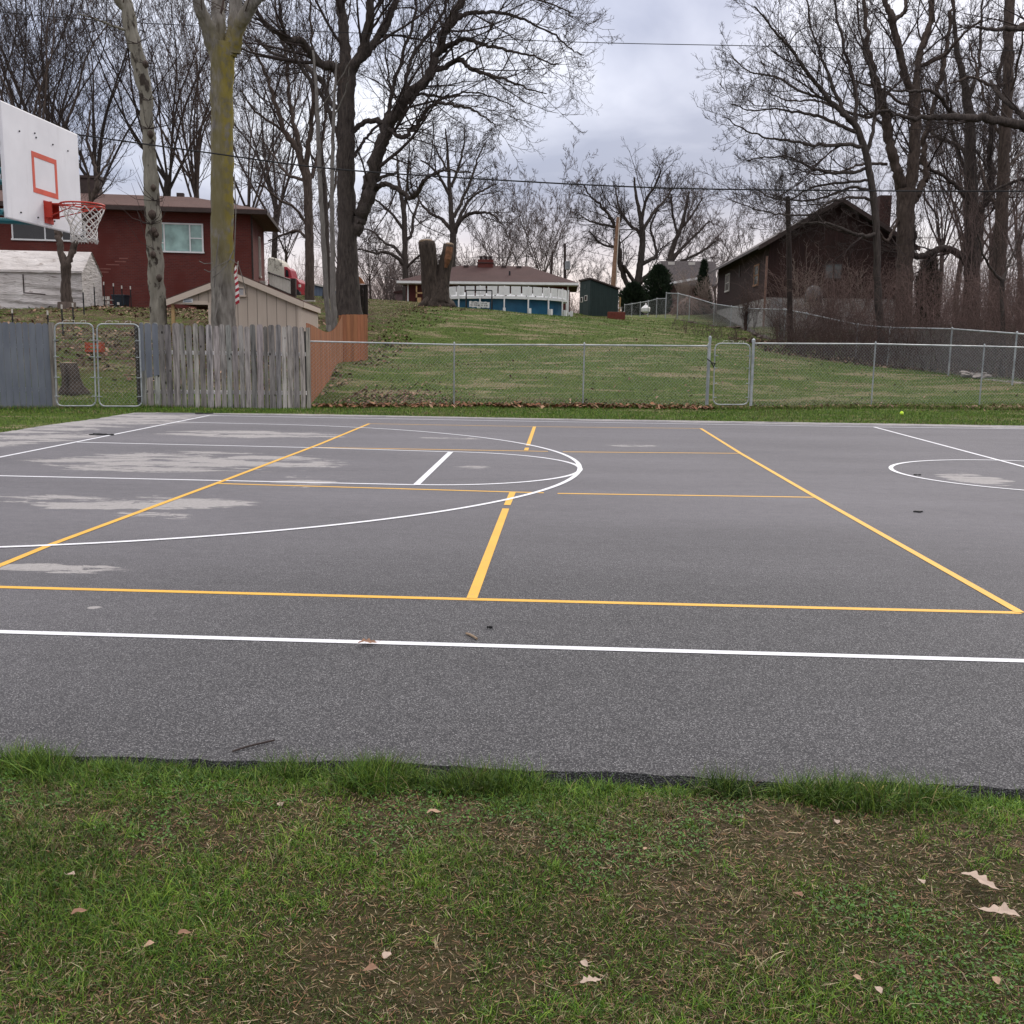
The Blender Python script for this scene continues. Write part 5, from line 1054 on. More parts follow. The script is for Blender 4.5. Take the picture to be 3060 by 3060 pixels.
# tree left of the oak
hero('spreading_tree', 'dark vase shaped tree between the mossy trunk and the great oak', 62, [
    ([(922, 950, 34), (925, 894, 28), (925, 760, 25), (922, 640, 25), (918, 540, 26), (905, 490, 28)], 0),
    ([(905, 500, 18), (885, 440, 17), (850, 390, 14), (830, 330, 12), (806, 250, 10), (780, 190, 8), (743, 140, 6), (700, 90, 4)], -2),
    ([(905, 495, 17), (893, 430, 15), (872, 340, 12), (862, 270, 10), (850, 160, 8), (830, 60, 5), (815, -50, 4)], 2),
    ([(915, 500, 16), (925, 420, 14), (935, 320, 12), (940, 200, 9), (930, 80, 6), (925, -60, 4)], -3),
    ([(920, 560, 13), (945, 490, 11), (965, 400, 9), (975, 300, 7), (985, 160, 4)], 3),
    ([(922, 680, 10), (880, 620, 8), (840, 600, 7), (790, 560, 5), (760, 540, 4)], -3), ([(925, 720, 9), (890, 690, 8), (850, 700, 6), (800, 720, 4)], 2),
    ([(850, 395, 9), (800, 360, 7), (760, 330, 5), (720, 270, 4)], -2), ([(910, 540, 10), (860, 520, 8), (820, 470, 6), (770, 400, 4)], 3)], M_bark2, M_twig, k=12, crown_kw=dict(dens=1.1, L2=3.2, m3=7, m4=6, m5=3, u0=.2, minr=.009))
hero('background_tree', 'dark trunk hidden just behind the two slender pale stems', 66, [([(975, 950, 26), (978, 800, 20), (972, 650, 18), (965, 500, 13), (950, 380, 9), (930, 250, 6)], 0), ([(972, 640, 9), (1000, 560, 7), (1010, 450, 5)], 2), ([(970, 560, 8), (940, 480, 6), (900, 420, 4)], -2)], M_bark, M_twig, k=8, crown_kw=dict(dens=1.0, L2=2.8, m3=6, m4=5, m5=3, minr=.009))
# cut trunk in front of the ranch house
def stumpy():
    D = 57; b = P(1290, 915, D); gz_ = ht(b.x, b.y); t = T('cut_tree', 'thick tree cut off into two bare stubs on the crest of the lawn', 'tree', (b.x, b.y, gz_))
    mb = MB(); mb.sm = True; w = lambda x: x / 2 / FPX * D
    mb.tube([P(1312, 935, D), P(1305, 915, D), P(1301, 895, D), P(1290, 850, D), P(1285, 790, D), P(1276, 735, D), P(1275, 722, D)], [w(112), w(100), w(72), w(56), w(50), w(52), w(47)], 18)
    mb.tube([P(1300, 935, D - .3), P(1318, 900, D - .3), P(1320, 860, D - .2), P(1325, 810, D), P(1336, 765, D), P(1342, 732, D)], [w(90), w(62), w(42), w(40), w(38), w(30)], 16)
    for i, v in enumerate(mb.v): mb.v[i] = (v[0] + .05 * math.sin(v[2] * 5 + v[1] * 7), v[1], v[2] + .03 * math.sin(v[0] * 12))
    for (dx, dz_) in ((-56, 8), (50, 10), (-20, 12), (22, 14)): mb.tube([P(1300 + dx * .3, 895, D - .4), P(1300 + dx * .7, 915, D - .6), P(1300 + dx, 927, D - .8)], [w(26), w(24), w(8)], 8)
    part('trunk', mb, M_stump, t)
    for (px, py, ww, d_) in ((1275, 721, 45, D), (1342, 731, 28, D)):
        mb = MB(); q = P(px, py, d_); mb.lathe(q, [(w(ww), -.05), (w(ww), .03), (w(ww * .5), .10), (.02, .07)], 14); part('cut_top', mb, M_cut, t)
    mb = MB(); mb.tube([P(1344, 740, D - .35), P(1338, 775, D - .5), P(1332, 800, D - .45)], [w(22), w(20), w(8)], 8); part('bare_wood', mb, plain('orange_split_wood', (.16, .075, .04), .9, var=.5, scale=5), t)
stumpy()
# stump behind the gate
b = P(222, 1160, 26); gz_ = ht(b.x, b.y); t = T('tree_stump', 'broad dark stump seen through the left leaf of the double gate', 'stump', (b.x, b.y, gz_)); w = lambda x: x / 2 / FPX * 26
mb = MB(); mb.sm = True; hs = P(210, 1085, 26).z - gz_
mb.lathe((0, 0, 0), [(w(92), -.1), (w(76), .08), (w(58), .2), (w(50), .4), (w(48), hs)], 24)
for i, v in enumerate(mb.v): a = math.atan2(v[1], v[0]); k_ = 1 + .16 * math.sin(a * 5 + 1) * max(0, 1 - v[2] / hs) + .05 * math.sin(a * 9 + v[2] * 3); mb.v[i] = (v[0] * k_ - .12 * v[2] / hs, v[1] * k_, v[2])
part('bark', mb, M_stump, t, True); mb = MB(); mb.lathe((-.12, 0, hs), [(w(46), 0), (w(46), .01), (.02, .03)], 20); part('cut_face', mb, M_cut, t, True)
# right hand trees
hero('forked_oak', 'tall grey brown forked tree right of the brown house gable', 52, [
    ([(2700, 1040, 58), (2700, 930, 48), (2704, 800, 46), (2706, 700, 46), (2706, 620, 50), (2708, 565, 54)], 0),
    ([(2700, 575, 32), (2680, 520, 28), (2664, 450, 27), (2652, 384, 26), (2638, 310, 24), (2620, 247, 20), (2600, 180, 16), (2590, 90, 12), (2580, -40, 8)], -1.5),
    ([(2715, 575, 36), (2728, 500, 32), (2735, 410, 30), (2735, 330, 30), (2731, 265, 32)], 0),
    ([(2728, 280, 22), (2702, 215, 20), (2690, 160, 19), (2672, 90, 18), (2665, 50, 20), (2645, 10, 14), (2630, -70, 10)], -1),
    ([(2733, 275, 20), (2745, 190, 18), (2758, 130, 18), (2780, 70, 16), (2785, 0, 14), (2790, -120, 9)], 1),
    ([(2728, 600, 22), (2748, 570, 20), (2768, 525, 18), (2762, 460, 17), (2762, 410, 16), (2785, 340, 14), (2805, 260, 13), (2825, 150, 11), (2845, 30, 9), (2850, -80, 6)], 2),
    ([(2745, 200, 11), (2790, 180, 12), (2835, 155, 10), (2870, 110, 7), (2930, 60, 5)], -2), ([(2668, 60, 12), (2705, 30, 10), (2705, -20, 8)], 1),
    ([(2730, 320, 9), (2680, 300, 8), (2640, 270, 7), (2600, 255, 6), (2540, 240, 4)], -2), ([(2650, 490, 9), (2600, 490, 8), (2560, 495, 7), (2500, 515, 6), (2430, 520, 4), (2380, 505, 3)], -3),
    ([(2690, 640, 10), (2665, 700, 9), (2650, 720, 8), (2620, 680, 6)], -1), ([(2645, 330, 10), (2590, 350, 9), (2520, 330, 7), (2440, 300, 5), (2360, 300, 4), (2280, 270, 3)], 2)], M_bark2, M_twig, k=16, amp=.03, crown_kw=dict(dens=1.2, L2=3.0, m3=7, m4=6, m5=3, u0=.2, minr=.006, wob=.12))
hero('leaning_tree', 'thin dark leaning tree whose branches sweep left over the brown house', 42, [
    ([(2640, 1050, 28), (2632, 980, 24), (2622, 850, 21), (2620, 700, 20), (2606, 560, 20), (2595, 500, 19), (2583, 440, 19), (2560, 384, 18), (2545, 355, 20)], 0),
    ([(2548, 362, 16), (2500, 320, 14), (2466, 285, 13), (2425, 235, 11), (2395, 192, 10), (2360, 145, 8), (2329, 110, 7), (2290, 60, 5), (2250, 20, 4)], -2),
    ([(2560, 385, 13), (2520, 330, 12), (2490, 260, 10), (2460, 180, 8), (2430, 100, 6), (2410, 0, 5), (2400, -80, 4)], 2),
    ([(2555, 375, 12), (2560, 300, 11), (2545, 220, 10), (2520, 130, 8), (2500, 40, 6), (2480, -60, 4)], 1),
    ([(2580, 440, 12), (2540, 433, 11), (2470, 435, 10), (2400, 430, 8), (2340, 418, 7), (2270, 405, 5), (2215, 380, 4), (2165, 350, 3)], -3),
    ([(2560, 395, 11), (2500, 370, 10), (2440, 345, 9), (2380, 335, 7), (2310, 325, 5), (2240, 330, 4), (2180, 310, 3)], -2),
    ([(2595, 500, 11), (2560, 512, 10), (2500, 517, 9), (2430, 505, 7), (2360, 470, 5), (2290, 470, 4), (2230, 480, 3)], 1),
    ([(2530, 340, 10), (2470, 300, 9), (2390, 270, 7), (2320, 230, 6), (2240, 215, 4), (2180, 160, 3)], 3),
    ([(2618, 700, 13), (2585, 705, 11), (2540, 695, 9), (2490, 672, 8), (2440, 665, 6), (2380, 668, 4)], -2),
    ([(2610, 600, 9), (2560, 590, 8), (2490, 600, 7), (2420, 640, 6), (2330, 640, 5), (2270, 630, 4), (2190, 600, 3)], -3),
    ([(2605, 570, 9), (2540, 560, 8), (2460, 590, 6), (2380, 600, 5), (2300, 580, 3)], 1), ([(2600, 540, 8), (2520, 545, 7), (2430, 560, 6), (2340, 600, 4), (2250, 560, 3)], 3),
    ([(2590, 470, 12), (2610, 380, 11), (2620, 300, 10), (2600, 200, 8), (2570, 100, 6), (2560, -30, 4)], 2)], M_bark, M_twig, k=10, amp=.015, crown_kw=dict(dens=2.2, L2=2.3, m3=8, m4=6, m5=3, u0=.15, minr=.0048, up=.06, wob=.11))
hero('leafless_oak', 'dark thick tree at right with a drooping limb curving left', 56, [
    ([(2900, 1010, 52), (2902, 900, 46), (2905, 798, 44), (2905, 649, 38), (2900, 500, 32), (2900, 400, 28), (2896, 340, 26), (2880, 240, 20), (2860, 150, 14), (2850, 40, 9), (2845, -80, 6)], 0),
    ([(2915, 790, 24), (2925, 700, 22), (2932, 630, 22), (2962, 568, 18), (2960, 450, 15), (2965, 380, 14), (2985, 230, 11), (3000, 100, 8), (3010, -60, 5)], -1.5),
    ([(2893, 800, 22), (2878, 772, 21), (2850, 750, 20), (2820, 742, 20), (2790, 752, 19), (2762, 764, 18), (2735, 765, 17), (2728, 740, 13), (2733, 705, 11), (2722, 664, 9), (2728, 620, 6)], -2),
    ([(2897, 600, 14), (2860, 560, 12), (2830, 530, 10), (2790, 510, 9), (2740, 480, 6), (2700, 440, 4)], -2), ([(2898, 480, 13), (2870, 440, 11), (2830, 420, 9), (2790, 400, 7), (2760, 360, 5)], 2),
    ([(2890, 300, 12), (2920, 220, 10), (2930, 120, 8), (2935, 0, 6)], 2), ([(2900, 560, 12), (2880, 500, 10), (2850, 400, 9), (2830, 300, 8), (2820, 200, 6)], 2),
    ([(2820, 745, 9), (2805, 700, 7), (2800, 650, 6), (2770, 600, 5), (2755, 560, 4)], 1)], M_bark, M_twig, k=14, amp=.03, crown_kw=dict(dens=1.2, L2=2.7, m3=7, m4=6, m5=3, u0=.15, minr=.008))
hero('tall_straight_tree', 'tall straight brown trunk near the right edge', 50, [
    ([(2978, 1010, 44), (2982, 900, 38), (2990, 700, 34), (2999, 500, 32), (3003, 400, 31), (3012, 270, 28), (3015, 120, 25), (3020, 0, 22), (3025, -150, 16)], 0),
    ([(3010, 250, 10), (2960, 255, 9), (2900, 230, 7), (2840, 250, 5)], -2), ([(3015, 100, 12), (3060, 70, 11), (3120, 40, 8)], 1), ([(2998, 520, 9), (3030, 480, 8), (3070, 450, 6)], 2), ([(3000, 420, 9), (2960, 340, 8), (2930, 250, 6), (2900, 130, 5)], 2), ([(3008, 300, 8), (3040, 200, 7), (3060, 80, 5)], -2), ([(2994, 640, 8), (2950, 560, 6), (2930, 480, 5)], 2)], M_bark2, M_twig, k=14, amp=.025, crown_kw=dict(dens=1.2, L2=2.4, m3=6, m4=5, m5=3, minr=.007))
hero('edge_tree', 'tree beyond the right edge whose long level limb reaches into view', 46, [
    ([(3190, 1060, 70), (3190, 800, 60), (3180, 400, 52), (3170, 100, 44), (3160, -150, 34)], 0),
    ([(3180, 420, 34), (3110, 392, 30), (3040, 372, 26), (2960, 357, 24), (2880, 352, 21), (2820, 348, 18), (2757, 351, 13), (2700, 352, 10), (2650, 330, 8), (2580, 342, 6)], -1),
    ([(2890, 352, 14), (2850, 340, 12), (2820, 300, 11), (2780, 272, 10), (2740, 272, 8), (2680, 270, 6), (2610, 240, 4)], -2), ([(3100, 390, 18), (3040, 330, 14), (2990, 290, 12), (2960, 240, 8)], 2),
    ([(3170, 120, 24), (3110, 90, 18), (3040, 85, 14), (2970, 88, 10), (2920, 80, 7)], -2), ([(3185, 560, 20), (3120, 540, 14), (3060, 535, 11), (2990, 560, 8), (2940, 600, 5)], 1)], M_bark, M_twig, k=14, crown_kw=dict(dens=1.2, L2=2.2, m3=6, m4=5, m5=3, minr=.006))
hero('young_tree', 'small dark young tree with a low wishbone fork at the far right', 36, [
    ([(2998, 1060, 15), (2996, 980, 13), (2995, 900, 12), (2994, 835, 14)], 0), ([(2993, 840, 10), (2970, 815, 8), (2955, 790, 7), (2935, 755, 5), (2920, 700, 4)], -1), ([(2996, 840, 10), (3010, 800, 8), (3030, 750, 6), (3045, 690, 4)], 1)], M_bark, M_twig, k=8, amp=.01, crown_kw=dict(dens=2.0, L2=1.1, m3=5, m4=4, m5=2))
# middle distance trees behind the ranch house
hero('crooked_tree', 'dark spreading tree left of the cut trunk, behind the ranch roof end', 90, [
    ([(1214, 900, 22), (1212, 826, 17), (1210, 740, 16), (1208, 650, 15), (1200, 590, 12), (1190, 530, 8), (1188, 470, 5)], 0),
    ([(1207, 790, 12), (1180, 765, 10), (1150, 752, 9), (1120, 757, 7), (1080, 745, 5), (1040, 750, 4)], -3), ([(1205, 770, 10), (1180, 740, 9), (1150, 725, 7), (1110, 690, 5), (1060, 680, 3)], 2), ([(1212, 720, 11), (1230, 700, 9), (1235, 650, 8), (1250, 600, 6), (1245, 540, 4)], 2), ([(1215, 800, 9), (1240, 775, 7), (1265, 755, 6), (1290, 720, 4)], -2),
    ([(1207, 690, 10), (1180, 650, 8), (1140, 610, 6), (1110, 590, 4)], -2), ([(1206, 660, 9), (1212, 600, 8), (1218, 540, 6), (1225, 480, 4)], 1)], M_bark, M_twig, k=10, crown_kw=dict(dens=.9, L2=3.0, m3=6, m4=6, m5=3, u0=.2, minr=.011, wob=.2))
hero('round_crowned_tree', 'dark round crowned tree behind the two cut stubs', 92, [
    ([(1350, 860, 26), (1350, 789, 22), (1354, 720, 19), (1352, 680, 18), (1345, 590, 13), (1340, 500, 9), (1335, 420, 6), (1330, 385, 4)], 0),
    ([(1356, 700, 14), (1375, 660, 12), (1400, 640, 10), (1430, 635, 8), (1470, 640, 6), (1500, 670, 4)], -3), ([(1350, 690, 12), (1320, 655, 10), (1290, 640, 8), (1260, 610, 6), (1240, 570, 4)], 2), ([(1356, 650, 11), (1385, 590, 9), (1410, 530, 7), (1430, 470, 5), (1450, 430, 3)], 2), ([(1350, 600, 10), (1320, 540, 8), (1290, 500, 6), (1260, 480, 4)], -2),
    ([(1348, 560, 9), (1370, 500, 7), (1385, 440, 5), (1390, 390, 3)], -1), ([(1358, 680, 10), (1400, 600, 8), (1440, 570, 6), (1480, 550, 4)], 3), ([(1343, 520, 7), (1310, 460, 5), (1290, 420, 3)], 2)], M_bark, M_twig, k=10, crown_kw=dict(dens=1.6, L2=3.4, m3=7, m4=6, m5=3, u0=.2, minr=.0095, wob=.18, up=.03))
hero('wide_crowned_tree', 'wide dark tree behind the leaning pole and the green shed', 100, [
    ([(1905, 930, 30), (1905, 858, 22), (1912, 800, 20), (1918, 750, 19), (1920, 700, 17), (1912, 640, 12), (1900, 580, 8), (1895, 530, 5)], 0),
    ([(1895, 900, 16), (1875, 850, 15), (1856, 800, 15), (1850, 745, 14), (1842, 690, 11), (1825, 650, 9), (1790, 610, 7), (1760, 580, 5), (1740, 550, 3)], -2), ([(1900, 850, 13), (1880, 820, 11), (1862, 795, 10)], -1),
    ([(1912, 845, 15), (1940, 820, 13), (1965, 800, 11), (2000, 790, 8), (2040, 740, 5)], -2), ([(1918, 790, 13), (1945, 775, 11), (1962, 765, 9), (1955, 720, 7), (1945, 680, 6), (1965, 620, 4)], 2), ([(1920, 720, 12), (1905, 690, 10), (1880, 670, 9), (1850, 620, 7), (1840, 560, 4)], 2),
    ([(1920, 690, 11), (1950, 640, 9), (1985, 600, 7), (2010, 560, 4)], 2), ([(1918, 660, 10), (1930, 600, 8), (1960, 550, 6), (1975, 510, 4)], -2), ([(1840, 680, 8), (1800, 670, 6), (1760, 660, 5), (1730, 640, 3)], 2), ([(1848, 740, 7), (1800, 730, 6), (1760, 690, 4)], -2)], M_bark, M_twig, k=10, crown_kw=dict(dens=1.9, L2=3.4, m3=8, m4=6, m5=3, u0=.15, minr=.0095, wob=.16))
hero('fan_shaped_tree', 'dark fan shaped tree above the grey gabled house', 112, [
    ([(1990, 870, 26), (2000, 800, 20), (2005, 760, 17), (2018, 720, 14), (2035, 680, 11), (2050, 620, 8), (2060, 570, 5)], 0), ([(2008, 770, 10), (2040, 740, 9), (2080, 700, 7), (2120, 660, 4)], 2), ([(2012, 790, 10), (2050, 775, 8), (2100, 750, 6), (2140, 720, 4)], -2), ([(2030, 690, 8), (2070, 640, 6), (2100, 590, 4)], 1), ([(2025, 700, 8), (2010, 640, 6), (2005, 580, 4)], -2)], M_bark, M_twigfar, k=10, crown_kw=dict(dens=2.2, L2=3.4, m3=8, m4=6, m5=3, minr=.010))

# ---- background trees: a few prototypes copied with their parts
def proto(H, stems, mat, tw, seed, spread=.30, dens=.85, L2=3.2, m=(6, 5, 3), minr=.0065):
    """vase shaped bare tree with its foot at the origin"""
    global rng
    keep = rng; rng = np.random.default_rng(seed); limbs = []; ch = []; th = H * .30; r0 = H * .0088
    trunk = np.array([[0, 0, -.5], [.02 * H * .3, 0, th * .4], [.0, .02 * H, th]]); p_, r_ = resample(trunk, [r0 * 1.25, r0 * 1.0, r0 * .9], 10); ch.append(tubes(p_[None], r_[None], 9))
    for k in range(stems):
        a = 2 * PI * (k + rng.random() * .6) / stems; s = spread * rng.uniform(.5, 1.4); Hk = H * rng.uniform(.72, 1.0); path = [[0, .02 * H, th * rng.uniform(.7, 1.0)]]
        for q in (.25, .5, .75, 1.0):
            path.append([math.cos(a) * s * H * q ** .9 + rng.normal(0, .015) * H, math.sin(a) * s * H * q ** .9 + rng.normal(0, .015) * H + .02 * H, th + (Hk - th) * q])
        p_, r_ = resample(path, [r0 * .42, r0 * .28, r0 * .18, r0 * .10, r0 * .04], 16); limbs.append((p_, r_)); ch.append(tubes(p_[None], r_[None], 6))
    V_, F = join(ch); tme = mesh_np('trunk', V_, F, mat, smooth=True); V2, F2 = crown(limbs, dens=dens, L2=L2, m3=m[0], m4=m[1], m5=m[2], u0=.05, minr=minr, up=.08); cme = mesh_np('crown', V2, F2, tw); rng = keep; return tme, cme
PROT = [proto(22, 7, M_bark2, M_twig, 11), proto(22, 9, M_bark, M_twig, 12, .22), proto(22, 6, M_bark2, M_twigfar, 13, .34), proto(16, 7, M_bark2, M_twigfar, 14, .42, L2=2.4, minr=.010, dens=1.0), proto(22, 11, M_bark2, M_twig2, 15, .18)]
def bgtree(pi, px, d, H, label, name='background_tree', rz=None, group='bare trees behind the houses'):
    p_ = onG(px, d); t = T(name, label, 'tree', p_, group); h0 = 16 if pi == 3 else 22; s = H / h0; t.scale = (s * random.uniform(.9, 1.1), s * random.uniform(.9, 1.1), s); t.rotation_euler = (0, 0, random.uniform(0, 6.28) if rz is None else rz)
    link('trunk', PROT[pi][0], t); link('crown', PROT[pi][1], t); return t
for a in [(1, 20, 66, 27, 'bare tree showing left of and above the backboard, nearest the left edge'), (0, 105, 62, 26, 'crooked bare tree standing straight above the top of the backboard'), (4, 185, 75, 29, 'bare tree right of the backboard top corner, over the brick chimney'),
          (1, 290, 70, 25, 'bare tree behind the brick chimney and the rim'), (1, 500, 72, 27, 'vase shaped bare tree rising over the ridge of the brick house'), 
          (4, 610, 70, 24, 'bare tree just left of the mossy trunk over the brick roof'), (2, 760, 86, 27, 'bare tree over the right eave of the brick house'), (1, 830, 92, 30, 'bare tree above the red pickup truck'), 
          (3, 860, 82, 13, 'low twiggy tree just above the pickup truck cab'), 
          (3, 1010, 100, 15, 'low bare tree behind the foot of the great oak'), (3, 1110, 96, 11, 'low tangled tree left of the crooked tree against the pale sky'), (3, 1160, 110, 10, 'low tangled tree above the mauve outbuilding')]:
    bgtree(*a)
for a in [(3, 1440, 125, 15, 'pale bare tree behind the ranch chimney, left of it'), (3, 1500, 118, 16.5, 'pale bare tree right of the ranch chimney'), (3, 1560, 122, 15, 'pale bare tree over the middle of the ranch roof'), (3, 1620, 115, 17, 'pale bare tree left of the bare leaning pole'), (3, 1660, 130, 15, 'pale bare tree between the two thin poles'),
          (3, 1745, 130, 9.5, 'low bare tree above the green shed'), (3, 1800, 135, 10, 'low bare tree left of the leaning pale pole'), (3, 2130, 125, 15, 'pale bare tree left of the brown house roof tip'), (3, 2220, 118, 15.5, 'pale bare tree behind the low end of the brown house roof'), (2, 2420, 105, 19, 'bare tree behind the brown house ridge'), (2, 2590, 100, 19, 'bare tree behind the brick chimney of the brown house'),
          (3, 2380, 110, 15, 'low pale tree behind the grey roof slope'), (1, 2790, 78, 20, 'bare tree between the forked tree and the dark thick tree'), (4, 2850, 84, 24, 'narrow bare tree left of the dark thick tree'), (3, 2950, 88, 24, 'narrow bare tree right of the dark thick tree'), (2, 3030, 90, 25, 'bare tree filling the gap at the right edge'), (2, 2900, 100, 26, 'bare tree far behind the dark thick tree'), ]:
    bgtree(*a, group='bare trees beyond the lawn')
# evergreens by the grey house
M_ever = plain('dark_evergreen', (.012, .024, .010), .9, var=.45, scale=4)
def evergreen(px, pyb, pyt, wpx, d, label, cone=False):
    b = P(px, pyb, d); zt_ = P(px, pyt, d).z; gz_ = min(ht(b.x, b.y), b.z); H = zt_ - gz_; W = wpx / 2 / FPX * d; t = T('evergreen_shrub', label, 'evergreen', (b.x, b.y, gz_)); n = 5200
    h = rng.random(n) ** .9; prof = (1 - h) ** .75 if cone else np.minimum(1, (1 - h) * 3.5) ** .5 * (.85 + .15 * np.sin(h * 3)); a = rng.random(n) * 2 * PI; r = W * prof * (.35 + .75 * rng.random(n) ** .6) * (1 + .24 * np.sin(a * 3 + h * 9) + .16 * np.sin(a * 7 + h * 20) + .12 * np.sin(a * 13 + h * 37)); c = np.stack([r * np.cos(a), r * np.sin(a), h * H], 1)
    dd = unit(np.stack([np.cos(a), np.sin(a), 1.2 + 0 * a], 1) + rng.normal(0, .4, (n, 3))); s = unit(np.cross(dd, rng.normal(size=(n, 3)))); l = rng.uniform(.15, .42, n)[:, None]; w_ = .06
    V_ = np.stack([c - s * w_, c + s * w_, c + dd * l], 1).reshape(-1, 3); me = mesh_np('foliage', V_, np.arange(3 * n).reshape(-1, 3), M_ever); link('foliage', me, t); mb = MB(); mb.tube([(0, 0, -.3), (0, 0, H * .8)], [.12, .03], 6); part('stem', mb, M_bark2, t, True)
evergreen(1890, 912, 848, 58, 92, 'squat dark evergreen under the wide dark tree'); evergreen(1965, 915, 795, 62, 90, 'dark evergreen pressed against the steep white gable'); evergreen(2100, 880, 782, 44, 88, 'dark evergreen left of the brown house corner', True); evergreen(2775, 830, 765, 46, 60, 'dark evergreen clump just right of the forked tree trunk'); 
# pale bare shrubs before the grey house
def shrub(px, pyb, pyt, wpx, d, label, mat, n=40, name='bare_shrub', sp=.5):
    b = onG(px, d); H = max(.6, P(px, pyt, d).z - b.z); W = wpx / 2 / FPX * d; t = T(name, label, 'shrub', b); a = rng.random(n) * 2 * PI; lean = rng.random(n) ** .6 * W; m = 7; u = np.linspace(0, 1, m)[None]; Hs = H * rng.uniform(.6, 1, n)[:, None]
    c = np.stack([(np.cos(a) * lean)[:, None] * u ** 1.2, (np.sin(a) * lean)[:, None] * u ** 1.2, Hs * u - .1], 2); c[:, 1:] += np.cumsum(rng.normal(0, .03 * H, c[:, 1:].shape), 1) * .6; R_ = .014 * (d / 60) * (1 - .6 * u) * np.ones((n, 1)); l = np.linalg.norm(np.diff(c, axis=1), axis=2).sum(1)
    a3 = grow(c, R_, 6, .25, .42, 38, 4, .05, .18, .6, .006 * d / 60, .5, l); a4 = grow(a3[0], a3[1], 4, .2, .5, 40, 3, .03, .2, .7, .005 * d / 60, .5, a3[2]); V_, F = join([tubes(c, R_, 4), tubes(a3[0], a3[1], 3), tubes(a4[0], a4[1], 3)]); link('stems', mesh_np('stems', V_, F, mat), t)
M_palest = plain('pale_dry_stems', (.24, .19, .16), .95, var=.3); M_brn = plain('brown_canes', (.075, .048, .042), .95, var=.4, scale=1.5)
shrub(2040, 880, 800, 70, 88, 'pale bare shrub in front of the grey shingled roof', M_palest, 34); shrub(2095, 880, 815, 60, 87, 'pale bare shrub between grey house and brown house', M_palest, 34); shrub(2225, 985, 850, 80, 58, 'thin brown shrub before the pale stone foundation', M_brn, 30)
shrub(2400, 960, 740, 120, 50, 'tall pale branching shrub against the brown gable wall', M_palest, 14); shrub(2560, 940, 760, 90, 50, 'slender shrub left of the leaning tree against brown boards', M_palest, 8); shrub(2330, 1010, 900, 90, 52, 'dark shrub at the foot of the cut off pole', M_brn, 30); shrub(2460, 1010, 850, 120, 52, 'tangled shrub under the pale dome', M_brn, 36); shrub(2250, 860, 780, 60, 60.5, 'twiggy shrub against the long side of the brown house', M_brn, 8)
# heap of dry brush
def heap():
    b = onG(2062, 82); t = T('brush_pile', 'rounded heap of dry pinkish brush behind the chain link fence', 'brush pile', b); n = 900; a = rng.random(n) * 2 * PI; r = rng.random(n) ** .5; c = np.stack([r * np.cos(a) * 1.35, r * np.sin(a) * 1.2, 1.55 * np.sqrt(np.maximum(0, 1 - r ** 2)) * rng.random(n) ** .3], 1)
    dd = unit(np.stack([-np.sin(a) + np.cos(a) * .8, np.cos(a), -.9 + 0 * a], 1) + rng.normal(0, .4, (n, 3))) * rng.uniform(.3, .9, n)[:, None]; Pn = np.stack([c, c + dd * .5 + rng.normal(0, .05, c.shape), c + dd], 1); V_, F = tubes(Pn, np.full((n, 3), .02), 3); link('twigs', mesh_np('twigs', V_, F, plain('dry_pink_twigs', (.22, .15, .125), .95, var=.3)), t)
    mb = MB(); mb.lathe((0, 0, 0), [(1.25, -.2), (1.2, .4), (.95, .9), (.5, 1.25), (.02, 1.35)], 16); mb.sm = True; part('core', mb, plain('dry_brush_core', (.09, .06, .05), .95, var=.4), t, True)
heap()

# ================================================================== ground cover
def blades(base, h, w, lean, col, mat, name, segs=3, extra=None, kind='stuff', curve=.5):
    """base (n,3), h (n,), w (n,), lean (n,) radians, col (n,3)"""
    n = len(base); a = rng.random(n) * 2 * PI; dh = np.stack([np.cos(a), np.sin(a), 0 * a], 1); fa = rng.random(n) * PI; sd_ = np.stack([np.cos(fa), np.sin(fa), 0 * fa], 1); V_ = []; C_ = []
    for s in range(segs + 1):
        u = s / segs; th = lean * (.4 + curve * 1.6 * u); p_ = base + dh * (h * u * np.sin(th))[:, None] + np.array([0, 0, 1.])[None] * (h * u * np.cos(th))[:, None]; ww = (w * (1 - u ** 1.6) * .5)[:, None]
        if s < segs: V_ += [p_ - sd_ * ww, p_ + sd_ * ww]; C_ += [col * (.8 + .3 * u)] * 2  # root shade put into the blade colour, paler toward the tip
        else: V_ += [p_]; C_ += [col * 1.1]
    m = 2 * segs + 1; V_ = np.stack(V_, 1).reshape(-1, 3); C_ = np.stack(C_, 1).reshape(-1, 3); i = np.arange(n) * m; F = []
    for s in range(segs - 1): F += [np.stack([i + 2 * s, i + 2 * s + 1, i + 2 * s + 3], 1), np.stack([i + 2 * s, i + 2 * s + 3, i + 2 * s + 2], 1)]
    F += [np.stack([i + 2 * segs - 2, i + 2 * segs - 1, i + 2 * segs], 1)]; me = mesh_np(name, V_, np.concatenate(F), mat, C_); o = link(name, me)
    if kind: tag(o, kind=kind)
    return o
def nfield(x, y, sc, seed):
    r = np.random.default_rng(seed); v = 0; amp = 1; tot = 0
    for o in range(4):
        k = r.normal(size=(5, 2)) * sc * 2 ** o; ph = r.random(5) * 6.28; v = v + amp * sum(np.sin(x * k[i, 0] + y * k[i, 1] + ph[i]) for i in range(5)) / 2.2; tot += amp; amp *= .6
    return v / tot
GREENS = np.array([[.056, .118, .010], [.088, .160, .014], [.036, .084, .014], [.125, .185, .022]]); STRAWS = np.array([[.26, .20, .10], [.20, .145, .075], [.15, .095, .05], [.30, .26, .15]])
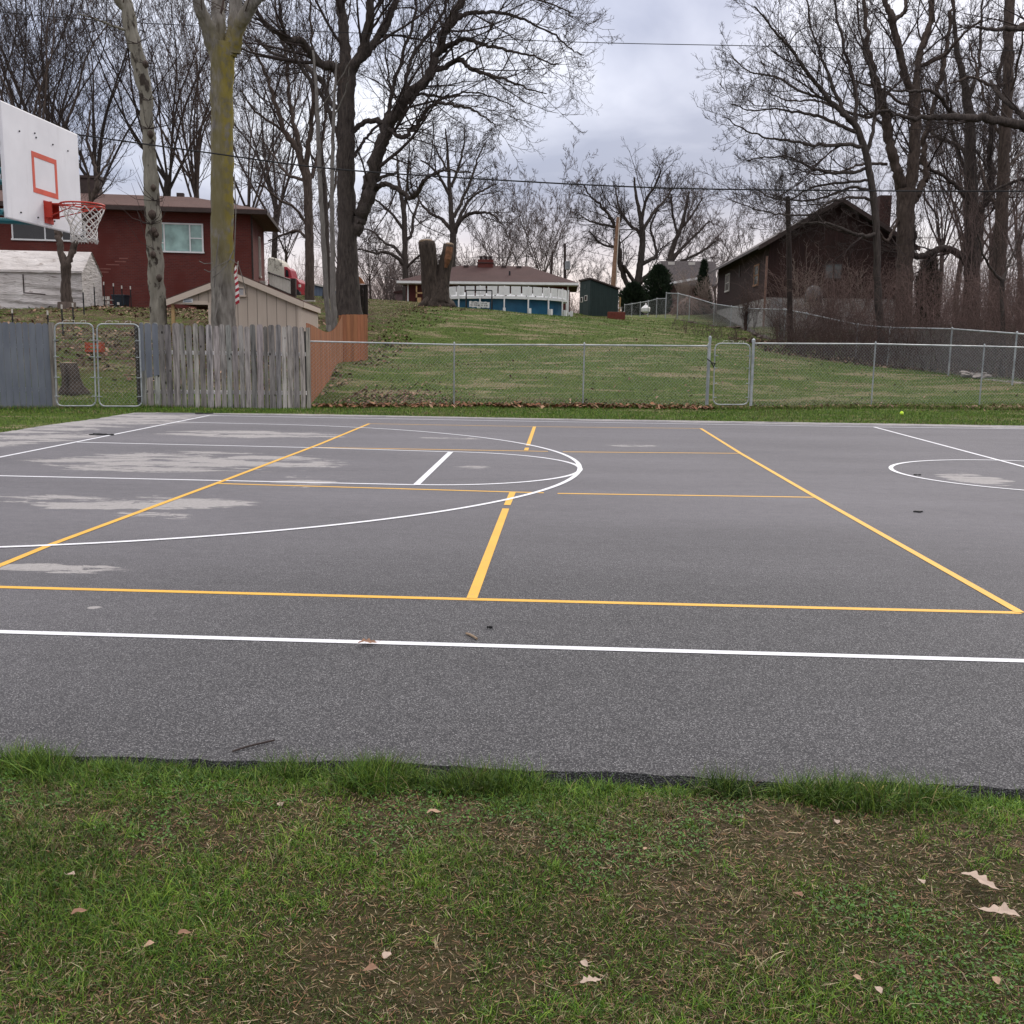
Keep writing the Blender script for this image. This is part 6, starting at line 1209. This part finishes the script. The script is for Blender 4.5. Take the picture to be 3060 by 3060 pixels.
def colors(n, straw_p, gmul=1.0):
    g = GREENS[rng.integers(0, 4, n)] * rng.uniform(.7, 1.35, n)[:, None] * gmul; s = STRAWS[rng.integers(0, 4, n)] * rng.uniform(.6, 1.25, n)[:, None]; m = (rng.random(n) < straw_p)[:, None]; return np.where(m, s, g)
# foreground bank: patchy, clumped grass with bare earth showing
def zone(n, x0, x1, y0, y1):
    return x0 + (x1 - x0) * rng.random(n), y0 + (y1 - y0) * rng.random(n)
x, y = zone(430000, 1.0, 6.3, -4.35, -2.38); half = (y - CY) * .60 + .25; k = np.abs(x - CX) < half; x, y = x[k], y[k]
f1 = nfield(x, y, 2.2, 3); f2 = nfield(x, y, 6.5, 5); f3 = nfield(x, y, 16, 6)
edge_ = sstep(y, -2.62, -2.46); bare = np.exp(-((y + 2.80 + .05 * f1) / .20) ** 2) * .75
dens = .82 + .52 * f1 + .50 * f2 + .45 * f3 + .25 * edge_ - bare * .9 + .25 * sstep(-y, 3.2, 3.6); keep = rng.random(len(x)) < np.clip(dens, .26, 1); x, y, f1, f2, edge_ = x[keep], y[keep], f1[keep], f2[keep], edge_[keep]
sp_ = np.clip(.05 - .28 * nfield(x, y, 3.1, 9) + .22 * sstep(-y, 3.3, 4.0) - .25 * edge_ + .2 * np.exp(-((y + 2.8) / .15) ** 2), .06, .8)
n = len(x); col = colors(n, sp_, 1.0) * (1 + .35 * nfield(x, y, 3.5, 61) + .2 * nfield(x, y, 9, 62))[:, None]; col = np.clip(col, .004, 1); isst = col[:, 0] > col[:, 1]; h = rng.gamma(4, .0062, n) * (1 + .35 * f2) * np.clip(.75 + .5 * f1, .45, 1.2) * (1 + .55 * edge_); h = np.clip(h, .008, .085); lean = np.where(isst, rng.uniform(.9, 1.5, n), rng.uniform(.25, 1.2, n))
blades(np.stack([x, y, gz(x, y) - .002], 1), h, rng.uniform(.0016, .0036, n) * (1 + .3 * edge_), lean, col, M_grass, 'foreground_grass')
print('fg blades', n)
# springy clumps scattered through it
nc = 900; cx_, cy_ = zone(nc, 1.2, 6.0, -4.3, -2.5); k = np.abs(cx_ - CX) < (cy_ - CY) * .6 + .25; cx_, cy_ = cx_[k], cy_[k]; k = rng.random(len(cx_)) < np.clip(.5 + .9 * nfield(cx_, cy_, 2.2, 3), .08, 1); cx_, cy_ = cx_[k], cy_[k]; nc = len(cx_); ci = rng.integers(0, nc, nc * 42); big = rng.uniform(.5, 1.25, nc)[ci]; x = cx_[ci] + rng.normal(0, .014, len(ci)) * big; y = cy_[ci] + rng.normal(0, .014, len(ci)) * big; n = len(x); ck = rng.uniform(.75, 1.5, nc)[ci][:, None]
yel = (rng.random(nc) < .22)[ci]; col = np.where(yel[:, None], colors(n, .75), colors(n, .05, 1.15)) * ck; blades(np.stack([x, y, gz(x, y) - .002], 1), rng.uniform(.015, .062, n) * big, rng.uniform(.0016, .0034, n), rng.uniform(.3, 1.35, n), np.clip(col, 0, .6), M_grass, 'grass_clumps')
# tufts leaning over the asphalt edge
cx_ = rng.uniform(1.2, 6.2, 70); cy_ = -2.47 + rng.normal(0, .035, 70); ci = rng.integers(0, 70, 38000); big = rng.choice([.3, .5, .85, 1.3], 70)[ci]; x = cx_[ci] + rng.normal(0, .04, 38000) * big; y = np.minimum(cy_[ci] + rng.normal(0, .028, 38000) * big, -2.385); n = len(x)
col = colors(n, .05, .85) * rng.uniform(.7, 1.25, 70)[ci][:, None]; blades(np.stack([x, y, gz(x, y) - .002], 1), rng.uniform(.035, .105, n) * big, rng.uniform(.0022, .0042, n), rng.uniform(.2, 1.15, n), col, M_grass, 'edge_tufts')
# clover and small broad leaves
x, y = zone(60000, 1.0, 6.3, -4.35, -2.5); half = (y - CY) * .60 + .25; k = (np.abs(x - CX) < half) & (nfield(x, y, 4, 21) > .18); x, y = x[k], y[k]; n = len(x); c = np.stack([x, y, gz(x, y) + rng.uniform(.004, .022, n)], 1); a = rng.random(n) * 6.28; e1 = np.stack([np.cos(a), np.sin(a), rng.normal(0, .35, n)], 1); e2 = np.stack([-np.sin(a), np.cos(a), rng.normal(0, .35, n)], 1); s = rng.uniform(.0025, .0065, n)[:, None]
V_ = np.stack([c - e1 * s, c - e2 * s * .7, c + e1 * s, c + e2 * s * .7], 1).reshape(-1, 3); cc = np.repeat(np.array([.045, .110, .014]) * rng.uniform(.6, 1.4, n)[:, None], 4, 0); o = link('clover', mesh_np('clover', V_, np.arange(4 * n).reshape(-1, 4), M_grass, cc)); tag(o, kind='stuff')
# thatch: short dead stems and crumbs lying on the earth
x, y = zone(90000, 1.0, 6.3, -4.35, -2.45); half = (y - CY) * .60 + .25; k = np.abs(x - CX) < half; x, y = x[k], y[k]; n = len(x); a = rng.random(n) * 6.28; L_ = rng.gamma(2.2, .0042, n)[:, None]; c = np.stack([x, y, gz(x, y) + rng.uniform(.001, .010, n)], 1); e1 = np.stack([np.cos(a), np.sin(a), rng.normal(0, .2, n)], 1) * L_; e2 = np.stack([-np.sin(a), np.cos(a), 0 * a + .3], 1) * rng.uniform(.0006, .0016, n)[:, None]
V_ = np.stack([c - e1, c - e2, c + e1, c + e2], 1).reshape(-1, 3); pal_ = np.array([[.24, .16, .08], [.15, .085, .045], [.08, .05, .032], [.30, .24, .15], [.20, .10, .05]]); cc = np.repeat(pal_[rng.integers(0, 5, n)] * rng.uniform(.6, 1.2, n)[:, None], 4, 0); o = link('thatch', mesh_np('thatch', V_, np.arange(4 * n).reshape(-1, 4), M_grass, cc)); tag(o, kind='stuff')
# strip of lawn between court and fences
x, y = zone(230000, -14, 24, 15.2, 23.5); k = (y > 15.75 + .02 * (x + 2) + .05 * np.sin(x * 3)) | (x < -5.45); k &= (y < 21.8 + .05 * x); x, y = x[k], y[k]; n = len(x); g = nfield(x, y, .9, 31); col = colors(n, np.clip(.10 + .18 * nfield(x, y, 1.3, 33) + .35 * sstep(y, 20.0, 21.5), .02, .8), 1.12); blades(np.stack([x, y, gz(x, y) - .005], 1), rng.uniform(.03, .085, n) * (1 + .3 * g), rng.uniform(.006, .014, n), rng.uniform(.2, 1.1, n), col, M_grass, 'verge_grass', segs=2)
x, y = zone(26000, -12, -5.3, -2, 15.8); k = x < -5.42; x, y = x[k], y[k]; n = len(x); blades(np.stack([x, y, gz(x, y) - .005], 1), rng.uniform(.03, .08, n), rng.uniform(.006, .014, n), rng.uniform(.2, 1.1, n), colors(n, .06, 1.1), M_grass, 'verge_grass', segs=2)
# edge of tall grass at the foot of the fences
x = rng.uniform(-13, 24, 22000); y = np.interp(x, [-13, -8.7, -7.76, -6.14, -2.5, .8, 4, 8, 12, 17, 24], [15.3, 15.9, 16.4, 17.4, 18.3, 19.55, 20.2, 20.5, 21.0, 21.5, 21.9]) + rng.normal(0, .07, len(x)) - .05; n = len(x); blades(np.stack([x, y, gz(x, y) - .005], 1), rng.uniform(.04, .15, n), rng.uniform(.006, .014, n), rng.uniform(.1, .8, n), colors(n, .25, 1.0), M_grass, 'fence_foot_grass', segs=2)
# hillside lawn, rougher tufts, straw patches
x, y = zone(420000, -22, 30, 19.8, 66); half = (y - CY) * .62; k = (np.abs(x - CX) < half) & (rng.random(len(x)) < np.clip(34 / (y + 4), 0, 1)) & (y > 19.8 + .04 * x); k &= ~((x < -2.2) & (y < 18.5)); x, y = x[k], y[k]; n = len(x)
st = nfield(x * .6, y * 1.6, .7, 41); sp_ = np.clip(.16 + .75 * st, .03, .9); lf = (x < -2.8 - .02 * (y - 20)); sp_ = np.where(lf, np.clip(sp_ + .25, 0, 1), sp_); col = colors(n, sp_, 1.0); s_ = 1 + (y - 20) / 45
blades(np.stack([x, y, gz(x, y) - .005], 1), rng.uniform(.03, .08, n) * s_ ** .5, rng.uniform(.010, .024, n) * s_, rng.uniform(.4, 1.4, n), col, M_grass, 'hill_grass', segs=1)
# fallen leaves: drifts as stuff
def leafstuff(x, y, size, name, cols, dz=.01):
    n = len(x); a = rng.random(n) * 6.28; t1 = rng.normal(0, .45, n); t2 = rng.normal(0, .3, n); s = (size * rng.uniform(.6, 1.3, n))[:, None]; c = np.stack([x, y, gz(x, y) + dz + np.abs(rng.normal(0, .02, n))], 1); e1 = np.stack([np.cos(a), np.sin(a), t1], 1) * s; e2 = np.stack([-np.sin(a), np.cos(a), t2], 1) * s * .62; up_ = np.array([0, 0, 1.]) * s * .25
    V_ = np.stack([c - e1, c - e2 * .8 - e1 * .3 + up_, c + e2 * .2 * 0 - e1 * .0, c + e2 * .9 - e1 * .2 + up_, c + e1 * 1.05 + up_ * .5, c - e2 + e1 * .4 + up_, c + e2 * .7 + e1 * .5 + up_], 1).reshape(-1, 3); i = np.arange(n) * 7
    F = np.concatenate([np.stack([i, i + 1, i + 2], 1), np.stack([i, i + 2, i + 3], 1), np.stack([i + 2, i + 5, i + 4], 1), np.stack([i + 2, i + 4, i + 6], 1), np.stack([i + 1, i + 5, i + 2], 1), np.stack([i + 2, i + 6, i + 3], 1)]); cc = np.repeat(cols[rng.integers(0, len(cols), n)] * rng.uniform(.6, 1.3, n)[:, None], 7, 0); o = link(name, mesh_np(name, V_, F, M_leafm, cc)); tag(o, kind='stuff')
LC = np.array([[.19, .085, .045], [.14, .06, .035], [.26, .16, .10], [.10, .05, .032], [.22, .11, .06]]); LC2 = np.array([[.24, .15, .10], [.16, .09, .06], [.11, .065, .045], [.30, .20, .14]])
x = rng.uniform(-2.4, 7.4, 1300); yf = np.interp(x, [-2.5, .8, 4, 8, 17], [18.3, 19.55, 20.2, 20.5, 21.5]); y = yf + rng.normal(0.05, .22, len(x)) + .03 * np.sin(x * 5); leafstuff(x, y - .05, .06, 'fence_leaves', LC * 1.2, .035)
x = rng.uniform(7.5, 20, 1100); yf = np.interp(x, [7.5, 17, 20], [20.45, 21.5, 21.7]); leafstuff(x, yf + np.abs(rng.normal(0, .25, len(x))), .05, 'fence_leaves', LC2)
x = rng.normal(-1.0, .9, 700); y = rng.normal(21.4, 1.3, 700); leafstuff(np.clip(x, -2.1, 3), np.maximum(y, 19.4), .05, 'lawn_leaves', LC2)
x = rng.uniform(-20, -2.8, 5200); y = rng.uniform(21.5, 41, 5200); k = (nfield(x, y, .5, 51) + .5 * sstep(y, 20, 27) > .15) & (y > 18.4 + .35 * (x + 2.5)); leafstuff(x[k], y[k], .07, 'slope_leaves', LC2)
x = rng.uniform(-4.6, 1.5, 1400); y = rng.uniform(36, 50, 1400); k = (x < -2.4 + nfield(x, y, .8, 77) * 1.6); leafstuff(x[k], y[k], .06, 'slope_leaves', LC2 * .8)
x = rng.uniform(-3, 22, 450); y = rng.uniform(20.5, 42, 450); leafstuff(x, y, .05, 'lawn_leaves', LC2)
x = rng.uniform(12, 26, 3500); y = 27 + (x - 22) * -1.2 + rng.uniform(-1.5, 9, 3500); leafstuff(x, np.maximum(y, 24), .08, 'bramble_leaves', LC2 * .7)

# brambles beyond the right hand fence
def fence_y(x): return np.interp(x, [7.8, 9.2, 10.9, 12.2, 13.6, 14.5, 17.5, 18.9, 21], [66, 52, 41.6, 37.5, 35.5, 34.9, 29.2, 24.8, 22])
def bramble(n, xr, off, hr, name, mat, r=.009, wsc=1.):
    x = rng.uniform(*xr, n); y = fence_y(x) + off[0] + (off[1] - off[0]) * rng.random(n) ** 1.2; m = 7; u = np.linspace(0, 1, m)[None]; a = rng.random(n) * 6.28; H = rng.uniform(*hr, n)[:, None]; reach = H * rng.uniform(.2, 1.1, (n, 1)) * wsc; base = np.stack([x, y, gz(x, y) - .1], 1)
    c = base[:, None] + np.stack([np.cos(a)[:, None] * reach * u, np.sin(a)[:, None] * reach * u, H * np.sin(u * rng.uniform(1.5, 2.5, (n, 1)))], 2); c[:, 1:] += np.cumsum(rng.normal(0, .05, c[:, 1:].shape), 1); R_ = r * (1 - .5 * u) * np.ones((n, 1)); l = np.linalg.norm(np.diff(c, axis=1), axis=2).sum(1)
    a3 = grow(c, R_, 5, .2, .35, 45, 3, .02, .25, .7, r * .5, .5, l); V_, F = join([tubes(c, R_, 3), tubes(a3[0], a3[1], 3)]); o = link(name, mesh_np(name, V_, F, mat)); tag(o, kind='stuff')
bramble(2300, (13.2, 30), (.6, 7), (.5, 2.0), 'bramble_thicket', M_brn, .009)
bramble(2500, (14.8, 36), (5, 20), (1.3, 3.9), 'bramble_thicket', plain('brown_red_canes', (.12, .078, .068), .95, var=.4, scale=1.5), .010)
bramble(1500, (22, 46), (10, 34), (3.5, 8.5), 'bramble_thicket', plain('grey_red_canes', (.13, .09, .08), .95, var=.4), .013, .5)
bramble(160, (9.5, 13.5), (.2, 3), (.3, .9), 'bramble_thicket', M_brn, .009)
# low scrub and far wood along the skyline
x = rng.uniform(-70, 90, 5200); y = rng.uniform(118, 190, 5200); n = len(x); H = rng.uniform(3, 7.5, n) * np.where((x > -14) & (x < 22), .72, 1.25); base = np.stack([x, y, hts(x, y)], 1); u = np.linspace(0, 1, 5)[None]; a = rng.random(n) * 6.28; c = base[:, None] + np.stack([np.cos(a)[:, None] * u * H[:, None] * .35, np.sin(a)[:, None] * u * H[:, None] * .3, H[:, None] * u], 2); c[:, 1:] += np.cumsum(rng.normal(0, .16, c[:, 1:].shape), 1)
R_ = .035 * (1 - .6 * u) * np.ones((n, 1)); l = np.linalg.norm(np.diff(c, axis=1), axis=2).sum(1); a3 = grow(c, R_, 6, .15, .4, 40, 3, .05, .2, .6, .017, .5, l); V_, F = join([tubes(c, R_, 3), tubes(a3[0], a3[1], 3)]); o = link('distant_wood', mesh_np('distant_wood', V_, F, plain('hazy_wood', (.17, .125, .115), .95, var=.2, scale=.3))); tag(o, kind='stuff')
x = rng.uniform(-14, -4.5, 700); y = rng.uniform(88, 112, 700); n = len(x); H = rng.uniform(2, 6, n); base = np.stack([x, y, hts(x, y)], 1); a = rng.random(n) * 6.28; c = base[:, None] + np.stack([np.cos(a)[:, None] * u * H[:, None] * .7, np.sin(a)[:, None] * u * H[:, None] * .5, H[:, None] * np.sin(u * 1.9)], 2); c[:, 1:] += np.cumsum(rng.normal(0, .12, c[:, 1:].shape), 1)
R_ = .03 * (1 - .6 * u) * np.ones((n, 1)); l = np.linalg.norm(np.diff(c, axis=1), axis=2).sum(1); a3 = grow(c, R_, 5, .15, .4, 40, 3, .02, .2, .6, .014, .5, l); V_, F = join([tubes(c, R_, 3), tubes(a3[0], a3[1], 3)]); o = link('tangled_scrub', mesh_np('tangled_scrub', V_, F, M_twigfar)); tag(o, kind='stuff')

# ================================================================== small things
bp = G(2694, 1243); zb_ = ht(bp.x, bp.y); mb = MB(); bpy_m = bpy.data.meshes.new('tennis_ball')
import bmesh
bm = bmesh.new(); bmesh.ops.create_uvsphere(bm, u_segments=24, v_segments=16, radius=.045)
for f in bm.faces: f.smooth = True
bm.to_mesh(bpy_m); bm.free()
def ballmat():
    n = N('tennis_felt'); sp = n.node('ShaderNodeSeparateXYZ'); n.L(n.obj(), sp.inputs[0])
    q = n.math('SUBTRACT', n.math('ABSOLUTE', n.math('ADD', sp.outputs[2], n.math('MULTIPLY', n.math('MULTIPLY', sp.outputs[0], sp.outputs[1]), 28))), .014); seam = n.sm(n.math('ABSOLUTE', q), .0022, .0008)
    col = n.mix(seam, n.ramp(n.noise(n.obj(), 160, 4), [(.3, (.50, .74, .03)), (.7, (.66, .92, .06))]), (.7, .75, .6)); n.bump(n.noise(n.obj(), 300, 3), .4, .001); return n.fin(col, .9)
bpy_m.materials.append(ballmat()); ball = bpy.data.objects.new('tennis_ball', bpy_m); COL.objects.link(ball); ball.location = (bp.x, bp.y, zb_ + .075); tag(ball, 'bright yellow green tennis ball lying on the grass beyond the court', 'ball')
# individual dead leaves
LEAFM = [plain('tan_leaf', (.34, .22, .15), .85, var=.2, scale=30), plain('brown_leaf', (.20, .11, .07), .85, var=.3, scale=30), plain('pale_leaf', (.36, .275, .22), .85, var=.15, scale=30)]
def leaf(px, py, L_, label, mi=0, oak=False, rz=None, onz=None, grp='fallen leaves in the foreground'):
    L_ = L_ if oak else L_ * .8; q = G(px, py, -.1); z_ = float(gz(q.x, q.y)) if onz is None else onz; q = G(px, py, z_ + .025 if onz is None else onz + .006); n = 22 if oak else 12; rz = random.uniform(0, 6.28) if rz is None else rz; vs = [(0, 0, 0)]; mid = []
    for s in (1, -1):
        for i in range(n + 1):
            u = i / n; wv = math.sin(PI * u ** .8) * .34
            if oak: wv = math.sin(PI * min(1, u ** .8)) * .20 * (1 + .38 * math.sin(u * 25 + s)) + .008
            vs.append(((u - .5) * L_, s * wv * L_, .05 * L_ * math.sin(u * 5) + (.09 * L_) * (wv / .3) ** 2 * (1 + .5 * math.sin(u * 9 + s))))
    for i in range(n + 1): u = i / n; mid.append(((u - .5) * L_, 0, .05 * L_ * math.sin(u * 5)))
    vs = vs[1:] + mid; a0, b0, m0 = 0, n + 1, 2 * n + 2; fs = []
    for i in range(n): fs += [(m0 + i, m0 + i + 1, a0 + i + 1, a0 + i), (b0 + i, b0 + i + 1, m0 + i + 1, m0 + i)]
    mb = MB(); mb.add(vs, fs); mb.tube([(L_ * .5, 0, .05 * L_ * math.sin(5)), (L_ * .66, .03 * L_, .004)], .0008, 4); me = mb.mesh('leaf', LEAFM[mi]); o = bpy.data.objects.new('dead_leaf', me); COL.objects.link(o); o.location = q; o.rotation_euler = (random.uniform(-.15, .15), random.uniform(-.12, .12), rz); tag(o, label, 'leaf', grp)
leaf(2929, 2630, .105, 'large pale lobed oak leaf, upper of the two near the right edge', 2, True, -.8); leaf(2986, 2723, .10, 'large pale lobed leaf, lower of the two near the right edge', 2, True, 2.9)
leaf(1297, 2426, .058, 'tan oval leaf on bare earth left of centre, just below the court edge', 0, False, .2); leaf(1766, 2929, .055, 'crumpled pale leaf near the bottom, right of centre', 2, True, .4); leaf(237, 2724, .05, 'narrow brown leaf in the grass at lower left', 1, False, .6)
leaf(551, 2787, .042, 'small pinkish leaf in lower left, right of a paler one', 1); leaf(445, 2822, .034, 'small pale torn leaf at lower left', 0); leaf(1157, 2853, .042, 'curled grey brown leaf at lower left of centre', 2); leaf(1106, 2895, .045, 'brown curled leaf just below a grey one near the bottom', 1); leaf(838, 2402, .04, 'thin pale leaf below the grass tufts, left of centre', 2)
leaf(198, 2315, .04, 'small reddish leaf in the tall edge grass at far left', 1); leaf(64, 2332, .032, 'tiny reddish leaf nearest the left edge', 1); leaf(2085, 2380, .034, 'small pale leaf in the edge grass right of centre', 2); leaf(2752, 2632, .036, 'curled grey leaf left of the two big oak leaves', 2); leaf(2626, 2957, .034, 'small whitish leaf at lower right', 2); leaf(2562, 2921, .03, 'small pinkish square leaf at lower right', 0)
leaf(2210, 2440, .034, 'flat pale leaf on worn earth right of centre', 2); leaf(1932, 2536, .03, 'small tan leaf near the middle of the worn bank', 0); leaf(2501, 2455, .034, 'curled tan leaf below the dry grass tuft', 2); leaf(2384, 2671, .038, 'twisted brown leaf in the middle right of the grass', 1); leaf(1746, 2879, .032, 'small grey leaf above the crumpled pale leaf', 2); leaf(2978, 2929, .034, 'small tan leaf at the lower right corner', 0); leaf(210, 2612, .034, 'small grey brown leaf at mid left of the grass', 2)
leaf(1100, 1918, .10, 'reddish brown leaf lying on the near white line', 1, True, .1, .012, None)
# twigs on the asphalt
for pl_, r_, lab in (([(695, 2245), (735, 2232), (775, 2222), (820, 2212)], .0035, 'thin black twig on the asphalt by the grass edge'), ([(1393, 1893), (1404, 1896), (1415, 1902), (1425, 1909)], .006, 'short curved pale brown twig above the near white line')):
    p_ = [G(a, b, .008) for a, b in pl_]; solo('twig', MB().tube(p_, r_, 6), M_twig if 'black' in lab else M_cut, lab, 'twig', p_[0])
for (px, py, lab) in ((1467, 1878, 'tiny black bark crumb above the near white line'), (300, 1298, 'dark clump of wet leaves on the left margin of the asphalt'), (600, 1236, 'dark debris at the far left corner of the asphalt'), (2740, 1420, 'small dark crumb inside the right hand circle'), (2740, 1530, 'small dark crumb below the right hand circle')):
    q = G(px, py, .004); mb = MB(); s_ = .012 if 'tiny' in lab else (.03 if 'crumb' in lab else .16)
    for k in range(7): a = random.uniform(0, 6.28); mb.box((q.x + random.uniform(-1, 1) * s_ * 1.4, q.y + random.uniform(-1, 1) * s_ * .5, q.z + .006), (s_ * .8, s_ * .35, .012), a)
    solo('debris', mb, M_wireblk, lab, 'debris', q)
# dry grass tuft with broad blades
q = G(2612, 2400, -.02); t = T('dry_grass_tuft', 'small tuft of broad yellowing blades in a gap of the edge grass', 'grass tuft', q); mb = MB()
for (dx, dy, h_, c) in ((-.06, .02, .06, 0), (.045, .015, .055, 1), (.10, 0, .035, 1), (-.03, -.05, .01, 1), (.02, -.05, .015, 0), (.0, .03, .05, 0)):
    a = math.atan2(dy, dx); pr = []
    for k in range(5): u = k / 4; w_ = .0045 * math.sin(PI * (.15 + .85 * u)) ; cx2, cy2, cz2 = q.x + dx * u, q.y + dy * u, q.z + h_ * math.sin(u * 2.0) + .003; pr.append(((cx2 - math.sin(a) * w_, cy2 + math.cos(a) * w_, cz2), (cx2 + math.sin(a) * w_, cy2 - math.cos(a) * w_, cz2)))
    vs = [v for p2 in pr for v in p2]; mb.add(vs, [(2 * k, 2 * k + 1, 2 * k + 3, 2 * k + 2) for k in range(4)])
part('blades', mb, plain('yellow_blade', (.34, .27, .10), .7, var=.3, scale=20), t)
# stones at the foot of the right hand fence, rubble along the fence
M_rock = plain('pale_rock', (.26, .23, .21), .9, var=.25, scale=8, bump=.5); M_rockd = plain('dark_rock', (.09, .07, .06), .9, var=.3, scale=8, bump=.5)
def rock(p_, s, mat, label, grp):
    me = bpy.data.meshes.new('rock'); bm = bmesh.new(); bmesh.ops.create_icosphere(bm, subdivisions=2, radius=1); r = np.random.default_rng(int(abs(p_[0] * 977 + p_[1] * 131)) % 99991); k = r.normal(size=(3, 3)) * 1.6
    for v in bm.verts: c = np.array(v.co); f = 1 + .22 * math.sin(c @ k[0]) + .18 * math.sin(c @ k[1] * 2 + 1); v.co = Vector(c * f) * s; v.co.z *= .42; v.co.x *= 1.4
    bm.to_mesh(me); bm.free(); me.materials.append(mat); o = bpy.data.objects.new('rock', me); COL.objects.link(o); o.location = p_; o.rotation_euler = (random.uniform(-.2, .2), random.uniform(-.2, .2), random.uniform(0, 6.28)); tag(o, label, 'rock', grp)
for k in range(16):
    px = random.uniform(2880, 2960); d_ = random.uniform(32.5, 34.5); p_ = onG(px, d_); p_.z += random.uniform(0, .18); rock(p_, random.uniform(.09, .17), M_rock, 'pale flat stone in the small heap at the foot of the long fence, far right', 'pale stones heaped by the long fence')
for k in range(10):
    px = 2960 + k * 12; p_ = onG(px, 32 - k * .12); rock(p_, random.uniform(.08, .14), M_rock, 'pale stone in the row trailing right from the stone heap', 'stones trailing from the heap')
for k in range(34):
    u = k / 33; px = np.interp(u, [0, .3, .6, 1], [2035, 2133, 2184, 2330]); d_ = np.interp(u, [0, .3, .6, 1], [74, 68.5, 62.5, 51]) - .3; p_ = onG(px + random.uniform(-4, 4), d_); rock(p_, random.uniform(.12, .3), M_rockd, 'dark stone in the rubble edge below the long hill fence', 'dark stones edging the hill fence')
# orange thing behind the gate and boards on the slope
p_ = onG(277, 30.5); p_.z = P(277, 1035, 30.5).z; zt_ = P(277, 1008, 30.5).z
t = T('crate', 'orange slatted crate lying on the leafy slope behind the double gate', 'crate', p_); zz0 = ht(p_.x, p_.y)
for k in range(3):
    mb = MB(); mb.box((p_.x, p_.y, zz0 + .06 + .1 * k), (.46, .03, .05), .05); mb.box((p_.x, p_.y + .3, zz0 + .06 + .1 * k), (.46, .03, .05), .05); part('slat', mb, plain('orange_plastic', (.36, .07, .03), .6), t)
for s_ in (-.22, .22): mb = MB(); mb.box((p_.x + s_, p_.y + .15, zz0 + .16), (.03, .3, .3), .05); part('end', mb, MATS['orange_plastic'], t)
p_ = onG(915, 60); solo('plank', MB().box((p_.x, p_.y, P(920, 899, 60).z), (1.1, .35, .08), .1), M_offw, 'pale plank lying on the bank edge right of the tan shed roof', 'plank', p_)
